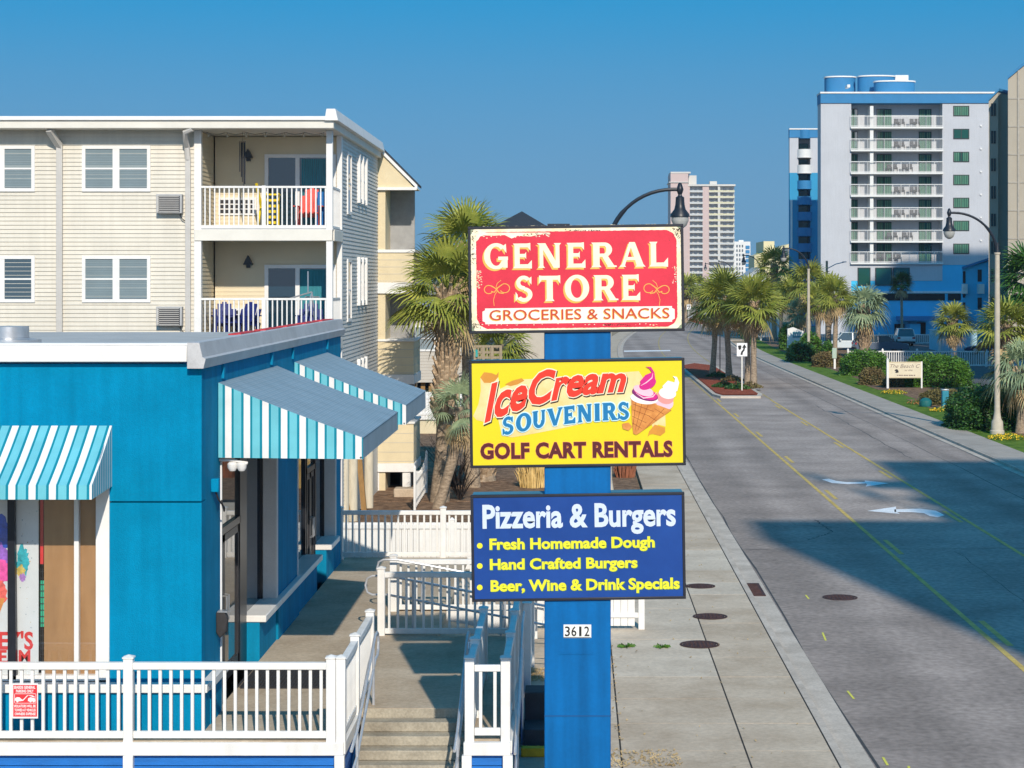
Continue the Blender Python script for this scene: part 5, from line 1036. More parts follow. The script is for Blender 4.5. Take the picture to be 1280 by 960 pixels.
for i, (lab, (xa, ya), (xb, yb), tp) in enumerate((('nearer white picket panel beside the leaning palm trunk', (-4.5, 53.6), (-4.55, 58.4), (.55, 1.0)), ('farther white picket panel right of the leaning palm trunk', (-4.22, 58.6), (-4.16, 62.8), (1.05, 1.0)))):
    t = thing('picket_fence', lab, 'fence', (xa, ya, 0), 'white picket panels'); n = 12
    for k in range(n+1):
        f = k/n; x, y = xa+(xb-xa)*f, ya+(yb-ya)*f; hh = 1.15-.22*sin(pi*f)
        m = MB(); w_ = .05 if k in (0, n) else .035
        m.box(x-w_*.6, x+w_*.6, y-w_*1.3, y+w_*1.3, .0 if w_ > .04 else .12, hh+(.12 if w_ > .04 else 0)); z = hh+(.12 if w_ > .04 else 0); m.add([(x-w_*.6, y-w_, z), (x+w_*.6, y-w_, z), (x+w_*.6, y+w_, z), (x-w_*.6, y+w_, z), (x, y, z+.07)], [(0, 1, 4), (1, 2, 4), (2, 3, 4), (3, 0, 4)]); m.build('post' if w_ > .04 else 'picket', white, t)
    for z in (.3, .8): m = MB(); m.beam((xa, ya, z), (xb, yb, z), .035, .08); m.build('rail', white, t)
gL = 'palms in the yard behind the signs'
palm('palm_tree', 'tall palm with shaggy boots left of the signs', PX(548, 56), 56, PZ(362, 56), .24, 1.72, 1, gL, boots=.6, n=38, nl=24, lean=(.3, 0), deadn=3, droop=.45)
palm('palm_tree', 'tall palm behind the shaggy one, its crown reaching above the red sign', PX(590, 60), 60, PZ(306, 60), .2, 1.6, 2, gL, boots=.3, n=36, nl=22, lean=(-.15, 0))
palm('palm_tree', 'slender palm with a smooth leaning trunk and grey green fronds', PX(547, 54.4), 54.4, PZ(508, 54.4), .15, 1.05, 4, gL, n=17, nl=22, mt=frondb, lean=(.62, -.2), droop=.6)
palm('palm_tree', 'stocky palm with woven bark base between the yellow and blue signs', PX(602, 62), 62, PZ(520, 62), .36, 1.1, 6, gL, boots=1.0, n=14, nl=16, mt=frondb)
palm('palm_tree', 'distant bushy palm crown between the red and yellow signs', PX(625, 88), 88, PZ(430, 88), .2, 1.7, 7, gL, n=40)
palm('palm_tree', 'distant bushy palm crown left of the blue pole', PX(668, 92), 92, PZ(430, 92), .2, 1.8, 8, gL, n=40)
def grass_clump(name, lab, cat, x, y, z, r0, h, n, mt, seed):
    r_ = random.Random(seed); m = MB()
    for i in range(n):
        a = r_.uniform(0, 2*pi); rr0 = r_.uniform(0, r0*.8); rr1 = rr0+r_.uniform(-.1, .5)*r0; hh = h*r_.uniform(.5, 1); x0, y0 = x+rr0*cos(a), y+rr0*sin(a); x1, y1 = x+rr1*cos(a), y+rr1*sin(a); w_ = .012
        m.add([(x0-w_, y0, z), (x0+w_, y0, z), (x0*.5+x1*.5+w_, y0*.5+y1*.5, z+hh*.65), (x0*.5+x1*.5-w_, y0*.5+y1*.5, z+hh*.65), (x1, y1, z+hh)], [(0, 1, 2, 3), (3, 2, 4)])
    return tag(m.build(name, mt, origin=(x, y, z), recalc=False, smooth=False), lab, cat)
grass_clump('ornamental_grass', 'dry golden ornamental grass clump above the blue sign', 'grass clump', PX(666, 60), 60, .03, .5, 1.0, 500, mat('dry_gold_grass', (.5, .32, .09), .8, .25, 4, col2=(.66, .48, .2)), 5)
grass_clump('ornamental_grass', 'reddish brown dry grass clump right of the blue pole', 'grass clump', PX(781, 63), 63, .03, .4, .7, 260, mat('russet_grass', (.28, .1, .05), .8, .25, 4), 6)
for i, (u, Y) in enumerate(((575, 56.5), (568, 60))):
    r_ = random.Random(40+i); x = PX(u, Y); m = MB()
    for k in range(26):
        a = r_.uniform(0, 2*pi); b = r_.uniform(.2, .8); ln = r_.uniform(.7, 1.7); p1 = Vector((x+cos(a)*b*ln*.4, Y+sin(a)*b*ln*.4, ln*.5)); p2 = Vector((x+cos(a)*b*ln, Y+sin(a)*b*ln, ln)); m.tube([(x, Y, 0), p1, p2], [.02, .014, .004], 5)
        for q in range(3):
            f = r_.uniform(.4, .95); s_ = Vector((x, Y, 0)).lerp(p2, f); e = s_+Vector((r_.uniform(-.3, .3), r_.uniform(-.3, .3), r_.uniform(.05, .35))); m.tube([s_, e], [.007, .002], 4)
    tag(m.build('bare_shrub', mat('dark_twigs', (.03, .022, .02), .8, .2), origin=(x, Y, 0)), ('leafless dark shrub touching the left edge of the yellow sign', 'smaller leafless shrub behind the picket panel')[i], 'shrub', 'bare shrubs in the mulch')
# tan raised house
hs_ = thing('raised_house', 'tan raised beach house with grey window behind the leaning palm', 'house', (PX(540, 90), 92, 0)); hx = lambda u: PX(u, 90); hz = lambda v: PZ(v, 90)
m = MB(FR(90)); siding(m, hx(505), hx(549), hz(478), hz(392), e=.14); siding(m, hx(549), hx(580), hz(470), hz(392), e=.14); m.build('wall', mat('house_siding', (.5, .46, .4), .7, .05), hs_, smooth=False)
m = MB(); m.box(hx(500), hx(680), 90.1, 100, hz(478), hz(392)); m.build('body', mat('house_siding', (.5, .46, .4)), hs_); m = MB(); m.prism([(hx(500), 89.6, hz(394)), (hx(690), 89.6, hz(394)), (hx(680), 95, hz(352)), (hx(520), 95, hz(352))], (0, 10, 0)) if 0 else m.prism([(hx(505), 89.5, hz(393)), (hx(505), 100.5, hz(393)), (hx(505), 95, hz(372))], (hx(690)-hx(505), 0, 0)); m.build('roof', mat('grey_roof', (.45, .45, .46), .8, .1), hs_)
awin(hs_, FR(90), hx(517), hx(545), hz(439), hz(407), blinds=False, gl=mat('grey_screen', (.25, .3, .32), .4, .1)); m = MB()
for u in (517, 528, 538, 549, 560, 572): m.box(hx(u)-.1, hx(u)+.1, 90.3, 90.5, 0, hz(478))
m.build('stilt', brownw, hs_)
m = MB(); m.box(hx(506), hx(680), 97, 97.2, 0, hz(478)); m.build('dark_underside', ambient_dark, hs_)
board_fence('tall white privacy fence in front of the tan raised house', PX(520, 81), PX(640, 81), 81, PZ(490, 81), b=.55); m = MB(); m.box(PX(520, 81), PX(640, 81), 80.9, 81.2, 0, .55); tag(m.build('retaining_wall', tan), 'low tan retaining wall under the tall white fence', 'wall')
t = thing('hip_roof_house', 'house with dark hipped roof peeking above the red sign', 'house', (PX(650, 115), 118, 0)); q = lambda u: PX(u, 112); r_ = lambda v: PZ(v, 112)
m = MB(); m.add([(q(616), 112, r_(283)), (q(684), 112, r_(283)), (q(690), 120, r_(283)), (q(612), 120, r_(283)), (q(650), 116, r_(261))], [(0, 1, 4), (1, 2, 4), (2, 3, 4), (3, 0, 4), (0, 3, 2, 1)]); m.box(q(684), q(712), 113, 119, r_(285), r_(279)); m.build('roof', shingle, t); m = MB(); m.box(q(620), q(708), 113, 119, 0, r_(284)); m.build('wall', siding_s, t)
t = thing('wooden_deck_rail', 'small wooden deck rail with teal towels left of the blue pole', 'railing', (PX(604, 84), 84, 0)); m = MB(); a, b = PX(583, 84), PX(626, 84); zz = lambda v: PZ(v, 84)
for z in (433, 440.5, 447): m.box(a, b, 84, 84.08, zz(z)-.05, zz(z)+.05)
m.build('rail', wood, t)
for i in range(5): x = a+(b-a)*i/4; m = MB(); m.box(x-.06, x+.06, 83.95, 84.1, 0, zz(432)); m.build('post', wood, t)
m = MB()
for i in range(9): x = a+.1+i*.13; m.box(x, x+.06, 84.02, 84.06, zz(447), zz(433))
m.build('slats', wood, t); m = MB(); m.box(a, a+.35, 83.9, 83.93, zz(440), zz(436)); m.box(a+.4, a+.5, 83.9, 83.93, zz(446), zz(437)); m.build('towel', mat('teal_towel', (.02, .35, .33), .8), t)
# ------------------------------------------------------------------ street lamps
def lamp(lab, x, y, hpole, s=1.0, arm=2.0, head=1.0, rot=pi, group='arched street lamps', polem=None):
    """concrete pole, arched black arm reaching over the road, bell shaped lamp"""
    t = thing('street_lamp', lab, 'street lamp', (x, y, .1), group, rotz=rot); org[t.name] = Vector((0, 0, 0)); pm = polem or mat('lamp_pole_concrete', (.5, .44, .35), .7, .12, 5)
    m = MB(); m.lathe([(.3, -.1), (.3, .12), (.26, .16), (.24, .5), (.17, .62), (.13, .9), (.12, 1.2), (.115, hpole*.7), (.1, hpole-.1), (.13, hpole-.08), (.13, hpole), (.0, hpole)], (0, 0, 0), 16); m.build('pole', pm, t)
    m = MB(); n = 14; H0 = hpole-.1; pts = []
    for i in range(n+1):
        a = i/n*pi/2; pts.append((arm*.9*(1-cos(a)), 0, H0+1.75*s*sin(a)))
    pts = [(0, 0, H0-.2)]+pts+[(arm+.05, 0, H0+1.75*s)]; m.tube(pts, [.065]*8+[.05]*(len(pts)-8), 8); m.lathe([(.09, 0), (.09, .15), (.07, .3), (.065, .5)], (0, 0, H0), 10); m.build('arm', lampb, t)
    m = MB(); z = H0+1.75*s; X = arm; m.lathe([(.001, .2), (.05, .16), (.085, .05), (.1, 0), (.07, -.1), (.05, -.14), (.06, -.18), (.12, -.22), (.12, -.28), (.13, -.42), (.16, -.55), (.26, -.68), (.27, -.76), (.2, -.77)], (X, 0, z), 16); hd = m.build('lamp_head', lampb, t)
    m = MB(); m.lathe([(.24, -.77), (.24, -.86), (.18, -1.0), (.08, -1.08), (.001, -1.1)], (X, 0, z), 16); m.build('glass_bowl', mat('lamp_glass', (.42, .42, .4), .12, .1, 9, spec=.8), hd); return t
lamp('nearest street lamp, its arched arm rising behind the red sign', .87, 53, 7.25, arm=2.0, rot=0)
L1x, L1y = PX(1246.5, 80), 80; lamp('tall street lamp at the right edge beside the dark hedge', L1x, L1y, 7.55, arm=2.0)
Y2 = 154; lamp('street lamp between the palms before the tall lilac tower', PX(1010.7, Y2), Y2, 7.3, arm=2.0)
Y3 = 214; lamp('street lamp rising above the median palms', PX(951, Y3), Y3, 7.5, arm=1.9)
for i, (u, Y) in enumerate(((916, 262), (897, 300))): lamp(('small far street lamp left of the white block', 'farthest street lamp against the pink tower')[i], PX(u, Y), Y, 7.3, arm=1.9)
t = thing('utility_pole', 'wooden utility pole with a thin lamp arm in front of the lilac tower', 'utility pole', (PX(1033.5, 200), 200, 0)); m = MB(); x = PX(1033.5, 200); m.tube([(x, 200, 0), (x, 200, PZ(326, 200))], [.17, .12], 8); m.build('pole', wood, t); m = MB(); m.tube([(x, 200, PZ(336, 200)), (PX(1045, 200), 200, PZ(330, 200)), (PX(1056, 200), 200, PZ(327.5, 200))], .05, 6); m.box(PX(1053, 200), PX(1058, 200), 199.9, 200.1, PZ(328, 200), PZ(326.8, 200)); m.build('lamp_arm', steel, t)
# ------------------------------------------------------------------ road signs in the median
def keepright(lab, u, Y, sc=1.0, zt=None, pole_m=None, grp='keep right signs'):
    x = PX(u, Y); t = thing('keep_right_sign', lab, 'road sign', (x, Y, .12), grp); org[t.name] = Vector((0, 0, 0)); H_ = 2.75
    m = MB(); m.box(-.035, .035, -.0, .05, 0, H_-.1); m.build('post', mat('sign_post_white', (.72, .7, .64), .5, .05), t)
    m = MB(); m.box(-.3, .3, -.02, 0, H_-.76, H_); p = m.build('panel', mat('road_sign_white', (.82, .82, .82), .4, .03), t); bk = mat('road_sign_black', (.012, .012, .012), .5, .05)
    m = MB(); z = H_-.76; m.poly([(-.24, -.022, z+.6), (-.1, -.022, z+.64), (-.03, -.022, z+.6), (-.06, -.022, z+.42), (-.14, -.022, z+.36), (-.2, -.022, z+.42)])
    ribbon(m, [(-.03, z+.08), (.0, z+.24), (.1, z+.36), (.13, z+.5)], [.12, .11, .1, .1], -.0225); m.poly([(-.0, -.023, z+.48), (.26, -.023, z+.5), (.13, -.023, z+.7)]); flat('arrow', m, bk, p); return t
keepright('keep right sign at the near end of the palm island', 927.5, 110.5); keepright('smaller keep right sign on the far island by the red billboard edge', 861, 284)
t = thing('road_sign', 'grey back of a traffic sign among the median palms', 'road sign', (PX(900, 127), 127, .12)); org[t.name] = Vector((0, 0, 0)); m = MB(); m.box(-.03, .03, 0, .05, 0, 3.9); m.build('post', dark, t); m = MB(); m.box(-.22, .22, -.03, 0, 2.75, 3.55); m.build('panel', greyt, t)
# ------------------------------------------------------------------ palms
gm = 'palms in the median island'; gr = 'palms along the right side'
def pU(u, Y): return PX(u, Y)
palm('palm_tree', 'leftmost median palm with a green mossy trunk', pU(891, 127), 127, PZ(378, 127), .19, 2.0, 11, gm, boots=.2, n=36, base=.12, lean=(.15, 0))
palm('palm_tree', 'second median palm with the tallest crown and shaded trunk', pU(912, 123), 123, PZ(368, 123), .2, 2.1, 12, gm, n=36, base=.12, lean=(-.25, 0))
palm('palm_tree', 'third median palm, darker trunk directly behind the keep right sign', pU(934, 120), 120, PZ(380, 120), .18, 2.0, 13, gm, boots=.3, n=34, base=.12, lean=(.0, 0))
palm('palm_tree', 'fourth median palm with criss cross leaf bases, right of the keep right sign', pU(941, 117), 117, PZ(378, 117), .19, 2.05, 14, gm, boots=.42, n=38, base=.12, lean=(.1, 0))
for i, (u, v, Y, cr_, sd_) in enumerate(((857, 352, 292, 2.6, 21), (872, 350, 300, 2.4, 22), (846, 356, 310, 2.6, 23))):
    palm('palm_tree', ('far island palm beside the red billboard edge', 'far island palm right of its neighbours, below the pink tower', 'far island palm mostly behind the red billboard')[i], pU(u, Y), Y, PZ(v+8, Y), .28, cr_, sd_, 'palms in the far island', n=34, nl=11, base=.12)
rp_ = [ # u trunk, v crown, Y, radius, trunk r, boots, material, label
 (968, 334, 205, 2.9, .3, .3, frond, 'tall palm standing above the median palms, left of the lilac tower'),
 (989, 370, 188, 2.5, .34, .0, frond, 'palm with a thick orange trunk beside the white board screen'),
 (976, 372, 200, 2.0, .24, .0, frond, 'thin palm left of the thick orange trunk'),
 (1010, 352, 172, 2.6, .28, .0, frond, 'palm whose crown sits behind the concrete lamp post'),
 (1001, 392, 176, 1.9, .22, .0, frondb, 'low grey green palm left of the concrete lamp post'),
 (1023, 378, 160, 2.0, .26, .0, frond, 'palm with a plain tan trunk right of the lamp post'),
 (1036, 368, 163, 2.3, .3, .5, frond, 'palm with dark shaggy trunk, third from the white sports car side'),
 (1044, 372, 142, 2.0, .22, .0, frond, 'slender palm with the pale trunk beside the small utility box'),
 (1080, 386, 158, 2.7, .42, .8, frondb, 'broad silvery palm with a stout woven trunk before the parked cars'),
 (1127, 357, 215, 1.9, .18, .0, leafd, 'dark palm in the shade before the lilac tower podium'),
 (1191, 404, 150, 2.15, .32, .6, frond, 'dark trunked palm in front of the pale blue enclosure'),
 (1257, 410, 106, 2.3, .3, .6, frond, 'bright palm with flaking trunk beside the right street lamp'),
 (1290, 350, 120, 3.2, .35, .2, leafd, 'dark tall palm cut by the right edge of the picture'),
]
for i, (u, v, Y, cr_, rt_, bo_, mt_, lab) in enumerate(rp_):
    palm('palm_tree', lab.replace('white sports car side', 'silver SUV'), pU(u, Y), Y, PZ(v-3, Y), rt_*.85, cr_*.84, 60+i, gr, boots=bo_, n=36, nl=15, mt=mt_, base=.05, droop=.8 if mt_ is frondb else .4)
palm('palm_tree', 'low silvery palm drooping over the dark hedge at the right edge', pU(1280, 80), 80.6, PZ(462, 80), .2, 1.55, 81, gr, boots=.3, n=32, nl=18, mt=frondb, droop=.9)
# ------------------------------------------------------------------ hedges and planting
hg = 'clipped shrubs along the right sidewalk'
def hU(lab, u0, u1, v0, v1, Y, n, mt, seed, ry=1.3, size=.09, name='hedge', cat='hedge', base=.1):
    x = (PX(u0, Y)+PX(u1, Y))/2; rx = (PX(u1, Y)-PX(u0, Y))/2; h = PZ(v0, Y)-base; return hedge(lab, x, Y+ry, rx, ry, h, n, mt, seed, cat, name, size, hg if cat == 'hedge' else None, base)
hU('round green hedge left of the cream sign', 1054, 1117, 440, 472, 128, 9000, leaf, 1, 1.6, .085)
hU('big glossy green hedge right of the cream sign', 1131, 1221, 446, 489, 114.6, 14000, leaf, 2, 1.9, .085)
hU('dark green hedge at the foot of the right street lamp', 1197, 1300, 487, 545, 81.2, 16000, leafd, 3, 2.2, .075)
hU('green brown hedge around the slender palm by the utility box', 1018, 1056, 441, 458, 141, 5000, leafb, 4, 1.2, .09)
hU('low reddish shrub in front of the round green hedge', 1076, 1108, 461, 483, 117, 3500, leafb, 5, .8, .07)
hU('small reddish shrub under the cream sign', 1105, 1132, 468, 487, 114.8, 2600, leafb, 6, .6, .06)
hU('low brown shrub behind the teal pedestal', 1154, 1214, 488, 507, 98, 5000, mat('olive_leaf', (.07, .07, .02), .7, .3, 3, col2=(.17, .13, .04)), 7, 1.0, .06)
for i, (u0, u1, v0, Y) in enumerate(((975, 1003, 405, 176), (1000, 1030, 418, 158), (985, 1022, 428, 150), (976, 986, 413, 205), (640, 690, 425, 96), (596, 640, 428, 96), (1030, 1045, 428, 152))):
    hU(('green shrub beside the white community sign', 'green shrub behind the concrete lamp post', 'low spiky shrub under the lamp post', 'small shrub behind the white board screen', 'green shrub behind the blue pole between the top billboards', 'green shrub left of the blue pole between the top billboards', 'small shrub at the foot of the shaggy palm')[i], u0, u1, v0, 0, Y, 2200, leaf if i != 2 else leafd, 20+i, 1.2, .13)
fl_ = []
for i, (u, v, w_, lab) in enumerate(((1117, 492, .75, 'patch of yellow flowers at the foot of the cream sign'), (1182, 514, .8, 'patch of yellow flowers before the teal pedestal'), (1262, 549, .9, 'yellow flowers beside the right street lamp base'), (1150, 505, .7, 'orange flowers left of the teal pedestal'), (1090, 480, .6, 'dry orange flowers beside the reddish shrub'))):
    x, y, _ = G(u, v, .1); r_ = random.Random(i+90); m = MB()
    for k in range(500):
        a = r_.uniform(0, 2*pi); d = w_*math.sqrt(r_.random()); p = Vector((x+d*cos(a), y+d*.8*sin(a), .12+.2*(1-d/w_)*r_.random()+r_.uniform(0, .1))); q = Vector((r_.uniform(-1, 1), r_.uniform(-1, 1), r_.uniform(-.3, 1))).normalized()*.035; s2 = q.cross(Vector((r_.uniform(-1, 1), r_.uniform(-1, 1), 1))).normalized()*.03
        m.m = 0 if r_.random() < (.6 if i < 3 else .45) else 1; m.add([tuple(p-q), tuple(p+s2), tuple(p+q), tuple(p-s2)], [(0, 1, 2, 3)])
    tag(m.build('flower_bed', [flower if i < 3 else mat('dry_orange', (.5, .2, .07), .8, .3), leaf], origin=(x, y, .1), recalc=False, smooth=False), lab, 'flower bed', 'flower patches on the verge')
t = thing('utility_pedestal', 'teal utility pedestal in the flower bed', 'utility pedestal', G(1182, 511, .1)); bx, by, _ = G(1182, 511, .1); m = MB(); m.box(bx-.16, bx+.16, by, by+.32, .1, 1.0); m.build('body', mat('teal_pedestal', (.02, .22, .3), .5, .15), t, bevel=.03); m = MB(); m.box(bx-.18, bx+.18, by-.02, by+.34, 1.0, 1.07); m.build('cap', steel, t, bevel=.02)
bx, by, _ = G(1157, 508, .1); m = MB(); m.lathe([(.3, 0), (.33, .1), (.3, .3), (.15, .42), (.001, .45)], (bx, by, .1), 14); tag(m.build('utility_dome', mat('teal_dome', (.01, .13, .13), .6, .15), origin=(bx, by, .1)), 'low dark teal dome left of the pedestal', 'utility box')
t = thing('utility_pedestal', 'pale green utility pedestal on a white post by the slender palm', 'utility pedestal', G(1044, 462, .1)); bx, by, _ = G(1043.5, 461, .1); m = MB(); m.box(bx-.07, bx+.07, by, by+.1, .1, .9); m.build('post', white, t); m = MB(); m.box(bx-.19, bx+.13, by-.05, by+.1, .85, 1.6); m.build('box', mat('pale_green_box', (.4, .5, .42), .5, .1), t, bevel=.02)
# cream sign
t = thing('resort_sign', 'cream resort sign on a white post among the hedges', 'sign', (PX(1110, 113.5), 113.5, .1)); y_ = 113.5; U = lambda c: PX(1100+c/16, y_); V = lambda c: PZ(440+c/16, y_); m = MB(); m.box(U(130), U(172), y_-.1, y_+.1, .1, V(145)); m.add([(U(124), y_-.12, V(145)), (U(178), y_-.12, V(145)), (U(178), y_+.12, V(145)), (U(124), y_+.12, V(145)), (U(151), y_, V(120))], [(0, 1, 4), (1, 2, 4), (2, 3, 4), (3, 0, 4)]); m.build('post', whitep, t); m = MB(); m.box(U(820), U(850), y_, y_+.1, .1, V(190)); m.build('post', whitep, t)
m = MB(); m.box(U(176), U(822), y_-.04, y_+.04, V(520), V(195)); pn = m.build('board', mat('cream_board', (.7, .62, .46), .6, .06), t); ink = mat('brown_script', (.12, .07, .08), .6, .1)
m = MB(); letters(m, 'The Beach C', U(205), U(800), V(315), V(245), y_-.045, shear=.35, bold=-.008); letters(m, 'at the', U(490), U(650), V(378), V(345), y_-.045, shear=.35); flat('lettering', m, ink, pn)
m = MB(); m.poly([(U(a), y_-.045, V(b)) for a, b in ((285, 375), (305, 350), (335, 342), (362, 362), (372, 405), (350, 415), (310, 418), (300, 400), (318, 385), (300, 378))]); flat('bird_emblem', m, dark, pn)
m = MB(); m.box(U(185), U(812), y_-.046, y_-.041, V(512), V(505)); m.box(U(185), U(812), y_-.046, y_-.041, V(210), V(203)); flat('border', m, mat('gold_line', (.5, .38, .2), .5), pn)
m = MB()
for i in range(11): a = 335+i*34; m.box(U(a), U(a+(26 if i % 3 else 18)), y_-.046, y_-.0445, V(474), V(456))
flat('small_lettering', m, ink, pn)
# white screen and community sign further along
t = thing('board_screen', 'white board screen with a bench below it at the far sidewalk', 'screen', (PX(963, 215), 215, 0)); m = MB(); m.box(PX(953.5, 215), PX(974, 215), 215, 215.15, PZ(420, 215), PZ(397.5, 215))
m.build('board', whitep, t); m = MB()
for i in range(1, 8): x = PX(953.5+i*2.56, 215); m.box(x-.012, x+.012, 214.985, 215, PZ(420, 215), PZ(397.5, 215))
m.build('board_joint', greyt, t); m = MB(); m.box(PX(952, 215), PX(953.5, 215), 214.9, 215.1, 0, PZ(398, 215)); m.build('post', dark, t)
t = thing('bench', 'pale concrete bench in front of the white board screen', 'bench', (PX(957, 205), 205, 0)); m = MB(); m.box(PX(945, 205), PX(972, 205), 205, 205.6, .4, .55); m.build('seat', whitep, t); m = MB(); m.box(PX(950, 205), PX(952, 205), 205.1, 205.5, 0, .4); m.build('leg', whitep, t); m = MB(); m.box(PX(966, 205), PX(968, 205), 205.1, 205.5, 0, .4); m.build('leg', whitep, t)
t = thing('community_sign', 'white entrance sign wall with a rounded top beside the far palms', 'sign', (PX(996, 172), 172, 0)); m = MB(); y_ = 172; a, b = PX(984.5, y_), PX(1004.5, y_); m.prism([(a, y_, 0), (a, y_, PZ(411, y_)), (a+.5, y_, PZ(409, y_)), (b-.4, y_, PZ(412, y_)), (b, y_, PZ(414, y_)), (b, y_, 0)], (0, .35, 0)); p = m.build('wall', whitep, t)
m = MB(); m.box(a+.45, b-.15, y_-.02, y_, PZ(422, y_), PZ(415, y_)); m.build('panel', mat('sign_teal', (.04, .25, .32), .5, .1), p)
m = MB(); 
for i in range(4): m.box(a+.55+i*.2, a+.68+i*.2, y_-.03, y_-.02, PZ(420, y_), PZ(417, y_))
m.build('letter_block', whitep, p)
# ------------------------------------------------------------------ white fences of the car park
def picket_run(lab, xa, xb, Y, h, base=.02, sp=.17, grp='white car park fences', post=2.4):
    t = thing('white_fence', lab, 'fence', ((xa+xb)/2, Y, base), grp); n = int((xb-xa)/sp); m = MB()
    for i in range(n): x = xa+i*sp; m.box(x, x+.055, Y-.02, Y+.02, base+.1, base+h-.08)
    tag(m.build('pickets', white, t)); m = MB(); m.box(xa, xb, Y-.04, Y+.04, base+h-.1, base+h); m.box(xa, xb, Y-.04, Y+.04, base+.08, base+.18); m.build('rail', white, t); k = int((xb-xa)/post)
    for i in range(k+1): x = xa+(xb-xa)*i/k; m = MB(); m.box(x-.07, x+.07, Y-.07, Y+.07, base, base+h+.08); m.add([(x-.08, Y-.08, base+h+.08), (x+.08, Y-.08, base+h+.08), (x+.08, Y+.08, base+h+.08), (x-.08, Y+.08, base+h+.08), (x, Y, base+h+.2)], [(0, 1, 4), (1, 2, 4), (2, 3, 4), (3, 0, 4)]); m.build('post', white, t)
picket_run('nearer long white fence behind the hedges', PX(1060, 143), 46, 143, 1.2); picket_run('farther white fence below the white SUV', PX(1025, 194), 36.6, 194, 1.0, sp=.2)
# ------------------------------------------------------------------ parked cars
def car(lab, x, y, rz, paint, kind='suv', L_=4.6, W_=1.85, Hh=1.68, grp='cars in the shaded car park'):
    t = thing('parked_car', lab, 'car', (x, y, .02), grp, rotz=rz); org[t.name] = Vector((0, 0, 0)); l, w_, h = L_/2, W_/2, Hh; b0 = .28; bl = .95 if kind == 'suv' else .82
    if kind == 'suv': pr = [(-l, b0), (-l, .7), (-l+.05, bl), (l-1.25, bl+.02), (l-.12, bl-.18), (l, .65), (l, b0)]; gh = [(-l+.08, bl), (-l+.42, h-.06), (-l+.7, h), (.35, h), (.6, h-.05), (1.25, bl+.01)]
    else: pr = [(-l, b0), (-l, .68), (-l+.06, bl), (-l+.7, bl+.02), (l-1.4, bl), (l-.15, bl-.2), (l, .6), (l, b0)]; gh = [(-l+.55, bl), (-l+1.1, h-.06), (-l+1.4, h), (.2, h), (.45, h-.04), (1.25, bl)]
    def loft(prof, ws, m, z_in=None):
        vs = []; n = len(prof)
        for s_ in (-1, 1):
            for i, (a, z) in enumerate(prof): vs.append((a, s_*ws(z, a), z))
        fs = [tuple(range(n-1, -1, -1)), tuple(range(n, 2*n))]+[(i, (i+1) % n, n+(i+1) % n, n+i) for i in range(n)]; m.add(vs, fs)
    m = MB(); loft(pr, lambda z, a: w_*(1-.05*max(0, (z-.6)/.4))*(1-.08*max(0, (abs(a)-l+.4)/.4)), m); m.build('body', paint, t, bevel=.05)
    m = MB(); loft([(a, z) for a, z in gh], lambda z, a: w_*(.94-.2*max(0, (z-bl)/(h-bl))), m); gr_ = m.build('greenhouse', winglass, t, bevel=.02)
    top = [p for p in gh if p[1] > h-.12]; m = MB(); a0, a1 = top[0][0]-.05, top[-1][0]+.08; m.box(a0, a1, -w_*.74, w_*.74, h-.035, h+.015); m.build('roof', paint, t, bevel=.02)
    for s_ in (-1, 1):
        for a in ((gh[0][0], gh[1][0]), (-.35, -.35), (gh[-1][0], gh[-2][0])):
            m = MB(); m.beam((a[0], s_*w_*.935, bl), (a[1], s_*w_*.755, h-.05), .09, .05); m.build('pillar', paint, gr_)
        m = MB(); m.box(.7, .85, s_*w_, s_*(w_+.18), bl, bl+.14); m.build('mirror', paint, t, bevel=.02)
    for a in (-l+.85, l-.85):
        for s_ in (-1, 1):
            m = MB(); m.T = lambda p, q, r_, a=a, s_=s_: (a+p, s_*(w_-.2)+r_, .33+q); m.lathe([(.2, .215), (.3, .21), (.33, .17), (.33, .03), (.3, 0), (.001, 0)] if s_ > 0 else [(.2, -.015), (.3, -.01), (.33, .03), (.33, .17), (.3, .2), (.001, .2)], (0, 0, 0), 20); wh = m.build('wheel', blackr, t)
            m = MB(); m.T = lambda p, q, r_, a=a, s_=s_: (a+p, s_*(w_-.2)+r_, .33+q); m.lathe([(.001, .2), (.05, .21), (.2, .2), (.21, .216)] if s_ > 0 else [(.001, 0), (.05, -.01), (.2, 0), (.21, -.016)], (0, 0, 0), 20); m.build('rim', steel, wh)
    for s_ in (-1, 1):
        m = MB(); m.box(-l-.01, -l+.1, s_*w_*.62, s_*w_*.93, .72, .9); m.build('tail_light', mat('tail_red', (.4, .01, .01), .3), t, bevel=.02); m = MB(); m.box(l-.14, l+.0, s_*w_*.6, s_*w_*.9, .6, .74); m.build('headlight', mat('headlight', (.7, .72, .75), .2), t, bevel=.02)
    m = MB(); m.box(-l-.03, -l+.1, -w_*.95, w_*.95, .3, .5); m.box(l-.1, l+.03, -w_*.9, w_*.9, .3, .48); m.build('bumper', blackr, t, bevel=.04)
    m = MB(); m.box(-l-.035, -l-.02, -.26, .26, .58, .7); m.build('licence_plate', whitep, t); return t
P = lambda n, c: mat('car_paint_'+n, c, .25, .03, 2, spec=.6)
car('white SUV seen from behind before the podium', PX(1130, 190), 190, R(86), P('white', (.7, .7, .7)))
car('silver blue SUV partly behind the stout silvery palm', PX(1060, 176), 176, R(178), P('silver', (.62, .7, .74)), L_=4.7)
car('dark estate car between the silvery palm and white SUV', PX(1100, 172), 172, R(4), P('dark', (.1, .13, .18)), 'suv', 4.8, 1.85, 1.5)
car('dark blue sedan at the right beyond the white fence', PX(1239, 168), 168, R(172), P('navy', (.02, .04, .1)), 'sedan', 4.5, 1.8, 1.42)
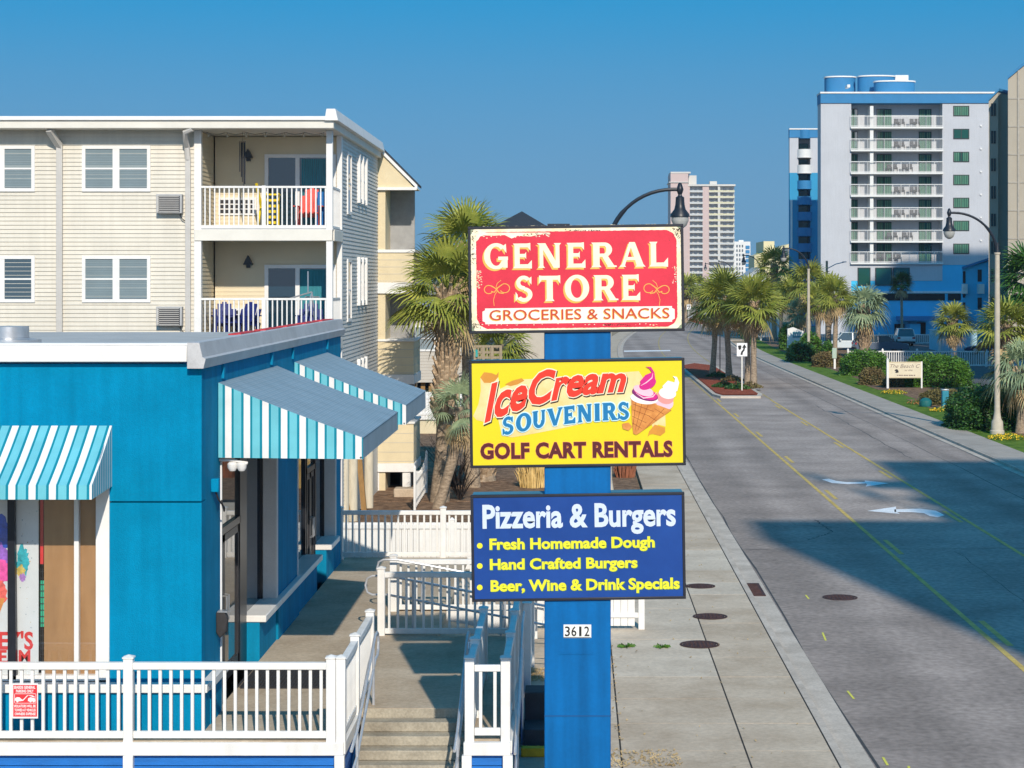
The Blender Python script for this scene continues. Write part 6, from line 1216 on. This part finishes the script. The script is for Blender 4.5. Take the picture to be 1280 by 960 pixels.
car('black sedan at the right edge behind the flaking palm trunk', PX(1276, 160), 160, R(175), P('black', (.015, .015, .02)), 'sedan', 4.6, 1.8, 1.45)
t = thing('bin_enclosure', 'plain pale blue bin enclosure in the car park', 'bin enclosure', (PX(1196, 178), 178, 0)); m = MB(); m.box(PX(1171.5, 176), PX(1221.5, 176), 176, 180, 0, PZ(414, 176)); m.build('wall', mat('pale_blue_enclosure', (.4, .62, .75), .7, .06), t, bevel=.03); m = MB(); m.box(PX(1171, 176), PX(1222, 176), 175.95, 180.05, PZ(414, 176), PZ(413, 176)); m.build('coping', trim, t); m = MB(); m.box(PX(1173, 176), PX(1176, 176), 175.9, 176, 0, PZ(415, 176)); m.build('gate_post', whitep, t)

for i, (u, v, Y) in enumerate(((897, 470, 126), (916, 478, 121), (905, 484, 114), (938, 486, 113), (922, 488, 112))):
    x = PX(u, Y); r_ = random.Random(i+50); m = MB()
    for k in range(700):
        a = r_.uniform(0, 2*pi); d = .75*math.sqrt(r_.random()); p = Vector((x+d*cos(a), Y+d*sin(a), .15+.45*(1-d/.9)*r_.random()**.5)); q = Vector((r_.uniform(-1, 1), r_.uniform(-1, 1), r_.uniform(-.5, 1))).normalized()*.07; s2 = q.cross(Vector((r_.uniform(-1, 1), r_.uniform(-1, 1), 1))).normalized()*.035; m.add([tuple(p-q), tuple(p+s2), tuple(p+q), tuple(p-s2)], [(0, 1, 2, 3)])
    tag(m.build('low_shrub', leafb if i % 2 else leafd, origin=(x, Y, .15), recalc=False, smooth=False), ('dark low shrub at the foot of the mossy median palm', 'reddish low shrub between the second and third median palm trunks', 'dark low shrub in the red mulch left of the keep right sign', 'reddish low shrub at the foot of the fourth median palm', 'dark low shrub just behind the keep right sign post')[i], 'shrub', 'low shrubs in the median')
# ------------------------------------------------------------------ lilac tower
TY = 230.0; tx_ = lambda u: PX(u, TY); tz = lambda v: PZ(v, TY); lil = mat('lilac_render', (.5, .515, .55), .8, .05, .3, fine=.03, streak=.06); tblue = mat('tower_blue_band', (.03, .2, .42), .7, .08, .5); pod = mat('podium_shade_blue', (.05, .5, .8), .75, .06, .4)  # pod: blue of the shaded lower walls, painted into the material
tw = thing('lilac_tower', 'tall lilac hotel tower with seven rows of wide balconies', 'hotel tower', (tx_(1135), 240, 0))
ztop = tz(129)
m = MB(); m.prism([(tx_(1026), TY, 0), (tx_(1064), TY, 0), (tx_(1064), TY+16, 0), (tx_(1048), TY+16, 0), (tx_(1026), TY+3, 0)], (0, 0, ztop)); m.box(tx_(1178), tx_(1262), TY, TY+24, tz(331), ztop); m.box(tx_(1064), tx_(1178), TY+1.9, TY+24, tz(331), ztop); m.box(tx_(1064), tx_(1178), TY, TY+24, tz(351), tz(328)); m.build('wall', lil, tw)
m = MB(); m.box(tx_(1064), tx_(1262), TY+.05, TY+24, 0, tz(351)); m.box(tx_(1178), tx_(1262), TY+.05, TY+24, tz(351), tz(331)); m.build('podium_wall', pod, tw)
m = MB(); m.prism([(tx_(1025.5), TY-.15, ztop), (tx_(1263), TY-.15, ztop), (tx_(1263), TY+16, ztop), (tx_(1047.5), TY+16.2, ztop), (tx_(1025.5), TY+3.1, ztop)], (0, 0, tz(117)-ztop)); m.build('blue_parapet', tblue, tw); m = MB(); m.prism([(tx_(1025), TY-.25, tz(117)), (tx_(1264), TY-.25, tz(117)), (tx_(1264), TY+16, tz(117)), (tx_(1047), TY+16.4, tz(117)), (tx_(1025), TY+3.3, tz(117))], (0, 0, tz(115)-tz(117))); m.build('white_coping', trim, tw)
m = MB()
for (u0, u1, vt, yy) in ((1044, 1084, 97, 6), (1084, 1132, 96, 4), (1101, 1153, 102.5, 1.5)):
    cx_ = (tx_(u0)+tx_(u1))/2; rr_ = (tx_(u1)-tx_(u0))/2; vs = [(cx_+rr_*cos(a), TY+yy+4-1.6*abs(sin(a))**.6 if sin(a) > 0 else TY+yy+4) for a in [pi*i/14 for i in range(15)]]
    m.prism([(a, b, tz(115)) for a, b in vs], (0, 0, PZ(vt, TY+yy+3)-tz(115)))
m.build('roof_drum', tblue, tw); m = MB()
for (u0, u1, vt, yy) in ((1044, 1084, 97, 6), (1084, 1132, 96, 4), (1101, 1153, 102.5, 1.5)):
    cx_ = (tx_(u0)+tx_(u1))/2; rr_ = (tx_(u1)-tx_(u0))/2+.12; vs = [(cx_+rr_*cos(a), TY+yy+4-1.7*abs(sin(a))**.6 if sin(a) > 0 else TY+yy+4) for a in [pi*i/14 for i in range(15)]]
    m.prism([(a, b, PZ(vt, TY+yy+3)) for a, b in vs], (0, 0, .16))
m.box(tx_(1133), tx_(1150), TY+8, TY+12, tz(103), PZ(96, TY+10)); m.box(tx_(1090), tx_(1100), TY+2, TY+2.2, tz(115), tz(113)); m.build('drum_coping', trim, tw); m = MB(); m.box(tx_(1065), tx_(1068.5), TY+3.9, TY+5.9, tz(105), tz(101.5)); m.build('roof_plaque', trim, tw)
slabs = [158.5, 187, 215.4, 243.8, 272.7, 301, 328]
rail_m = mat('tower_rail', (.72, .72, .7), .5, .04); glp = clear_glass('balcony_glass', .62, (.8, .9, .92)); tch = mat('patio_chair', (.07, .07, .08), .7, .2)
proto = None
for i, v in enumerate(slabs):
    z = tz(v)
    if proto is None:
        org['__p'] = Vector((0, 0, 0))
        m = MB(); m.box(tx_(1063), tx_(1178.5), TY-.35, TY+1.9, -.22, 0); proto = m.build('balcony', rail_m, None); 
        proto.parent = tw; org[proto.name] = Vector((0, 0, 0))
        m = MB(); m.box(tx_(1063), tx_(1178), TY-.33, TY-.27, 1.22, 1.3); m.box(tx_(1063), tx_(1178), TY-.33, TY-.27, .06, .12)
        for k in range(12): x = tx_(1063)+(tx_(1178)-tx_(1063))*k/11; m.box(x-.02, x+.02, TY-.33, TY-.27, 0, 1.3)
        for k in range(95): x = tx_(1063)+(tx_(1178)-tx_(1063))*k/94; m.box(x-.008, x+.008, TY-.31, TY-.29, .1, 1.24)
        m.build('railing', rail_m, proto)
        for (a, b) in ((1064.2, 1075), (1099, 1117.5), (1152, 1168)):
            m = MB(FR(TY+1.9)); m.box(tx_(a), tx_(b), 0, .06, 0, 2.3); d = m.build('sliding_door', dark, proto); m = MB(FR(TY+1.9)); n = 2 if b-a < 12 else 3 if b-a < 17 else 4
            for q in range(n):
                w_ = (tx_(b)-tx_(a))/n; m.box(tx_(a)+q*w_+.06, tx_(a)+(q+1)*w_-.06, .06, .075, .08, 2.22)
            m.build('pane', greengl, d)
            m = MB(FR(TY+1.9)); w_ = (tx_(b)-tx_(a)); 
            for q in range(int(w_/.22)):
                if q % 7 != 3: m.box(tx_(a)+.1+q*.22, tx_(a)+.24+q*.22, .076, .082, .1, 2.2)
            m.build('curtain', greencur, d)
        m = MB(FR(TY)); m.box(tx_(1087.5), tx_(1091.8), -1.9, .0, 0, tz(158.5)-tz(187)-.23); m.build('divider_wall', rail_m, proto)
        proto.location = Vector((0, 0, z))-org[tw.name]
        balc = proto
    else:
        balc = dup(proto, parent=tw); balc.location = Vector((0, 0, z))-org[tw.name]
    c0 = (1122, 1122, 1113, 1122, 1122, 1113, 1099)[i]
    for j, du in enumerate((0, 7, 19, 26)):
        x = tx_(c0+du); m = MB(); y_ = TY+.5; m.box(x-.28, x+.28, y_, y_+.5, z+.4, z+.46); m.box(x-.28, x+.28, y_+.45, y_+.52, z+.45, z+1.05); m.box(x-.28, x-.24, y_, y_+.5, z, z+.65); m.box(x+.24, x+.28, y_, y_+.5, z, z+.65)
        o = m.build('patio_chair', tch, origin=(x, y_, z)); tag(o, '%s of the four dark chairs on the lilac tower balcony %s' % (('leftmost', 'second', 'third', 'rightmost')[j], ('nearest the blue parapet', 'second from the top', 'third from the top', 'in the middle row', 'third from the bottom', 'second from the bottom', 'lowest in the column')[i]), 'chair', 'chairs on the tower balconies')
for i in range(7):
    v0 = 132.3+i*28.7; m = MB(FR(TY)); a, b, z0, z1 = tx_(1191.5), tx_(1211.5), tz(v0+13), tz(v0); m.box(a, b, -.05, .05, z0, z1); w_ = m.build('window', dark, tw); m = MB(FR(TY)); md = (a+b)/2; m.box(a+.1, md-.05, .05, .06, z0+.1, z1-.1); m.box(md+.05, b-.1, .05, .06, z0+.1, z1-.1); m.build('pane', greengl, w_)
    m = MB(FR(TY))
    if i not in (1,): 
        for q in range(8): x = a+.12+q*(b-a-.2)/8; m.box(x, x+.14, .061, .066, z0+.1, z1-.1) if not (i == 2 and 2 < q < 5) else None
        if m.v: m.build('curtain', greencur, w_)
    if i < 6: m = MB(); c_ = tx_(1226); m.box(c_-.1, c_+.1, TY-.15, TY, tz(v0+26), tz(v0+24)); m.build('wall_lamp', trim, tw)
for (u0, u1) in ((1072, 1088), (1094, 1115), (1116, 1137)):
    m = MB(FR(TY)); m.box(tx_(u0), tx_(u1), -.05, .1, tz(357), tz(334.5)); w_ = m.build('window', dark, tw); m = MB(FR(TY)); m.box(tx_(u0)+.1, tx_(u1)-.1, .1, .11, tz(356), tz(335.5)); m.build('pane', greengl, w_)
m = MB(FR(TY)); m.box(tx_(1072), tx_(1181), -.3, .08, tz(375.5), tz(367)); m.box(tx_(1185), tx_(1201), -.3, .08, tz(375.5), tz(367)); m.build('parking_slot', ambient_dark, tw)
m = MB(); m.box(tx_(1120), tx_(1161), TY-4, TY, tz(400), tz(395)); m.build('canopy', tblue, tw); m = MB(FR(TY)); m.box(tx_(1146), tx_(1157), 0, .08, 0, tz(403)); m.box(tx_(1118), tx_(1130), 0, .08, 0, tz(405)); m.build('entrance', ambient_dark, tw); m = MB(); m.box(tx_(1132), tx_(1145), TY-3, TY, 0, tz(404)); m.build('booth', pod, tw)
m = MB(); m.box(tx_(1064), tx_(1263), TY-.1, TY+.04, tz(366.5), tz(364)); m.build('podium_ledge', mat('podium_white', (.65, .68, .7), .7), tw)
# annex at the left
AY2 = 270.0; ax = lambda u: PX(u, AY2); az = lambda v: PZ(v, AY2); an = thing('tower_annex', 'pale tower annex with blue shade painted below and round balconies left of the lilac tower', 'hotel tower', (ax(1004), 275, 0))
m = MB(); hz_ = az(216)
for (za, zb_, mt_, nm_) in ((hz_, az(172), lil, 'upper_wall'), (0, hz_, mat('annex_shade_blue', (.03, .28, .5), .8, .06, .4), 'lower_wall')):  # lower wall has the blue shade painted in, from the shadow line down
    m = MB(); m.prism([(ax(987), AY2, za), (ax(998), AY2, za), (ax(998), AY2+6, za), (ax(990), AY2+4, za), (ax(987), AY2+1, za)], (0, 0, zb_-za)); m.box(ax(1013), ax(1028), AY2, AY2+8, za, zb_); m.box(ax(998), ax(1013), AY2+2, AY2+8, za, zb_); m.build(nm_, mt_, an)
m = MB(); m.box(ax(988), ax(990.5), AY2-.05, AY2, az(311), az(250)); m.build('white_strip', trim, an)
m = MB(); m.prism([(ax(986.7), AY2-.1, az(172)), (ax(1030), AY2-.1, az(172)), (ax(1030), AY2+8, az(172)), (ax(994), AY2+8, az(172)), (ax(986.7), AY2+1, az(172))], (0, 0, az(162)-az(172))); m.lathe([(ax(1012)-ax(1004), az(173)), (ax(1012)-ax(1004), az(162)), (.01, az(162))], (ax(1006), AY2+.5, 0), 20); m.build('blue_band', tblue, an); m = MB(); m.prism([(ax(986.4), AY2-.2, az(162)), (ax(1031), AY2-.2, az(162)), (ax(1031), AY2+8, az(162)), (ax(994), AY2+8, az(162)), (ax(986.4), AY2+1, az(162))], (0, 0, az(160.5)-az(162))); m.build('white_coping', trim, an)
for i in range(11):
    v = 196+i*19.6; m = MB(); m.lathe([(1.05, -.15), (1.05, 0), (.01, 0), (.01, -.15)], (ax(1005.5), AY2+.2, az(v)), 18); bb = m.build('balcony', trim if i < 2 else tblue, an); m = MB(); m.lathe([(1.02, 0), (1.02, 1.05), (.98, 1.05), (.98, 0)], (ax(1005.5), AY2+.2, az(v)), 18); m.build('railing', rail_m if i < 2 else tblue, bb); m = MB(); m.box(ax(1000), ax(1012), AY2+1.9, AY2+1.99, az(v), az(v)+2.0); m.build('door', greengl, an)  # top two balconies painted as lit white, the rest as blue shade
# right towers
rt = thing('tan_tower', 'tan apartment tower cut by the right edge of the picture', 'apartment tower', (46, 200, 0)); tanw = mat('tan_render', (.42, .38, .31), .8, .06, .4); y_ = 170; ux = lambda u: PX(u, y_); uz = lambda v: PZ(v, y_)
m = MB(); m.prism([(ux(1248), y_+4, 0), (ux(1260), y_+4, 0), (ux(1260), y_+4, uz(106)), (ux(1248), y_+4, uz(119))], (3.0, 5, 0)); m.prism([(ux(1260), y_, 0), (ux(1420), y_, 0), (ux(1420), y_, uz(60)), (ux(1290), y_, uz(72)), (ux(1260), y_, uz(98))], (1.3, 5, 0)); m.build('wall', tanw, rt)
m = MB(); m.prism([(ux(1247), y_+3.8, uz(121)), (ux(1260.5), y_+3.8, uz(108)), (ux(1260.5), y_+3.8, uz(105)), (ux(1247), y_+3.8, uz(118))], (3.0, 5, 0)); m.prism([(ux(1259), y_-.2, uz(99)), (ux(1290), y_-.2, uz(73)), (ux(1420), y_-.2, uz(61)), (ux(1420), y_-.2, uz(57)), (ux(1290), y_-.2, uz(69)), (ux(1259), y_-.2, uz(95))], (1.3, 5, 0)); m.build('blue_roof_edge', tblue, rt)
for i in range(8):
    v = 124+i*35.3
    for u in (1251, 1254.5): m = MB(); m.box(ux(u), ux(u+2.4), y_+3.93, y_+4.05, uz(v+16), uz(v)); w_ = m.build('window', dark, rt); m = MB(); m.box(ux(u+.4), ux(u+2), y_+3.9, y_+3.93, uz(v+15), uz(v+1)); m.build('pane', winglass, w_)
m = MB(); m.box(ux(1271.5), ux(1274), y_-.12, y_, 0, uz(88)); 
for i in range(9): m.box(ux(1260), ux(1420), y_-.05, y_, uz(123+i*35)-.06, uz(123+i*35)+.06)
m.build('wall_joint', mat('tan_shadow_joint', (.4, .37, .32), .8), rt)
lw = thing('slope_roof_flats', 'low blue flats with a sloping roof below the tan tower', 'flats', (50, 182, 0)); y_ = 184; ux = lambda u: PX(u, y_); uz = lambda v: PZ(v, y_)
m = MB(); m.prism([(ux(1203), y_, 0), (ux(1300), y_, 0), (ux(1300), y_, uz(305)), (ux(1251), y_, uz(322)), (ux(1203), y_, uz(336))], (2.2, 8, 0)); m.build('wall', pod, lw); m = MB(); m.prism([(ux(1201), y_-.5, uz(336.5)), (ux(1301), y_-.5, uz(303)), (ux(1301), y_-.5, uz(300)), (ux(1201), y_-.5, uz(333.5))], (2.4, 9, 0)); m.build('roof', tblue, lw)
for (u, v, w_) in ((1203.5, 339, 3.2), (1222, 337, 5), (1203.5, 357, 3), (1222, 372, 5), (1203.5, 378, 3), (1240, 335, 5), (1240, 370, 5)):
    m = MB(); m.box(ux(u), ux(u+w_), y_-.06, y_+.02, uz(v+15), uz(v)); wd = m.build('window', dark, lw)
for v in (355, 390): m = MB(); m.box(ux(1221), ux(1228), y_-.9, y_, uz(v+12), uz(v)); m.box(ux(1202), ux(1207), y_-.9, y_, uz(v+12), uz(v)); m.build('balcony', whitep, lw)
# ------------------------------------------------------------------ far towers
PY = 900.0; px = lambda u: PX(u, PY); pz = lambda v: PZ(v, PY); pk = thing('pink_tower', 'far pink and yellow high rise with two columns of balconies', 'apartment tower', (px(878), 910, 0))
pinkm = mat('pink_render', (.56, .43, .4), .8, .05, .05); crm = mat('cream_render', (.6, .58, .54), .8, .05, .05)
m = MB(); m.box(px(838), px(860), PY-2, PY+24, 0, pz(217)); m.box(px(878), px(886), PY-1.2, PY+20, 0, pz(231)); m.box(px(858), px(862), PY-1.5, PY+20, 0, pz(231)); m.build('pink_wall', pinkm, pk)
m = MB(); m.box(px(860), px(918), PY+1, PY+20, 0, pz(233)); m.box(px(888), px(897), PY+4, PY+10, pz(233), pz(226)); m.box(px(861), px(871), PY+2, PY+10, pz(231), pz(219)); m.box(px(838), px(863), PY-2.2, PY+20, pz(217), pz(215)); m.box(px(836), px(861), PY-2.6, PY+20, pz(228.5), pz(227.5)); m.box(px(860), px(919), PY-1.8, PY+20, pz(232.8), pz(230.6)); m.build('cream_wall', crm, pk)
balp = None
for k, (u0, u1) in enumerate(((860.5, 878.5), (886, 918))):
    for i in range(20):
        v = 240+i*7.25; a, b = px(u0), px(u1)
        m = MB(); m.box(a, b, PY-1.4, PY+1, pz(v)-.2, pz(v)+.0); bb = m.build('balcony', crm, pk)
        m = MB(); m.box(a, b, PY-1.4, PY-1.3, pz(v)+.0, pz(v)+.75); m.build('railing', mat('yellow_balcony', (.6, .57, .38), .7) if (k == 1 and i < 7) else mat('grey_balcony', (.5, .52, .52), .7), bb)
        m = MB(); n = 3 if k == 0 else 4
        for q in range(n): m.box(a+(q+.25)*(b-a)/n, a+(q+.8)*(b-a)/n, PY+.9, PY+1.0, pz(v), pz(v)+2.0)
        m.build('window', winglass, bb)
for q in (1, ): m = MB(); m.box(px(897), px(900), PY-1.35, PY+1, 0, pz(233)); m.build('dividing_wall', crm, pk)
WY3 = 1100.; wt = thing('white_block', 'far white apartment block right of the pink tower', 'apartment block', (PX(928, WY3), 1110, 0)); q = lambda u: PX(u, WY3); r_ = lambda v: PZ(v, WY3)
m = MB(); m.box(q(917), q(938), WY3, WY3+20, 0, r_(302)); m.box(q(924), q(930), WY3+3, WY3+8, r_(302), r_(300)); m.build('wall', whitep, wt)
for i in range(8):
    for j in range(3): m = MB(); a = 920.5+j*3.4; m.box(q(a), q(a+1.6), WY3-.3, WY3, r_(309+i*5.6), r_(306+i*5.6)); m.build('window', winglass, wt)
    m = MB(); m.box(q(932), q(937), WY3-.4, WY3, r_(311+i*5.6), r_(307+i*5.6)); m.build('balcony', tblue, wt)
CY3 = 480.; cw = thing('cream_slope_block', 'cream stepped block with sloping roofs left of the lilac tower', 'apartment block', (PX(965, CY3), 490, 0)); q = lambda u: PX(u, CY3); r_ = lambda v: PZ(v, CY3); cm_ = mat('pale_yellow_render', (.68, .6, .36), .8, .04, .1)
m = MB(); m.box(q(954.5), q(968), CY3, CY3+20, 0, r_(301.5)); m.prism([(q(942), CY3-2, 0), (q(954), CY3-2, 0), (q(954), CY3-2, r_(315)), (q(942), CY3-2, r_(320))], (0, 16, 0)); m.prism([(q(955), CY3-3, 0), (q(985), CY3-3, 0), (q(985), CY3-3, r_(305)), (q(975), CY3-3, r_(309)), (q(955), CY3-3, r_(318))], (0, 16, 0)); m.build('wall', cm_, cw)
m = MB(); m.box(q(976), q(984), CY3-3.2, CY3-3, r_(319), r_(311)); m.build('window', winglass, cw)
t = thing('low_white_house', 'low white house with slate roof below the pink tower', 'house', (PX(940, 420), 425, 0)); m = MB(); m.box(PX(925, 420), PX(960, 420), 420, 435, 0, PZ(352, 420)); m.build('wall', whitep, t); m = MB(); m.prism([(PX(923, 420), 419, PZ(352, 420)), (PX(962, 420), 419, PZ(352, 420)), (PX(948, 420), 419, PZ(334, 420))], (0, 17, 0)); m.build('roof', mat('pale_slate', (.45, .48, .5), .8), t)
# far woodland: reads as one mass along the horizon
m = MB(); r9 = random.Random(77)
for (x0, x1, Y0, Y1, n, h0) in ((-250, 30, 330, 480, 5000, 4.5), (40, 115, 400, 470, 5000, 5.5), (-400, 500, 1250, 1300, 9000, 10), (28, 60, 395, 425, 1500, 5)):
    for i in range(n):
        x, y = r9.uniform(x0, x1), r9.uniform(Y0, Y1); hh = h0*(.75+.3*sin(x*.31)+.2*sin(x*.9+2)); z = hh*math.sqrt(r9.random()); s_ = .35 if Y0 < 900 else 1.3; d1 = Vector((r9.uniform(-1, 1), r9.uniform(-.4, .4), r9.uniform(-.6, .6)))*s_; d2 = Vector((r9.uniform(-.6, .6), r9.uniform(-.4, .4), r9.uniform(-1, 1)))*s_; p = Vector((x, y, z)); m.add([tuple(p-d1), tuple(p-d2), tuple(p+d1), tuple(p+d2)], [(0, 1, 2, 3)])
tag(m.build('far_woodland', mat('far_woodland', (.02, .05, .015), .8, .3, .3, col2=(.06, .1, .03)), recalc=False, smooth=False), kind='stuff')
# ------------------------------------------------------------------ towers outside the frame: two inferred from road shadow, three added to cast shade
def offtower(lab, x0, x1, y0, y1, h, cx_=.01, cz_=.01):  # cx_ and cz_ cut a roof corner to shape the shadow outline
    t = thing('unseen_tower', lab, 'hotel tower', ((x0+x1)/2, (y0+y1)/2, 0)); m = MB(); m.prism([(x0, y0, 0), (x1, y0, 0), (x1, y0, h), (x0+cx_, y0, h), (x0, y0, h-cz_)], (0, y1-y0, 0)); m.build('wall', lil, t); n = int(h/3); m = MB()
    for i in range(1, n):
        z = i*3.; 
        for j in range(int((x1-x0)/4)): m.box(x0+1+j*4, x0+3+j*4, y0-.1, y0+.02, z+.4, z+1.9)
        for j in range(int((y1-y0)/4)): m.box(x0-.1, x0+.02, y0+1+j*4, y0+3+j*4, z+.4, z+1.9)
    m.build('window_rows', greengl, t)
offtower('pale tower behind the viewpoint shading the near road', 16.8, 24.2, -13, -9.5, 38); offtower('taller pale tower behind the viewpoint shading the far kerb', 22.8, 60, -13.5, -9.5, 48.5, 3.4, 9); offtower('unseen pale slab added at the far right to shade the car park', 38.5, 47.3, 112, 121, 76); offtower('second unseen pale slab added to shade the hotel podium', 55.5, 84, 112, 121, 77.5, 6, 5); offtower('low unseen block added to shade the driveway', 33, 70, 99, 104, 29)

# ------------------------------------------------------------------ sea haze
m = MB(); m.box(-560, 640, -160, 1330, -1.6, 150); hz = bpy.data.materials.new('haze_air'); hz.use_nodes = True; nt = hz.node_tree; nt.nodes.remove(nt.nodes['Principled BSDF']); pv = nt.nodes.new('ShaderNodeVolumePrincipled'); pv.inputs['Density'].default_value = .00017; pv.inputs['Color'].default_value = (.8, .88, 1, 1); pv.inputs['Anisotropy'].default_value = .2; nt.links.new(pv.outputs[0], nt.nodes['Material Output'].inputs['Volume'])
tag(m.build('haze', hz, smooth=False), kind='stuff'); cy.volume_bounces = 0
